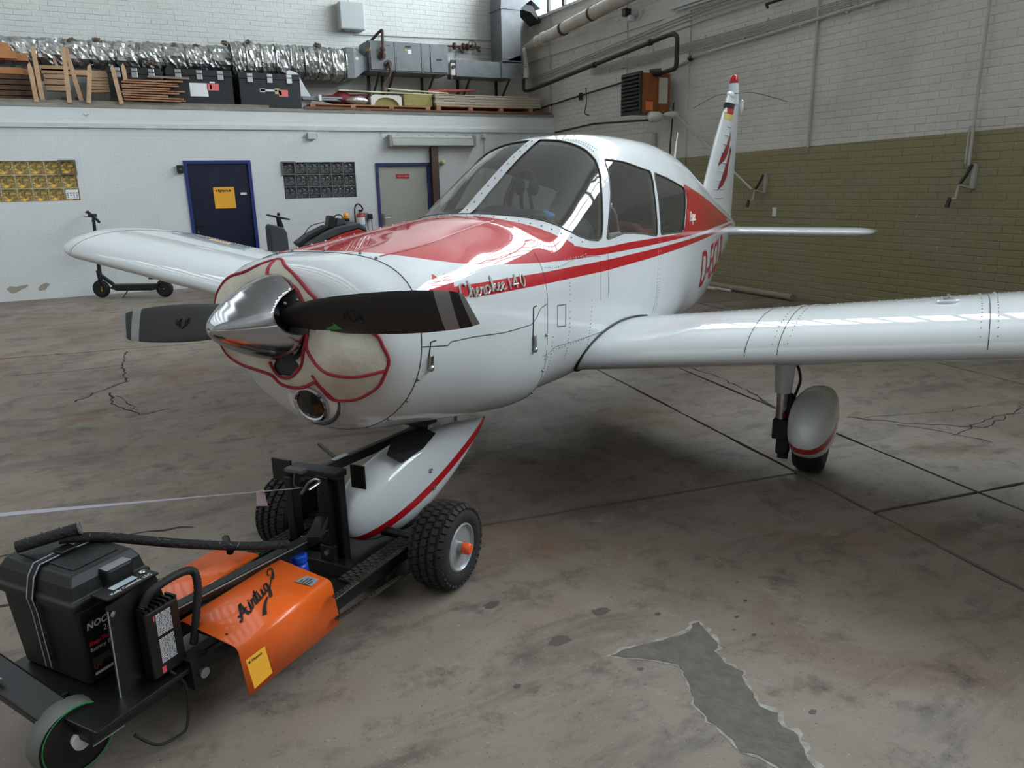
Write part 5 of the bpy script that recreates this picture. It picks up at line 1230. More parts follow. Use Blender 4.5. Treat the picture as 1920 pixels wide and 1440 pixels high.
# drive chain: two runs of small links (too small to pick apart)
ch = MB(); L0, L1 = [((.595, .385, .238), (.0, .385, .216)), ((.595, .385, .150), (.0, .385, .095))], .019
for a, b in L0:
    a, b = Vector(a), Vector(b); n = int((b-a).length/L1); d = (b-a)/n
    for i in range(n):
        c = a+d*(i+.5); r = .010
        for s_ in (-.006, .006): ch.beam(c-d*.52+Vector((0, s_, 0)), c+d*.52+Vector((0, s_, 0)), .0022, r if i % 2 else r*.85)
        ch.cyl(c-d*.5+Vector((0, -.006, 0)), c-d*.5+Vector((0, .006, 0)), .0042, 6)
ch.obj('drive_chain', M('oily_chain', (92, 84, 72), .45, .7, vary=(40, .5)), tug, kind='stuff')
MB().lathe([(.044, -.004), (.046, 0), (.044, .004)], (.66, .340, .194), (0, 1, 0), 22).obj('sprocket', M_STEEL, tug); MB().lathe([(.060, -.004), (.062, 0), (.060, .004)], (0, .385, .160), (0, 1, 0), 26).obj('sprocket', M_STEEL, tug)
MB().lathe([(.001, 0), (.032, 0), (.032, .085), (.028, .092), (.028, .098), (.032, .104), (.032, .125), (.026, .130), (.001, .130)], (.45, .098, .140), (0, 0, 1), 22).obj('blue_canister', M('blue_canister_paint', (30, 76, 190), .3), tug, smooth=.5)
MB().box((.45, .10, .13), (.09, .09, .02)).obj('motor_mount', M_BLK, tug)
MB().box((.72, CY, .20), (.28, .16, .12)).obj('drive_motor', M_BLK, tug, bevel=.02)
# battery box with ribbed lid and strap
BX0, BX1, BY0, BY1 = 1.015, 1.262, -.335, .02
bat = MB(); z0, z1 = .195, .43
def ring(mb, ins, z): return [(BX0+ins, BY0+ins, z), (BX1-ins, BY0+ins, z), (BX1-ins, BY1-ins, z), (BX0+ins, BY1-ins, z)]
def stack(levels):
    mb = MB(); 
    for ins, z in levels: mb.v += [Vector(p) for p in ring(mb, ins, z)]
    for i in range(len(levels)-1):
        for k in range(4): mb.f.append((i*4+k, i*4+(k+1) % 4, i*4+4+(k+1) % 4, i*4+4+k)); mb.m.append(0)
    n = len(levels); mb.f += [(0, 1, 2, 3), tuple(4*(n-1)+k for k in range(4))]; mb.m += [0, 0]; return mb
bb_ = stack([(.022, z0), (.008, .42), (.008, .455)]).obj('battery_box', M_BOX, tug, bevel=.012)
lid = stack([(-.006, .455), (-.006, .482), (.003, .486), (.010, .528), (.026, .556)]).obj('battery_lid', M_BOX, bb_, bevel=.006)
MB().bb((BX0+.05, BY0+.05, .555), (BX1-.05, BY1-.05, .561)).obj('lid_panel', M_BOX, bb_, bevel=.003)
MB().box((1.115, .016, .50), (.085, .05, .085)).obj('lid_catch', M_BOX, bb_, bevel=.008)
mb = MB(); mb.add([(1.155, -.008, .5432), (1.078, -.008, .5432), (1.075, .040, .5432), (1.157, .040, .5432)], [(0, 1, 2, 3)]); mb.obj('grey_sticker', M_GREY, bb_, fix=False)
st_ = MB(); sp = [(BX1-.004, -.155, .23), (BX1+.004, -.155, .42), (BX1+.011, -.155, .47), (BX1-.004, -.155, .530), (BX1-.027, -.155, .5625), ((BX0+BX1)/2, -.155, .566), (BX0+.03, -.155, .5625), (BX0+.0, -.155, .52)]
for a, b in zip(sp[:-1], sp[1:]): st_.beam(a, b, .030, .003, (1, 0, .3))
so = st_.obj('battery_strap', M('black_webbing', (22, 22, 26), .8), bb_)
for e in (-.0135, .0135):
    mb = MB()
    for a, b in zip(sp[:-1], sp[1:]): mb.beam(Vector(a)+Vector((.002, e, .0022)), Vector(b)+Vector((.002, e, .0022)), .003, .002, (1, 0, .3))
    mb.obj('strap_stitching', M('white_stitching', (170, 172, 178), .7), so)
MB().box((1.15, -.155, .571), (.05, .042, .010)).obj('strap_buckle', M_BLK, so, bevel=.003)
# printed label on the +y end of the box (words partly hidden by the controller plate)
FY = BY1-.007+.003; LB = lambda a, b: Vector((1.245-a, FY+.0055, b))
def blab(name, body, a, b, size, mat, shear=0, bold=0): mb = MB(); vs, fs = text_mesh(body, size, shear, bold); mb.add([LB(a+x, b+y) for x, y, _ in vs], fs); return mb.obj(name, mat, bb_, fix=False)
M_LW = M('label_white', (206, 206, 208), .6); M_LR = M('label_red', (196, 30, 40), .6); M_LO = M('label_brown', (150, 66, 36), .6)
blab('label_print', 'NOCO', .010, .388, .028, M_LW, .2, .0008); blab('label_print', '2-7', .058, .362, .024, M_LW, .1); blab('label_print', 'Snap-Top', .010, .336, .017, M_LR, .2, .0008); blab('label_print', 'Battery Box', .010, .316, .017, M_LW); blab('label_print', 'UV', .012, .258, .020, M_LO, 0, .0005)
mb = MB()
for i in range(5): mb.add([LB(.012, .291-.0045*i), LB(.07, .291-.0045*i), LB(.07, .2895-.0045*i), LB(.012, .2895-.0045*i)], [(0, 1, 2, 3)])
mb.obj('label_print', M('label_grey', (96, 96, 98), .7), bb_, fix=False); mb = MB(); mb.add([LB(.012, .247), LB(.075, .247), LB(.075, .238), LB(.012, .238)], [(0, 1, 2, 3)]); mb.obj('label_print', M_LW, bb_, fix=False)
MB().box((1.20, .008, .392), (.04, .02, .035)).obj('box_clip', M_BOX, bb_, bevel=.006)
# tray under the battery and upright controller plate
tr_ = MB().bb((1.04, -.345, .178), (1.36, .19, .194)).obj('battery_tray', M_BLK, tug, bevel=.003)
cp_ = MB().prism([(1.235, .118), (1.225, .482), (1.06, .502), (1.0, .215), (1.0, .118)], (0, .115, 0), (1, 0, 0), (0, 0, 1), .004).obj('controller_plate', M_BLK, tug)
MB().bb((1.05, .045, .498), (1.22, .118, .503)).obj('controller_shelf', M_BLK, cp_)
mb = MB(); mb.add([(1.178, .062, .5042), (1.098, .062, .5042), (1.098, .088, .5042), (1.178, .088, .5042)], [(0, 1, 2, 3)]); mb.obj('shelf_label', M('pale_blue_label', (168, 184, 190), .5), cp_, fix=False)
mb = MB(); vs, fs = text_mesh('Kelly Controls, LLC', .0165, 0, .0004); mb.add([(1.198-x, .108-y, .5042) for x, y, _ in vs], fs); mb.obj('lettering', M_LW, cp_, fix=False)
for x, z in ((1.212, .455), (1.214, .165)): MB().lathe([(.0085, 0), (.0085, .003), (.003, .005), (.001, .005)], (x, .119, z), (0, 1, 0), 12).obj('plate_screw', M_SILV, cp_)
MB().ball((1.07, .07, .505), .011, 10, 6, (1, 1, .4)).obj('plate_screw', M_SILV, cp_, smooth=True)
MB().beam((1.2265, .1205, .47), (1.2345, .1205, .13), .003, .003).obj('worn_edge', M_EDGE, cp_)
ct = MB().bb((1.035, .121, .205), (1.15, .165, .425)).obj('motor_controller', M_BLK, tug, bevel=.006)
for i in range(7): MB().bb((1.038+.0168*i, .122, .4245), (1.046+.0168*i, .164, .434)).obj('cooling_fin', M_BLK, ct)
mb = MB(); CL = lambda x, z: Vector((x, .1662, z)); R2 = random.Random(5)
for k in range(34):
    z = .408-.0048*k
    if k in (15, 16): continue
    x = 1.118
    while x > 1.068: w = R2.uniform(.006, .02); mb.add([CL(x, z), CL(max(x-w, 1.066), z), CL(max(x-w, 1.066), z-.0026), CL(x, z-.0026)], [(0, 1, 2, 3)]); x -= w+.002
mb.obj('controller_print', M_LW, ct, fix=False); mb = MB(); mb.add([CL(1.122, .236), CL(1.108, .236), CL(1.108, .214), CL(1.122, .214)], [(0, 1, 2, 3)]); mb.add([CL(1.126, .408), CL(1.121, .408), CL(1.121, .392), CL(1.126, .392)], [(0, 1, 2, 3)]); mb.obj('controller_print', M('label_pink', (196, 70, 90), .6), ct, fix=False)
cd = MB(); 
pth = smooth_path([(1.13, .13, .43), (1.10, .14, .47), (1.02, .15, .485), (.96, .15, .47), (.955, .16, .42), (.98, .165, .33), (1.0, .16, .24)], 12); cd.tube(pth, [.0135 if i % 2 else .0115 for i in range(len(pth))], 10).obj('corrugated_conduit', M_RUB, tug, smooth=.9)
mb = MB(); mb.tube(smooth_path([(1.10, .168, .21), (1.07, .19, .14), (1.10, .21, .04), (1.13, .21, .02), (1.20, .20, .035), (1.25, .18, .10)], 8), .0045, 8); mb.obj('loose_cable', M_RUB, tug, smooth=True)
MB().cyl((1.014, CY+.15, .16), (1.014, CY+.163, .16), .017, 20).obj('pivot_bolt', M_SILV, tug, smooth=.5); MB().bb((.985, CY+.11, .115), (1.05, CY+.151, .215)).obj('pivot_plate', M_BLK, tug, bevel=.003)
mb = MB()
for i in range(7): mb.tube([(.955-.010*i, CY+.156+.012*math.cos(t), .192+.012*math.sin(t)) for t in np.linspace(0, 2*PI, 9)], .0018, 4)
mb.obj('return_spring', M_STEEL, tug)
# caster: fork, wheel
fk = MB(); fk.beam((1.40, -.42, .36), (1.345, .03, .165), .085, .05, (.3, 0, 1)); fk.obj('caster_arm', M_BLK, tug, bevel=.006)
MB().box((1.335, -.045, .135), (.10, .03, .15)).obj('caster_fork', M_BLK, tug, bevel=.006)
cw_ = MB().lathe([(.075, -.034), (.100, -.034), (.106, -.026), (.108, 0), (.106, .026), (.100, .034), (.075, .034)], (1.335, .02, .108), (.12, 1, 0), 40).obj('caster_wheel', M('grey_caster_tread', (104, 106, 100), .6, vary=(14, .3)), tug, smooth=.6)
MB().lathe([(.001, .030), (.03, .040), (.075, .030), (.090, .036), (.101, .036)], (1.335, .02, .108), (.12, 1, 0), 36).obj('caster_hub', M_BLK, cw_, smooth=.6); MB().tube([(1.335+.1*math.cos(t)-.004, .02+.035-.012*math.cos(t), .108+.1*math.sin(t)) for t in np.linspace(0, 2*PI, 40)], .003, 5).obj('green_rim_line', M('green_line', (44, 120, 70), .5), cw_)
MB().lathe([(.001, .0), (.022, .002), (.026, .03), (.001, .034)], (1.335, .05, .112), (.12, 1, 0), 14).obj('axle_cap', M_PAPER, cw_, smooth=.5)
for x, y, z in ((1.37, -.20, .30), (1.372, -.155, .285)): MB().box((x+.03, y, z), (.01, .035, .012)).obj('clip', M_SILV, tug)
MB().cyl((1.30, .065, .17), (1.30, .075, .17), .011, 10).obj('bolt', M_SILV, tug)
# ratchet strap pulling away to the left, with its hook and care label
Hk = Vector((.29, CY-.04, .468)); tm = gm(tug); hw = tm @ Hk
sb = thing('tow_strap', 'pale grey webbing strap stretched from the tug mast out of the left edge', 'strap')
a0 = hw+Vector((-.02, 0, .0)); e1 = Vector((-.663, 3.733, .25)); ends = [a0+(e1-a0)*t for t in (0, .25, .5, .75, 1, 1.4, 1.9)]
mb = MB(); q = smooth_path(ends, 8); vs = []
for i, p in enumerate(q):
    t = (q[min(i+1, len(q)-1)]-q[max(i-1, 0)]).normalized(); sd = t.cross(Vector((0, 0, 1))).normalized(); vw = (p-CAMP).normalized(); vw = (vw-t*vw.dot(t)).normalized(); k_ = min(1, i/26); d = (sd*k_+vw*(1-k_)*(1 if sd.dot(vw) > 0 else -1)).normalized()*(.009+.013*k_); vs += [p-d, p+d]
mb.add(vs, [(2*i, 2*i+1, 2*i+3, 2*i+2) for i in range(len(q)-1)]); w_ = mb.obj('webbing', M('lilac_grey_webbing', (166, 160, 172), .75, vary=(60, .1)), sb); s_ = w_.modifiers.new('s', 'SOLIDIFY'); s_.thickness = .003
hk = MB(); hk.tube([tm @ Vector(p) for p in smooth_path([(.33, CY-.02, .458), (.30, CY-.03, .462), (.262, CY-.045, .470), (.235, CY-.035, .478), (.232, CY-.01, .478), (.25, CY+.0, .474), (.30, CY-.008, .464)], 6)], .0058, 8); hk.obj('snap_hook', M_SILV, sb, smooth=True)
tg = MB(); c = Vector((.352, 2.925, .452)); tg.add([c, c+Vector((-.03, .0, -.005)), c+Vector((-.035, .005, -.066)), c+Vector((.008, .003, -.075))], [(0, 1, 2, 3)]); l_ = tg.obj('care_label', M('pinkish_label', (206, 186, 190), .8), sb); l_.modifiers.new('s', 'SOLIDIFY').thickness = .0015
# ------------------------------------------------------------------ things on and along the rear wall
def W(name, label, cat, loc, group=None): return thing(name, label, cat, loc, 0, group)
def part(mb, name, mat, par, **k): return mb.obj(name, mat, par, world=True, **k)
M_FOIL = M('crumpled_foil', (196, 195, 193), .36, .85, vary=(5, .3), bump=(16, .9)); M_FOILB = M('foil_tape', (160, 160, 160), .24, 1, bump=(30, .5)); M_GALV = M('galvanised_sheet', (112, 115, 118), .5, .35, vary=(7, .25)); M_RUST = M('rusty_pipe', (92, 66, 58), .75, .2, vary=(12, .4))
M_WOODL = M('light_timber', (202, 166, 132), .75, vary=(7, .3)); M_WOODD = M('dark_timber', (92, 66, 50), .8, vary=(6, .45)); M_WOODO = M('orange_timber', (192, 130, 82), .7, vary=(6, .2)); M_WOODR = M('reddish_board', (176, 128, 94), .75, vary=(8, .4)); M_CASE = M('black_case_laminate', (22, 23, 26), .5)
M_PIPEW = M('white_lagged_pipe', (204, 199, 190), .7, vary=(2.2, .3), rgb2=(176, 164, 148)); M_CONDUIT = M('white_conduit', (186, 184, 178), .6, vary=(4, .2)); M_BPIPE = M('brown_black_pipe', (58, 46, 42), .6, .2, vary=(9, .3)); M_ORED = M('faded_orange_casing', (150, 84, 42), .55, vary=(4, .35))
# foil-wrapped duct: one lagged length per band
duct = W('insulated_duct', 'crumpled silver foil wrapped duct running along the rear wall above the ledge', 'duct', (0, 14.75, 3.0))
def foil(x0, x1, r, zc, seed, sq=1.0):
    R_ = np.random.default_rng(seed); mb = MB(); nx, nt = 9, 26; ph = R_.uniform(0, 6, 6)
    for i in range(nx+1):
        x = x0+(x1-x0)*i/nx; bulge = .012*math.sin(PI*i/nx)
        for j in range(nt):
            t = 2*PI*j/nt; c, s_ = math.cos(t), math.sin(t); k = (abs(c)**(2*sq)+abs(s_)**(2*sq))**(-1/(2*sq)); rr = r*k+bulge+R_.normal(0, .011)+.012*math.sin(5*t+ph[0]+9*x); mb.v.append(Vector((x+R_.normal(0, .006), 14.75+rr*c, zc+rr*s_)))
    mb.f = [(i*nt+j, i*nt+(j+1) % nt, (i+1)*nt+(j+1) % nt, (i+1)*nt+j) for i in range(nx) for j in range(nt)]; mb.m = [0]*len(mb.f); part(mb, 'foil_section', M_FOIL, duct)
    part(MB().lathe([(r*(1.09 if sq > 1 else 1.02), -.022), (r*(1.11 if sq > 1 else 1.05), 0), (r*(1.09 if sq > 1 else 1.02), .022)], (x1, 14.75, zc), (1, 0, 0), 26) if sq == 1 else MB().tube([(x1, 14.75+r*1.0*math.copysign(abs(math.cos(t))**.75, math.cos(t))*1.06, zc+r*1.06*math.copysign(abs(math.sin(t))**.75, math.sin(t))) for t in np.linspace(0, 2*PI, 40, endpoint=False)], .014, 5, closed=True), 'foil_band', M_FOILB, duct, smooth=True)
for i in range(14): foil(-3.0+.36*i, -3.0+.36*(i+1), .205, 3.79+.003*i, i)
for i in range(8): foil(2.04+.25*i, 2.04+.25*(i+1), .258, 3.845, 50+i, 1.35)
R_ = random.Random(4)
for x, z in ((-.35, 3.98), (.0, 4.0), (-.1, 3.9), (.45, 3.95), (1.15, 3.98), (1.5, 4.0), (1.95, 4.08), (2.55, 3.86), (2.35, 4.12), (3.55, 4.13), (.75, 3.7)):
    mb = MB().ball((x, 14.55 if z < 3.9 else 14.62, z), .055, 9, 6, (1.2, .35, .55)); mb.v = [v+Vector((R_.gauss(0, .014), R_.gauss(0, .01), R_.gauss(0, .014))) for v in mb.v]; part(mb, 'torn_insulation', M('torn_insulation_brown', (120, 104, 92), .9, vary=(20, .5)), duct)
mb = MB(); mb.add([(4.04, 14.49, 3.58), (4.04, 15.02, 3.58), (4.04, 15.02, 4.11), (4.04, 14.49, 4.11), (4.18, 14.49, 3.58), (4.18, 15.02, 3.58), (4.18, 15.02, 4.11), (4.18, 14.49, 4.11), (4.40, 14.56, 3.74), (4.40, 14.95, 3.74), (4.40, 14.95, 3.98), (4.40, 14.56, 3.98), (4.47, 14.56, 3.74), (4.47, 14.95, 3.74), (4.47, 14.95, 3.98), (4.47, 14.56, 3.98)], [(a*4+k, a*4+(k+1) % 4, a*4+4+(k+1) % 4, a*4+4+k) for a in range(3) for k in range(4)]+[(0, 1, 2, 3), (12, 13, 14, 15)]); tp_ = part(mb, 'sheet_metal_reducer', M_GALV, duct)
part(MB().cyl((4.24, 14.50, 3.93), (4.24, 14.53, 3.93), .03), 'inspection_plug', M_PAPER, duct)
# air handling unit
ahu = W('air_handler', 'grey galvanised air handling cabinet with three doors on the ledge wall', 'ventilation', (5.25, 14.75, 3.72)); Y0 = 14.45
part(MB().bb((4.46, Y0+.02, 3.72), (6.05, 15.08, 4.255)), 'casing', M_GALV, ahu, bevel=.008)
for a, b, nm in ((4.485, 4.955, 'panel'), (4.985, 5.485, 'access_door'), (5.515, 5.665, 'panel'), (5.675, 6.035, 'access_door')):
    d = part(MB().bb((a, Y0-.002, 3.745), (b, Y0+.03, 4.23)), nm, M_GALV, ahu, bevel=.006)
    if nm == 'access_door':
        c = (a+b)/2; part(MB().bb((c-.05, Y0-.02, 4.17 if a < 5.2 else 3.97), (c+.05, Y0-.002, 4.19 if a < 5.2 else 3.99)), 'handle', M_BLACK, ahu)
for x in (4.97, 5.50): part(MB().bb((x-.012, Y0-.008, 3.73), (x+.012, Y0+.03, 4.245)), 'frame_rib', M_GALV, ahu)
part(MB().bb((5.21, Y0-.006, 4.05), (5.29, Y0-.002, 4.125)), 'white_label', M_PAPER, ahu); part(MB().bb((5.165, Y0-.006, 4.10), (5.195, Y0-.002, 4.13)), 'yellow_label', M('label_amber', (202, 170, 90), .6), ahu); part(MB().bb((5.23, Y0-.006, 3.98), (5.28, Y0-.002, 4.02)), 'grey_label', M_GREY, ahu)
part(MB().bb((4.80, Y0-.006, 4.165), (4.87, Y0-.002, 4.18)), 'type_plate', M_BLACK, ahu)
for z, pts in ((3.99, [(4.59, 14.95, 4.25), (4.59, 14.7, 4.28), (4.71, 14.43, 4.42), (4.725, 14.40, 4.36), (4.70, 14.36, 4.00), (4.70, 14.44, 3.99)]), (3.85, [(4.81, 14.44, 3.86), (4.81, 14.36, 3.84), (4.81, 14.35, 3.66), (4.69, 14.38, 3.50), (4.67, 14.40, 3.30), (4.67, 14.4, 3.01)])):
    pp_ = part(MB().tube(smooth_path(pts, 4), .026, 10), 'rusty_pipe', M_RUST, ahu, smooth=True); part(MB().lathe([(.07, 0), (.07, .018), (.03, .02)], (pts[-1][0] if z > 3.9 else pts[0][0], 14.425, z), (0, -1, 0), 18), 'pipe_flange', M_RUST, ahu)
part(MB().lathe([(.045, 0), (.05, .03), (.04, .06)], (4.705, 14.37, 4.07), (0, 0, 1), 14), 'coupling', M_RUST, ahu)
part(MB().beam((4.44, 14.5, 4.05), (4.47, 14.5, 4.12), .3, .01, (1, 0, 0)), 'bent_flap', M('cardboard', (168, 140, 110), .9), ahu)
for x in (4.62, 4.9, 5.72, 6.5, 7.38): part(MB().beam((x, 15.1, 3.05), (x, 15.1, 3.75), .05, .04, (0, 1, 0)), 'wall_bracket', M_STEEL, ahu); part(MB().beam((x-.03, 15.08, 3.12), (x+.06, 14.55, 3.73), .03, .03), 'bracket_brace', M_BPIPE, ahu)
act = W('damper_actuator', 'pale grey damper motor between the air handler and its side duct', 'motor', (6.13, 14.45, 3.7)); part(MB().box((6.13, 14.47, 3.82), (.10, .08, .22)), 'housing', M('actuator_white', (196, 196, 192), .5), act, bevel=.01); part(MB().cyl((6.13, 14.43, 3.86), (6.13, 14.40, 3.86), .035), 'dial', M_BLACK, act); part(MB().box((6.13, 14.47, 3.96), (.06, .06, .06)), 'terminal_block', M_BLACK, act); part(MB().box((6.10, 14.47, 3.68), (.05, .06, .08)), 'terminal_block', M_BLACK, act)
vd = W('vent_duct', 'galvanised rectangular duct turning up the corner beside the rear wall', 'duct', (7.45, 14.75, 3.7))
part(MB().bb((6.21, 14.47, 3.70), (7.20, 14.95, 4.0)), 'horizontal_run', M_GALV, vd, bevel=.004); part(MB().prism([(7.205, 3.71), (7.45, 3.70), (7.66, 3.88), (7.66, 4.16), (7.205, 4.0)], (0, 14.97, 0), (1, 0, 0), (0, 0, 1), .5), 'elbow', M_GALV, vd); part(MB().bb((7.22, 14.47, 4.0), (7.655, 14.95, 5.02)), 'riser', M_GALV, vd, bevel=.004)
for z in (4.03, 5.0): part(MB().bb((7.20, 14.45, z-.01), (7.675, 14.97, z+.01)), 'flange', M_GALV, vd)
part(MB().bb((7.19, 14.45, 3.69), (7.21, 14.97, 4.02)), 'flange', M_GALV, vd); part(MB().prism([(7.22, 5.02), (7.655, 5.02), (7.9, 5.2), (8.12, 5.05), (8.12, 5.7), (7.4, 5.7), (7.24, 5.4)], (0, 14.95, 0), (1, 0, 0), (0, 0, 1), .48), 'top_elbow', M_GALV, vd); part(MB().prism([(7.66, 5.02), (7.72, 5.12), (7.95, 5.10), (8.13, 4.86), (8.13, 4.80), (7.9, 4.98)], (0, 14.96, 0), (1, 0, 0), (0, 0, 1), .46), 'dark_hood', M('hood_black', (44, 44, 46), .7), vd)
vp = W('valve_pipe', 'rusty pipe with flanged valves and a handwheel beside the air handler', 'pipe', (6.9, 15.05, 4.3)); part(MB().tube([(6.06, 15.04, 4.34), (7.0, 15.04, 4.355)], .022, 10), 'rusty_pipe', M_RUST, vp, smooth=True); part(MB().tube([(7.0, 15.04, 4.355), (8.0, 15.04, 4.35)], .022, 10), 'lagged_pipe', M_PIPEW, vp, smooth=True)
for x in (6.43, 6.63, 6.72): part(MB().cyl((x-.02, 15.04, 4.35), (x+.02, 15.04, 4.35), .065, 18), 'flange', M_RUST, vp, smooth=.6)
part(MB().tube([(6.78+.085*math.cos(t), 14.93, 4.37+.085*math.sin(t)) for t in np.linspace(0, 2*PI, 22, endpoint=False)], .011, 6, closed=True), 'handwheel', M_RUST, vp, smooth=True); part(MB().beam((6.70, 14.93, 4.37), (6.86, 14.93, 4.37), .012, .012), 'wheel_spoke', M_RUST, vp); part(MB().beam((6.78, 14.93, 4.29), (6.78, 14.93, 4.45), .012, .012, (1, 0, 0)), 'wheel_spoke', M_RUST, vp); part(MB().cyl((6.78, 15.04, 4.36), (6.78, 14.93, 4.37), .018), 'valve_stem', M_RUST, vp); part(MB().tube([(6.55, 15.03, 4.33), (6.6, 15.0, 4.22)], .03, 8), 'strainer', M_RUST, vp); part(MB().tube([(6.92, 15.03, 4.35), (6.98, 15.0, 4.26)], .028, 8), 'drain_branch', M_RUST, vp)
cab = W('electrical_cabinet', 'light grey steel cabinet fixed high on the white rear wall', 'cabinet', (4.33, 15.05, 4.5)); part(MB().bb((4.09, 14.90, 4.50), (4.56, 15.15, 4.97)), 'housing', M('cabinet_grey', (176, 182, 182), .45), cab, bevel=.01); part(MB().bb((4.105, 14.892, 4.515), (4.545, 14.902, 4.955)), 'cabinet_door', MATS['cabinet_grey'], cab, bevel=.004); part(MB().cyl((4.31, 15.05, 4.97), (4.31, 15.05, 5.9), .012), 'cable_conduit', M_CONDUIT, cab); part(MB().cyl((4.15, 15.0, 4.49), (4.15, 15.0, 4.50), .03), 'red_gland', M_REDS, cab)
tag(MB().tube([(4.42, 15.12, 4.455), (7.62, 15.12, 4.53)], .012, 8).obj('wall_conduit', M_CONDUIT, None, smooth=True), 'thin white conduit running right from below the electrical cabinet', 'pipe')
# flight cases
def flight_case(x0, x1, z1, y, label, paper):
    c = W('flight_case', label, 'case', ((x0+x1)/2, y+.35, 2.985), 'black flight cases on the ledge'); part(MB().bb((x0, y, 2.986), (x1, y+.7, z1-.10)), 'case_body', M_CASE, c, bevel=.006); part(MB().bb((x0-.004, y-.006, z1-.10), (x1+.004, y+.706, z1)), 'lid', M_CASE, c, bevel=.008)
    for t in (.18, .50, .82):
        x = x0+(x1-x0)*t; l = part(MB().bb((x-.045, y-.018, z1-.155), (x+.045, y-.002, z1-.01)), 'latch', M_SILV, c, bevel=.004); part(MB().bb((x-.052, y-.022, z1-.075), (x+.052, y-.004, z1-.055)), 'latch_bar', M('latch_dark', (90, 90, 92), .4, .8), c); part(MB().bb((x-.05, y-.003, z1-.21), (x+.05, y+.002, z1-.16)), 'recess_plate', M('case_dark_plate', (16, 16, 18), .6), c)
    for a in paper: part(MB().bb((x0+a[0], y-.004, a[1]), (x0+a[2], y-.0005, a[3])), a[5], a[4], c)
    return c
M_PINK = M('salmon_label', (222, 112, 108), .6)
flight_case(.08, .86, 3.56, 14.18, 'left black flight case half hidden by the board stacks', [])
flight_case(.93, 1.95, 3.57, 14.16, 'middle black flight case with white paper and pink label', [(.34, 3.15, .62, 3.36, M_PAPER, 'paper_sheet'), (.61, 3.25, .80, 3.36, M_PINK, 'pink_label'), (.655, 3.27, .685, 3.34, M_REDS, 'red_symbol'), (.66, 3.365, .74, 3.39, M_PAPER, 'white_tag')])
flight_case(2.05, 3.07, 3.55, 14.10, 'right black flight case with torn tape beside the pallets', [(.34, 3.26, .62, 3.29, M_PAPER, 'torn_tape'), (.33, 3.245, .42, 3.30, M_PAPER, 'torn_tape'), (.64, 3.18, .80, 3.29, M_PINK, 'pink_label'), (.655, 3.20, .69, 3.27, M_REDS, 'red_symbol'), (.58, 3.22, .66, 3.31, M('label_residue', (204, 192, 160), .8), 'label_residue')])
# timber on the ledge: every piece on its own
def board(name, label, group, p, d, mat, rot=(0, 0, 0), cat='board'):
    o = MB().box((0, 0, 0), d).obj(name, mat, None, bevel=.0); o.location = p; o.rotation_euler = rot; return tag(o, label, cat, group)
TL = ['topmost orange squared timber at the left end of the ledge', 'front orange timber under the topmost one', 'rear orange timber beside the topmost pair', 'front orange timber lying on the dark planks', 'middle orange timber lying on the dark planks', 'rear thin orange timber lying on the dark planks']
for x1, y, z, s_ in ((-1.19, 14.30, 3.79, .11), (-1.12, 14.27, 3.675, .11), (-.98, 14.45, 3.675, .11), (-1.06, 14.28, 3.45, .09), (-.96, 14.40, 3.45, .09), (-.84, 14.52, 3.445, .08)):
    board('timber', TL.pop(0), 'orange timbers', (x1-1.1, y, z), (2.2, s_, s_), M_WOODO, cat='timber')
R_ = random.Random(11); ORD = ['lowest', 'second lowest', 'third', 'fourth', 'fifth', 'sixth', 'seventh', 'eighth', 'topmost']
for j in range(5):
    for k in range(2): board('dark_plank', '%s dark brown plank of the %s row in the heap under the orange timbers' % ((ORD[:4]+['topmost'])[j], ('front', 'rear')[k]), 'dark planks', (-1.9+R_.uniform(-.05, .05)-.0, 14.28+.16*k, 3.05+.078*j), (2.0+R_.uniform(-.1, .1), .145, .066), M_WOODD, cat='plank')
for j, (x0, x1, z) in enumerate(((-.84, -.40, 3.515), (-.82, .10, 3.495-.03), (-.80, -.52, 3.40), (-.82, -.50, 3.315), (-.80, -.46, 3.225))): board('plank', ['wide pale plank on top of the first stack', 'long pale plank running behind the crossed pickets', 'third pale plank from the top of the first stack', 'fourth pale plank from the top of the first stack', 'lowest pale plank of the first stack'][j], 'pale planks', ((x0+x1)/2, 14.36, z), (x1-x0, .16, .075), M_WOODL, cat='plank')
for j in range(6): board('plank', '%s pale plank in the stack behind the two short middle pickets' % (ORD[:5]+['topmost'])[j], 'pale planks of the second stack', (.0+R_.uniform(-.03, .03), 14.34, 3.20+.044*j), (.36+R_.uniform(-.03, .05), .15, .036), M_WOODL, (R_.uniform(-.03, .03), R_.uniform(-.05, .05), 0), 'plank')
for j in range(9):
    for k in range(2):
        L_ = .78+R_.uniform(-.14, .12); board('batten', '%s thin reddish batten of the %s column of the loose stack' % (ORD[j], ('front', 'rear')[k]), 'thin battens', (.26+L_/2+R_.uniform(-.03, .04)+(.14 if j == 6 and k else 0), 14.03+.055*k, 3.055+.037*j), (L_, .05, .022), M_WOODR, (0, R_.uniform(-.015, .02), R_.uniform(-.03, .03)), 'batten')
board('long_batten', 'grey brown batten sticking out of the stack towards the white paper', None, (.96, 14.07, 3.415), (.62, .04, .03), M('grey_batten', (140, 118, 100), .8), (0, .01, 0), 'batten')
for x, z in ((-.55, 3.03), (-.36, 3.04), (.12, 3.04)): board('bearer', {-.55: 'left', -.36: 'middle', .12: 'right'}[x]+' short dark wooden bearer under the plank stacks', 'bearers', (x, 14.4, z), (.12, .5, .09), M_WOODD, cat='block')
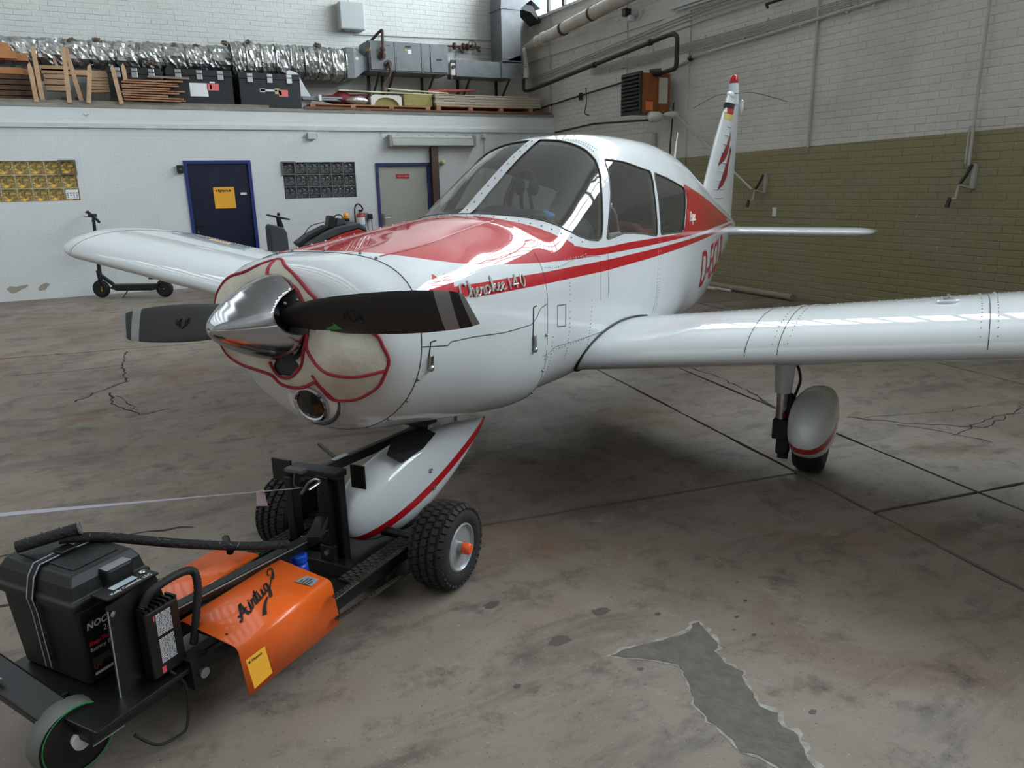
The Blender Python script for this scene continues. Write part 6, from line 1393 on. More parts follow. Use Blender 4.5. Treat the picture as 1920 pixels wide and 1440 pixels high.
def picket(xb, zb, xt, zt, y, label, pointed=True, w=.062):
    d = Vector((xt-xb, 0, zt-zb)); L_ = d.length; P_ = [(-w/2, 0), (w/2, 0), (w/2, L_-.10), (w*.12, L_), (-w/2, L_-.05)] if pointed else [(-w/2, 0), (w/2, 0), (w/2, L_), (-w/2, L_-.01)]
    u = Vector((d.z, 0, -d.x)).normalized(); o = MB().prism(P_, (0, 0, 0), u, d.normalized(), .035).obj('picket', M_WOODL, None); o.location = (xb, y, zb); tag(o, label, 'picket', 'wooden pickets leaning on the ledge')
for a, lb, pt in (((-.94, 2.99, -.95, 3.56, 14.08), 'short pointed picket leaning at the left of the picket row', True), ((-.86, 2.99, -.87, 3.79, 14.11), 'tall square picket beside the leftmost pointed one', False), ((-.50, 2.99, -.47, 3.79, 14.06), 'upright tall picket touching a tilted one at its top', False), ((-.33, 2.99, -.44, 3.78, 14.12), 'tilted picket crossing the middle of the plank stacks', False), ((-.24, 2.99, -.14, 3.57, 14.03), 'pointed picket leaning right in front of the second stack', True), ((.22, 2.99, .16, 3.57, 13.98+.06), 'pointed picket leaning left at the start of the battens', True), ((.34, 2.99, .32, 3.62, 14.17), 'short pointed picket standing above the battens', True), ((-.60, 3.553, -.64, 3.71, 14.40), 'small pointed offcut in front of the foil duct', True)):
    picket(*a, lb, pt, .062 if 'offcut' not in lb else .04)
# right half of the ledge: panel, tubes, pallets, insulation, sheets
mb = MB(); mb.prism([(2.90, 3.62), (2.96, 3.66), (3.10, 3.61), (3.30, 3.22), (3.30, 2.99), (3.08, 2.99)], (0, 14.40, 0), (1, 0, 0), (0, 0, 1), .03); tag(mb.obj('white_fairing', M_PW, None, bevel=.004), 'white tapered panel leaning behind the right flight case', 'panel')
for i, (z, y, L_) in enumerate(((3.20, 14.25, .72), (3.165, 14.22, .62), (3.165, 14.29, .70), (3.20, 14.33, .6))): tag(MB().cyl((3.12, y, z), (3.12+L_, y+.02, z), .019, 12).obj('grey_tube', M('grey_plastic_tube', (134, 140, 142), .5), None, smooth=.6), ['upper front', 'lower front', 'lower rear', 'upper rear'][i]+' grey plastic tube in the bundle beside the right case', 'tube', 'grey tubes')
tag(MB().box((3.42, 14.24, 3.19), (.05, .16, .10)).obj('tube_tie', M_PAPER, None), 'white tape tie round the grey tube bundle', 'tie')
tag(lump((3.95, 14.45, 3.21), .22, (1.9, .7, .42), 9, .25).obj('red_tarp', M('faded_red_tarp', (134, 44, 58), .8, vary=(9, .3)), None, smooth=True), 'crumpled faded red tarpaulin lying between tubes and white block', 'tarpaulin')
tag(lump((4.12, 14.30, 3.18), .13, (1.6, .7, .6), 12, .3).obj('foil_scrap', M_FOIL, None, smooth=True), 'crumpled silver foil scrap in front of the red tarpaulin', 'foil')
def pallet(x0, x1, y0, y1, z0, label, h=.105):
    p = W('pallet', label, 'pallet', ((x0+x1)/2, (y0+y1)/2, z0), 'wooden pallets on the ledge'); n = 3
    for i in range(n+1):
        x = x0+.05+(x1-x0-.1)*i/n
        part(MB().bb((x-.045, y0, z0+.022), (x+.045, y0+.09, z0+h-.02)), 'pallet_block', M_WOODR, p); part(MB().bb((x-.045, y1-.1, z0+.022), (x+.045, y1, z0+h-.02)), 'pallet_block', M_WOODR, p)
    for y in np.linspace(y0, y1-.09, 6): part(MB().bb((x0, y, z0+h-.02), (x1, y+.09, z0+h)), 'deck_board', M_WOODR, p)
    for y in (y0, y1-.1): part(MB().bb((x0, y, z0), (x1, y+.1, z0+.02)), 'base_board', M_WOODR, p)
pallet(3.22, 5.50, 14.12, 14.85, 2.987, 'long low wooden pallet under the insulation blocks', .10); pallet(5.62, 7.72, 14.12, 14.9, 2.987, 'wooden pallet carrying the grey board sheets', .125)
for j in range(2): board('slat', ('lower', 'upper')[j]+' loose wooden slat inside the long low pallet', 'loose slats', (4.35, 14.30, 3.02+.022*j), (2.1, .09, .016), M_WOODO, (0, .004*j, 0), 'slat')
mb = MB(); arc = [(.62*0+.30+.24*math.cos(t), .145*math.sin(t)) for t in np.linspace(0, PI, 14)]; mb.prism([(0, 0), (.0, .15), (.05, .19), (.55, .19), (.60, .15), (.60, 0)]+arc, (4.37, 14.22, 3.088), (1, 0, 0), (0, 0, 1), -.45); tag(mb.obj('foam_block', M('white_foam', (214, 212, 204), .9), None), 'white foam block with an arched cut-out', 'block')
mb = MB(); mb.prism(arc, (4.37, 14.26, 3.088), (1, 0, 0), (0, 0, 1), -.40); tag(mb.obj('foam_core', M('yellow_wool', (160, 148, 92), .95, vary=(20, .2)), None), 'yellow green wool filling the arch of the white block', 'insulation')
tag(MB().bb((5.0, 14.2, 3.088), (5.58, 14.6, 3.30)).obj('wool_slab', MATS['yellow_wool'], None, bevel=.02), 'yellow green mineral wool slab next to the white foam block', 'insulation')
board('cream_board', 'long cream board lying on the foam block', None, (4.75, 14.42, 3.335), (1.9, .22, .02), M('cream_board_paint', (206, 202, 168), .7), (0, .012, .02)); board('cream_strip', 'narrow cream strip slanting above the wool slab', None, (5.30, 14.20, 3.365), (1.2, .05, .02), MATS['cream_board_paint'], (0, .035, 0))
tag(MB().tube([(5.66, 14.66, 3.43), (6.2, 14.64, 3.45), (6.7, 14.62, 3.47)], [.035, .032, .012], 12).obj('red_tube', M('dull_red_tube', (160, 50, 52), .5), None, smooth=.7), 'dull red tapering tube lying behind the board stack', 'tube'); tag(MB().beam((6.66, 14.95, 3.62), (6.76, 14.95, 3.10), .05, .02, (0, 1, 0)).obj('grey_lath', M('grey_slat_paint', (150, 146, 138), .8), None), 'grey lath leaning on the wall behind the board stack', 'lath')
M_SHEET = M('grey_board', (178, 164, 146), .85, vary=(5, .15)); M_SHT2 = M('grey_board_core', (192, 182, 166), .85)
for j in range(8): board('board_sheet', '%s grey beige sheet in the flat stack on the right pallet' % (ORD[:7]+['topmost'])[j], 'board sheets', (6.76+R_.uniform(-.012, .012), 14.52+R_.uniform(-.012, .006), 3.124+.0262*j), (2.30, .78, .0205), M_SHEET if j % 2 else M_SHT2, cat='sheet')
tag(MB().bb((3.10, 14.035, 2.986), (8.1, 14.10, 3.022)).obj('edge_plank', M('rust_brown_plank', (132, 88, 64), .8, vary=(6, .4)), None), 'rust brown plank along the right edge of the ledge', 'plank')
# lamp, boxes, column under the ledge
fl_ = W('fluorescent_lamp', 'dusty white twin tube lamp below the ledge above the grey door', 'lamp', (5.46, 14.0, 2.34)); part(MB().prism([(0, 0), (.14, .02), (.14, .17), (.05, .215), (0, .215)], (4.58, 14.05, 2.34), (0, -1, 0), (0, 0, 1), -1.75), 'housing', M('lamp_housing', (170, 170, 164), .5, vary=(6, .2)), fl_)
part(MB().prism([(0, 0), (.006, 0), (.006, .115), (0, .115)], (4.64, 13.908, 2.372), (0, -1, 0), (0, 0, 1), -1.63), 'diffuser', M('lamp_diffuser', (196, 200, 196), .25, vary=(9, .12)), fl_); part(MB().cyl((4.66, 13.93, 2.47), (6.24, 13.93, 2.47), .016, 10), 'tube_end_cover', M_WHITE, fl_)
for x in (4.60, 6.31): part(MB().bb((x-.025, 13.90, 2.345), (x+.025, 14.05, 2.56)), 'end_cap', M('lamp_end_cap', (150, 150, 146), .5), fl_, bevel=.006)
for x in (4.75, 5.2, 5.45, 5.75, 6.15): part(MB().bb((x-.02, 13.985, 2.535), (x+.02, 14.01, 2.563)), 'clip', M_SILV, fl_)
part(MB().tube([(4.58, 14.0, 2.52), (4.48, 14.02, 2.5), (4.47, 14.04, 2.6)], .008, 6), 'feed_cable', M_CONDUIT, fl_)
jb = W('junction_box', 'small white junction box under the ledge between door and lamp', 'box', (3.17, 14.0, 2.47)); part(MB().box((3.175, 14.02, 2.53), (.14, .07, .12)), 'housing', M_WHITE, jb, bevel=.012)
for sg in (1, -1): part(MB().tube(smooth_path([(3.175+sg*.07, 14.02, 2.57), (3.175+sg*.11, 14.02, 2.53), (3.175+sg*.07, 14.02, 2.49)], 5), .008, 6), 'cable_loop', M_CONDUIT, jb)
cb = W('switch_box', 'small white box with a cable right of the lamp', 'box', (6.56, 14.02, 2.5)); part(MB().box((6.565, 14.02, 2.555), (.09, .06, .075)), 'housing', M_WHITE, cb, bevel=.008); part(MB().cyl((6.565, 14.04, 2.52), (6.565, 14.04, 1.2), .010, 8), 'conduit', M_CONDUIT, cb)
sn = W('door_sensor', 'small black sensor box at the top left of the blue door', 'sensor', (.95, 14.0, 1.92)); part(MB().box((.95, 14.02, 1.985), (.10, .07, .13)), 'housing', M_BLACK, sn, bevel=.012); part(MB().cyl((.955, 13.985, 1.985), (.955, 13.98, 1.985), .012), 'lens', M_GREY, sn)
cl = W('steel_column', 'brown steel column standing against the rear wall beside the grey door', 'column', (5.47, 14.0, 0)); part(MB().bb((5.405, 14.045, 0), (5.54, 14.06, 2.35)), 'rear_flange', M('brown_column_paint', (92, 70, 62), .7, vary=(7, .3)), cl); part(MB().bb((5.405, 13.94, 0), (5.54, 13.955, 2.35)), 'front_flange', MATS['brown_column_paint'], cl); part(MB().bb((5.465, 13.955, 0), (5.48, 14.045, 2.35)), 'web', MATS['brown_column_paint'], cl)
for z in (2.2, 1.9, 1.5): part(MB().lathe([(.012, 0), (.010, .006), (.001, .008)], (5.47, 13.94, z), (0, -1, 0), 10), 'rivet', M_RUST, cl)
tag(lump((5.66, 14.0, 2.06), .045, (1, .8, 1), 2, .2).obj('foam_blob', M('yellow_foam', (206, 190, 120), .9), None, smooth=True), 'small yellow foam blob on the wall beside the brown column', 'foam')
ex = W('fire_extinguisher', 'red and white fire extinguisher hanging on the rear wall', 'extinguisher', (3.93, 13.9, .7)); part(MB().lathe([(.001, .62), (.07, .63), (.078, .66), (.078, 1.10), (.06, 1.15), (.025, 1.17), (.025, 1.2)], (3.94, 13.96, 0), (0, 0, 1), 22), 'bottle', M_REDS, ex, smooth=.8); part(MB().lathe([(.0795, .95), (.0795, 1.09)], (3.94, 13.96, 0), (0, 0, 1), 22), 'label_white', M_PAPER, ex); part(MB().lathe([(.0800, .84), (.0800, .96)], (3.94, 13.96, 0), (0, 0, 1), 22), 'label_blue', M('label_blue', (96, 158, 196), .5), ex)
part(MB().tube(smooth_path([(3.95, 13.95, 1.18), (3.98, 13.93, 1.25), (3.90, 13.92, 1.33), (3.83, 13.92, 1.25), (3.83, 13.93, .95), (3.85, 13.94, .80)], 6), .014, 8), 'hose', M_RUB, ex, smooth=True); part(MB().box((3.94, 13.95, 1.21), (.05, .10, .04)), 'lever_head', M_BLACK, ex, bevel=.006); part(MB().lathe([(.022, 0), (.022, .02), (.001, .021)], (3.94, 13.92, 1.17), (0, -1, 0), 12), 'gauge', M_SILV, ex)
pg = W('power_adapter', 'grey socket with black plug pack right of the fire extinguisher', 'socket', (4.10, 14.0, 1.05)); part(MB().box((4.06, 14.03, 1.11), (.10, .06, .11)), 'socket_box', M_GREY, pg, bevel=.008); part(MB().box((4.13, 14.0, 1.09), (.09, .08, .10)), 'plug_pack', M_BLACK, pg, bevel=.008)
for dx in (0, .08): part(MB().tube(smooth_path([(4.08+dx, 14.0, 1.05), (4.085+dx, 14.01, .8), (4.09+dx, 14.02, .3)], 4), .005, 6), 'cord', M_RUB, pg)
# doormat grate beside the blue door
gr = W('boot_scraper', 'dark steel boot scraper grate on the floor before the blue door', 'grate', (1.25, 13.6, 0))
for i in range(9): part(MB().bb((1.02+.085*i, 13.42, .002), (1.06+.085*i, 13.76, .03)), 'grate_bar', M_STEEL, gr)
for y in (13.42, 13.74): part(MB().bb((1.0, y, .002), (1.78, y+.02, .028)), 'grate_frame', M_STEEL, gr)
# electric scooter along the wall
SO = Vector((-.471, 13.654, 0)); SX = (Vector((.429, 13.081, 0))-SO).normalized(); SXa = math.atan2(SX.y, SX.x); sc = thing('electric_scooter', 'black electric scooter with wire basket parked along the rear wall', 'scooter', SO, SXa)
WB = 1.0667
for x, nm in ((0, 'front_wheel'), (WB, 'rear_wheel')):
    w = MB().lathe([(.085, -.03), (.12, -.033), (.138, -.018), (.142, 0), (.138, .018), (.12, .033), (.085, .03)], (x, 0, .143), (0, 1, 0), 30).obj(nm, M_RUB, sc, smooth=.9); MB().lathe([(.088, -.02), (.05, -.014), (.02, -.024), (.001, -.026)], (x, 0, .143), (0, 1, 0), 24).obj('wheel_hub', M('hub_dark', (38, 40, 44), .4, .5), w, smooth=.7); MB().tube([(x+.1*math.cos(t), -.024, .143+.1*math.sin(t)) for t in np.linspace(0, 2*PI, 26, endpoint=False)], .003, 5, closed=True).obj('rim_line', M_SILV, w)
    MB().box((x+(.025 if x == 0 else -.03), -.034, .143 if x == 0 else .135), (.018 if x == 0 else .08, .012, .08 if x == 0 else .016)).obj('yellow_reflector', M('amber_reflector', (214, 160, 40), .4), w)
dk = MB().prism([(.18, .16), (.26, .205), (.90, .215), (1.02, .225), (.98, .14), (.90, .115), (.30, .115)], (0, .075, 0), (1, 0, 0), (0, 0, 1), .15).obj('deck', M_BLACK, sc, bevel=.008); MB().bb((.24, -.07, .207), (.90, .07, .217)).obj('deck_mat', M('deck_mat_grey', (70, 70, 70), .8), dk)
MB().beam((.02, 0, .36), (.24, 0, .19), .05, .05).obj('neck', M_BLACK, sc, bevel=.008); st = MB().tube([(.0, 0, .17), (.03, 0, .70), (.06, 0, 1.27)], [.032, .028, .022], 12).obj('steering_column', M_BLACK, sc, smooth=.8); MB().tube([(.012, 0, .30), (.0, 0, .44)], .04, 12).obj('head_tube', M_BLACK, sc, smooth=.8)
hb_ = MB().tube(smooth_path([(.25, -.17, 1.19), (.13, -.07, 1.255), (.06, 0, 1.28), (-.02, .07, 1.295), (-.17, .17, 1.34)], 5), .012, 10).obj('handlebar', M_BLACK, sc, smooth=True)
for sg in (1, -1): MB().tube([(.06-sg*.20, sg*.175, 1.27+sg*.075), (.06-sg*.10, sg*.095, 1.276+sg*.03)], .020, 10).obj('grip', M_RUB, hb_, smooth=True); MB().tube(smooth_path([(.06-sg*.07, sg*.07, 1.26+sg*.02), (-.02-sg*.1, sg*.08, 1.24+sg*.03), (-.02-sg*.17, sg*.13, 1.235+sg*.055)], 4), .006, 6).obj('brake_lever', M_BLACK, hb_)
MB().box((.05, 0, 1.29), (.10, .09, .05)).obj('display', M_BLACK, hb_, bevel=.01); MB().box((.98, 0, .300), (.28, .09, .02)).obj('rear_mudguard', M_BLACK, sc, bevel=.006); MB().box((1.14, 0, .30), (.04, .06, .03)).obj('tail_light', M_REDS, sc, bevel=.006); MB().beam((1.07, -.045, .121), (.93, -.05, .20), .03, .02).obj('rear_fork', M_BLACK, sc); MB().beam((.015, -.045, .121), (.01, -.04, .30), .03, .02, (1, 0, 0)).obj('front_fork', M_BLACK, sc); MB().tube([(.44, .02, .12), (.40, -.10, .004)], .009, 8).obj('kickstand', M_STEEL, sc); MB().lathe([(.012, 0), (.014, .07)], (.03, -.03, .78), (0, -1, .1), 10).obj('stem_sticker', M_PAPER, st)
bk = MB(); X0, X1, Yb, Z0, Z1 = -.30, -.02, .15, .62, .84
for z, k in ((Z1, 0), (Z1-.07, .012), (Z0+.05, .03), (Z0, .05)): bk.tube([(X0+k*2, -Yb+k, z), (X1, -Yb+k, z), (X1, Yb-k, z), (X0+k*2, Yb-k, z)], .0035 if z < Z1 else .006, 5, closed=True)
for t in np.linspace(0, 1, 6):
    for sg in (1, -1): bk.tube([(X0+(X1-X0)*t, sg*Yb, Z1), (X0+.10+(X1-X0-.10)*t, sg*(Yb-.05), Z0)], .0028, 4)
for t in np.linspace(-1, 1, 6): bk.tube([(X0, t*Yb, Z1), (X0+.10, t*(Yb-.05), Z0)], .0028, 4); bk.tube([(X0+.10, t*(Yb-.05), Z0), (X1, t*(Yb-.05), Z0)], .0028, 4)
bk.obj('wire_basket', M_BLACK, sc)
# ride-on sweeper behind the cowling
sw = W('floor_sweeper', 'grey and red ride-on floor sweeper with steering wheel behind the cowling', 'sweeper', (2.9, 12.5, 0)); M_SWG = M('sweeper_grey', (62, 64, 66), .6); M_SWR = M('sweeper_red', (180, 36, 38), .4)
part(MB().prism([(2.02, 0.02), (2.02, 1.05), (2.06, 1.09), (2.24, 1.03), (2.28, .95), (2.30, 0.02)], (0, 12.78, 0), (1, 0, 0), (0, 0, 1), .45), 'front_console', M_SWG, sw, bevel=.02); part(MB().tube([(2.22, 12.52, 1.03), (2.19, 12.50, 1.19)], [.05, .035], 12), 'steering_column', M_BLACK, sw, smooth=.7); part(MB().tube([(2.19+.165*math.cos(t), 12.49+.16*math.sin(t), 1.195-.04*math.cos(t)) for t in np.linspace(0, 2*PI, 28, endpoint=False)], .014, 8, closed=True), 'steering_wheel', M_BLACK, sw, smooth=True)
for t in (0, 2.1, 4.2): part(MB().tube([(2.19, 12.49, 1.18), (2.19+.16*math.cos(t), 12.49+.16*math.sin(t), 1.195-.04*math.cos(t))], .012, 6), 'wheel_spoke', M_BLACK, sw)
part(MB().ball((2.20, 12.49, 1.24), .028, 10, 7), 'steering_knob', M_BLACK, sw, smooth=True)
part(MB().prism([(2.30, .02), (2.30, .50), (2.52, .66), (2.85, .82), (3.05, .90), (3.38, .98), (3.50, .93), (3.54, .75), (3.54, .02)], (0, 12.85, 0), (1, 0, 0), (0, 0, 1), .7), 'rear_body', M_SWR, sw, bevel=.02); part(MB().prism([(2.52, .665), (2.85, .825), (3.05, .905), (3.38, .985), (3.52, .92), (3.50, .99), (3.40, 1.07), (3.03, 1.01), (2.82, .93), (2.50, .76)], (0, 12.87, 0), (1, 0, 0), (0, 0, 1), .74), 'engine_cover', M_SWG, sw, bevel=.015)
part(MB().prism([(2.42, .78), (2.60, .90), (2.92, 1.04), (2.94, 1.0), (2.62, .84), (2.46, .72)], (0, 12.7, 0), (1, 0, 0), (0, 0, 1), .4), 'seat_frame', M_BLACK, sw, bevel=.01); part(MB().prism([(2.92, .98), (2.97, 1.19), (3.04, 1.19), (3.06, 1.0)], (0, 12.6, 0), (1, 0, 0), (0, 0, 1), .3), 'seat_back', M_BLACK, sw, bevel=.02); part(MB().prism([(3.06, 1.02), (3.10, 1.15), (3.20, 1.14), (3.25, 1.05)], (0, 12.55, 0), (1, 0, 0), (0, 0, 1), .2), 'latch_block', M_SWG, sw, bevel=.015); part(MB().tube(smooth_path([(3.06, 12.42, 1.13), (3.09, 12.42, 1.19), (3.18, 12.42, 1.19), (3.21, 12.42, 1.12)], 4), .010, 6), 'grab_handle', M_BLACK, sw); part(MB().tube(smooth_path([(2.55, 12.42, .9), (2.68, 12.42, 1.04), (2.90, 12.42, 1.09)], 5), .007, 6), 'cable', M_RUB, sw)
part(MB().cyl((3.31, 12.6, 1.08), (3.31, 12.6, 1.13), .055, 16), 'beacon_base', M_BLACK, sw); part(MB().lathe([(.045, 1.13), (.048, 1.15), (.045, 1.20), (.03, 1.215), (.001, 1.218)], (3.31, 12.6, 0), (0, 0, 1), 18), 'amber_beacon', M('amber_lens', (234, 156, 36), .25), sw, smooth=.8)
for x, y in ((2.15, 12.4), (3.45, 12.3), (3.45, 12.8)): part(MB().cyl((x, y-.05, .13), (x, y+.05, .13), .13, 22), 'road_wheel', M_RUB, sw, smooth=.6)
# ------------------------------------------------------------------ right wall fittings
bpipe = W('heating_pipe', 'long brown heating pipe sloping along the right wall to the unit heater', 'pipe', (7.8, 12, 3.4)); part(MB().tube(smooth_path([(7.78, 14.5, 3.95), (7.76, 14.55, 3.75), (7.75, 14.55, 3.52), (7.75, 14.35, 3.47), (7.75, 14.1, 3.475)], 5)+[Vector((7.75, 9.85, 3.755))]+smooth_path([(7.75, 9.72, 3.75), (7.75, 9.65, 3.70), (7.75, 9.64, 3.62)], 4)+smooth_path([(7.75, 9.64, 3.36), (7.75, 9.66, 3.27), (7.75, 9.76, 3.25), (7.75, 10.06, 3.235)], 4), .034, 12), 'pipe_run', M_BPIPE, bpipe, smooth=True)
for y in (11.9, 10.3): part(MB().cyl((7.75, y-.03, 3.475+(14.1-y)*.0659), (7.75, y+.03, 3.475+(14.1-y)*.0659), .05, 14), 'pipe_clamp', M_BPIPE, bpipe)
part(MB().tube(smooth_path([(7.78, 14.62, 4.32), (7.80, 14.60, 4.15), (7.79, 14.52, 3.9), (7.77, 14.5, 3.72)], 5), .060, 12), 'lagged_bend', M_PIPEW, bpipe, smooth=True)
wp = W('lagged_pipe', 'thick white lagged pipe with rust stains high on the right wall', 'pipe', (7.9, 12, 4.4)); part(MB().tube([(7.9, 14.72, 4.33), (7.9, 14.0, 4.40), (7.9, 12.6, 4.49), (7.9, 9.0, 4.70), (7.9, 3, 5.0)], [.075, .10, .115, .12, .12], 18), 'pipe_run', M_PIPEW, wp, smooth=True)
for y, z in ((14.2, 4.38), (13.95, 4.40), (13.2, 4.45), (12.2, 4.52)): part(MB().cyl((7.9, y-.03, z), (7.9, y+.03, z-.004), .125, 18), 'lagging_band', M_RUST if y < 13.5 else M_PIPEW, wp, smooth=.6)
ht = W('unit_heater', 'orange brown unit heater with black louvres on the right wall', 'heater', (7.7, 10.3, 2.65)); part(MB().bb((7.42, 10.05, 2.66), (7.97, 10.52, 3.24)), 'casing', M_ORED, ht, bevel=.006); part(MB().bb((7.38, 10.03, 2.64), (7.42, 10.54, 3.26)), 'louvre_frame', M_STEEL, ht)
for i in range(10): part(MB().beam((7.372, 10.06, 2.70+.056*i), (7.372, 10.51, 2.70+.056*i), .05, .008, (.6, 0, .8)), 'louvre_blade', M_BLACK, ht)
part(MB().bb((7.74, 10.044, 2.80), (7.92, 10.051, 3.18)), 'open_panel', M_WALLR, ht); part(MB().bb((7.50, 10.044, 2.70), (7.64, 10.049, 2.82)), 'orange_label', M('orange_label_paper', (226, 122, 70), .6), ht)
for x, y in ((7.73, 10.05), (7.94, 10.05)): part(MB().bb((x-.012, y-.012, 2.66), (x+.012, y+.012, 3.24)), 'edge_strip', M_ORED, ht)
part(MB().cyl((7.62, 10.12, 3.24), (7.75, 10.0, 3.25), .06, 14), 'valve_body', M_BLACK, ht, smooth=.6); part(MB().beam((7.97, 10.3, 3.2), (8.17, 10.3, 3.2), .04, .04), 'wall_bracket', M_STEEL, ht); part(MB().beam((7.97, 10.3, 2.7), (8.17, 10.3, 2.7), .04, .04), 'wall_bracket', M_STEEL, ht)
tag(lump((7.66, 10.02, 2.60), .11, (1.1, .9, .85), 21, .25).obj('plastic_wrap', M('milky_plastic', (206, 206, 204), .35), None, smooth=True), 'white plastic sheeting wrapped round the pipe joint under the heater', 'plastic'); tag(lump((7.92, 9.95, 2.62), .09, (1.6, .6, .6), 22, .2).obj('wrapped_pipe', MATS['milky_plastic'], None, smooth=True), 'plastic covered pipe end between the heater and the wall', 'plastic')
tag(MB().tube([(8.1, 13.87, 2.625), (8.08, 12.4, 2.68), (7.75, 10.25, 2.57)], .018, 8).obj('supply_pipe', M_BPIPE, None, smooth=True), 'thin brown pipe running from the ledge corner to the heater', 'pipe')
tag(MB().tube([(7.98, 9.96, 2.80), (7.97, 10.0, 2.2), (7.97, 10.02, 1.2)], .012, 8).obj('hanging_cable', M_RUB, None, smooth=True), 'straight black cable hanging below the heater', 'cable')
cam_ = W('security_camera', 'black and white security camera high on the right wall', 'camera', (8.1, 11.3, 4.3)); part(MB().cyl((8.16, 11.15, 4.33), (8.12, 11.15, 4.33), .10, 20), 'base_plate', M_WHITE, cam_, smooth=.6); part(MB().tube([(8.12, 11.15, 4.33), (8.02, 11.2, 4.34)], .03, 10), 'arm', M_WHITE, cam_); part(MB().box((7.98, 11.28, 4.36), (.12, .12, .12)), 'camera_body', M_BLACK, cam_, bevel=.015); part(MB().box((8.02, 11.2, 4.26), (.10, .10, .10)), 'camera_foot', M_WHITE, cam_, bevel=.02)
# cables clipped in a bundle, and single pipes
bun = W('cable_bundle', 'bundle of white cables in clips sloping along the right wall', 'cables', (8.1, 9, 3.6))
for i in range(7):
    z = 3.55+.021*i; part(MB().tube([(8.128, 12.6, z+.02), (8.128, 10.9, z-.01), (8.128, 9.0, z-.005), (8.128, 6.0, z+.02), (8.128, 3.0, z+.02)], .0075, 6), 'cable', M_CONDUIT, bun, smooth=True)
for y in np.arange(3.6, 12.2, .42): part(MB().bb((8.130, y, 3.525), (8.165, y+.025, 3.72)), 'cable_clip', M_WHITE, bun)
for i, (z0, z1, r) in enumerate(((3.86, 4.06, .012), (3.90, 4.10, .010), (3.82, 4.0, .010), (3.74, 3.93, .014))): tag(MB().tube([(8.128, 14.9, z0-.12), (8.128, 12.0, z0+.06), (8.128, 9.5, z1), (8.128, 6.5, z1+.05)], r, 6).obj('wall_cable', M_CONDUIT, None, smooth=True), ['third highest', 'highest', 'second lowest', 'lowest and thickest'][i]+' white wall cable above the brown heating pipe', 'cable', 'fanned wall cables')
cdt = W('conduit_pipe', 'grey white conduit with saddles below the cable bundle', 'pipe', (8.12, 8, 3.45)); part(MB().tube([(8.12, 9.75, 3.445), (8.12, 7.63, 3.53), (8.12, 6.4, 3.585), (8.12, 3, 3.6)], .022, 10), 'pipe_run', M_CONDUIT, cdt, smooth=True); part(MB().tube([(8.12, 10.7, 3.30), (8.12, 9.78, 3.41)], .030, 10), 'sleeve', M_CONDUIT, cdt, smooth=True); part(MB().cyl((8.12, 9.80, 3.43), (8.12, 9.72, 3.44), .035, 12), 'black_sleeve_end', M_BLACK, cdt)
for y in (9.2, 8.4, 7.6, 6.9): part(MB().bb((8.11, y, 3.44+(9.75-y)*.04-.03), (8.168, y+.03, 3.44+(9.75-y)*.04+.03)), 'saddle', M_WHITE, cdt)
tag(MB().tube([(8.128, 14.85, 3.14), (8.128, 11.5, 3.31), (8.128, 10.6, 3.35)], .016, 8).obj('dark_conduit', M_BPIPE, None, smooth=True), 'thin dark conduit along the right wall behind the board stack', 'pipe')
for y, z0, z1, lb in ((14.12, 2.7, 4.9, 'thin vertical white conduit at the corner of the ledge'), (11.45, 3.35, 4.9, 'vertical white conduit rising above the unit heater'), (7.36, 2.0, 4.9, 'vertical white conduit ending above the olive paint')): tag(MB().cyl((8.128, y, z0), (8.128, y+.0, z1), .013 if y > 8 else .018, 8).obj('riser_conduit', M_CONDUIT, None, smooth=.6), lb, 'pipe')
tag(MB().tube(smooth_path([(8.12, 12.75, 3.35), (8.10, 12.70, 3.1), (8.08, 12.72, 2.9), (8.10, 12.6, 2.85)], 6), .009, 6).obj('loose_wire', M_RUB, None), 'loose grey wire end dangling from the right wall', 'wire')
tag(MB().box((8.128, 12.95, 3.22), (.03, .09, .13)).obj('dark_socket', M_BLACK, None, bevel=.006), 'small dark socket plate near the loose wire on the right wall', 'socket')
lt_ = W('batten_lamp', 'white batten lamp at the top edge of the right wall', 'lamp', (8.05, 9.6, 4.15)); part(MB().beam((8.08, 10.2, 4.22), (8.08, 8.0, 4.22), .12, .07), 'housing', M_WHITE, lt_, bevel=.008); part(MB().cyl((8.08, 10.1, 4.17), (8.08, 8.1, 4.17), .016), 'tube', M_PAPER, lt_)
for y in (8.12, 7.66): pass
tag(MB().tube([(8.10, 8.2, 3.84), (8.02, 8.15, 3.86), (8.02, 7.4, 3.88), (8.02, 6.9, 3.9)], .018, 8).obj('black_pipe_end', M_BLACK, None, smooth=True), 'short black pipe with a bent end above the cable bundle', 'pipe')
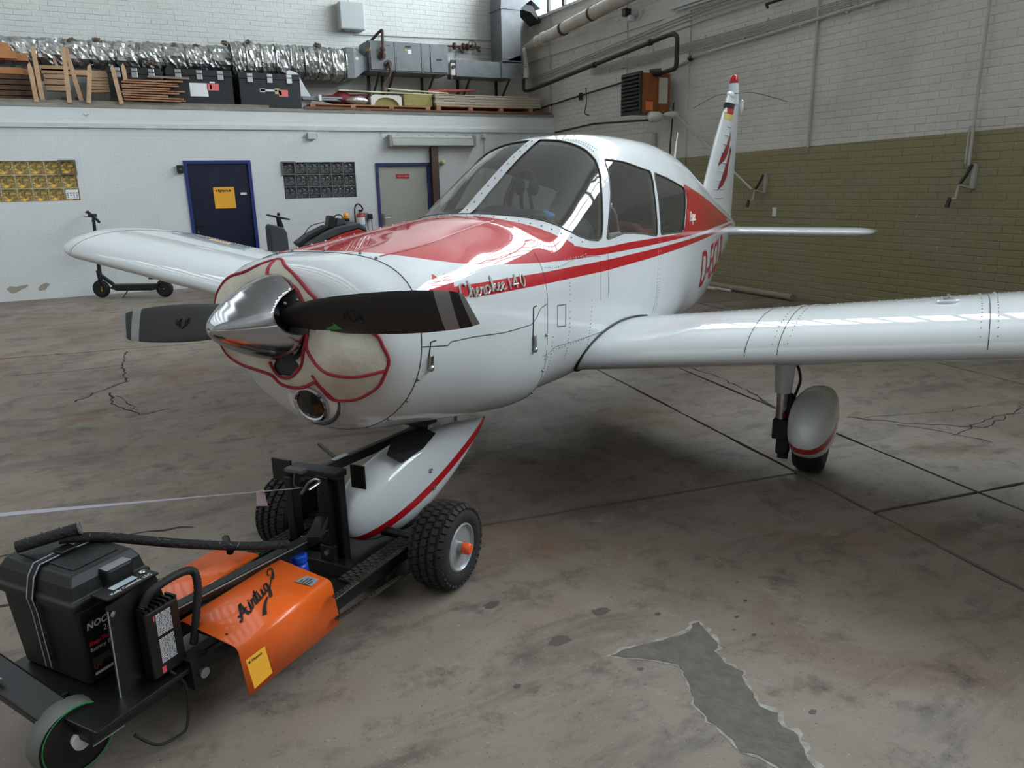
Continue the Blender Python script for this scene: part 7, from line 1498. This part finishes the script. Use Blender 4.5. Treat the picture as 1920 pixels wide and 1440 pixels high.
def crank(y, z0, label, rod):
    c = W('window_crank', label, 'crank', (8.1, y, z0), 'hand cranks of the window gear'); part(MB().bb((8.12, y-.045, z0-.10), (8.168, y+.0, z0+.16)), 'wall_bracket', M_CONDUIT, c, bevel=.004); part(MB().beam((8.13, y-.02, z0-.10), (8.0, y+.03, z0-.06), .06, .014), 'bracket_arm', M_CONDUIT, c)
    part(MB().tube([(8.10, y-.015, z0+.15), (8.06, y+.01, z0+.04), (8.02, y+.05, z0-.06)], .017, 10), 'worm_shaft', M_BLACK, c, smooth=.8); part(MB().tube([(8.02, y+.05, z0-.06), (8.0, y+.06, z0-.20)], .014, 8), 'crank_arm', M_CONDUIT, c); part(MB().tube([(8.0, y+.06, z0-.20), (7.96, y+.10, z0-.205)], .010, 8), 'crank_bar', M_CONDUIT, c); part(MB().tube([(7.97, y+.10, z0-.19), (7.95, y+.11, z0-.29)], [.020, .026], 10), 'crank_handle', M('dark_wood_grip', (66, 44, 36), .6), c, smooth=.8)
    part(MB().tube(rod, .017, 8), 'drive_rod', M_CONDUIT, c, smooth=True)
    if len(rod) == 2 and abs(rod[0][1]-rod[1][1]) < .2: part(MB().tube([(rod[0][0]-.02, rod[0][1]+.03, rod[0][2]+.02), (rod[0][0]-.02, rod[0][1]+.03, rod[0][2]+.40), (rod[0][0]-.02, rod[0][1]-.03, rod[0][2]+.40)], .010, 6), 'fork_joint', M_CONDUIT, c)
crank(8.10, 1.52, 'window crank on the olive wall behind the tail fin', [(8.06, 8.25, 1.47), (7.98, 10.05, 2.72)]); crank(5.13, 1.56, 'window crank on the right wall above the port wing', [(8.08, 5.14, 1.70), (8.05, 5.13, 4.9)])
for y, z in ((8.28, 1.13), (8.22, 1.13)): pass
tag(MB().bb((8.158, 7.86, 1.10), (8.168, 7.93, 1.22)).obj('paper_scrap', M_PAPER, None), 'scrap of white paper stuck on the olive wall', 'paper')
tag(MB().bb((8.12, 10.6, 0), (8.168, 10.68, 2.4)).obj('cable_duct', M_CONDUIT, None), 'narrow vertical cable duct beside the concrete pier', 'duct')
# long tubes on the floor against the right wall
tag(MB().cyl((8.02, 9.75, .05), (7.93, 7.25, .05), .045, 14).obj('floor_tube', M('dusty_tube', (150, 138, 122), .7, vary=(6, .2)), None, smooth=.6), 'long dusty tube lying on the floor along the right wall', 'tube')
for i, (x, y) in enumerate(((7.86, 8.35), (7.80, 8.6))): tag(MB().cyl((x+.05, y+1.4, .022), (x, y, .022), .022, 10).obj('floor_pipe', M('pale_pipe', (186, 180, 170), .6), None, smooth=.6), ('thin pale pipe on the floor next to the dusty tube', 'thin pale pipe farthest from the right wall on the floor')[i], 'pipe')
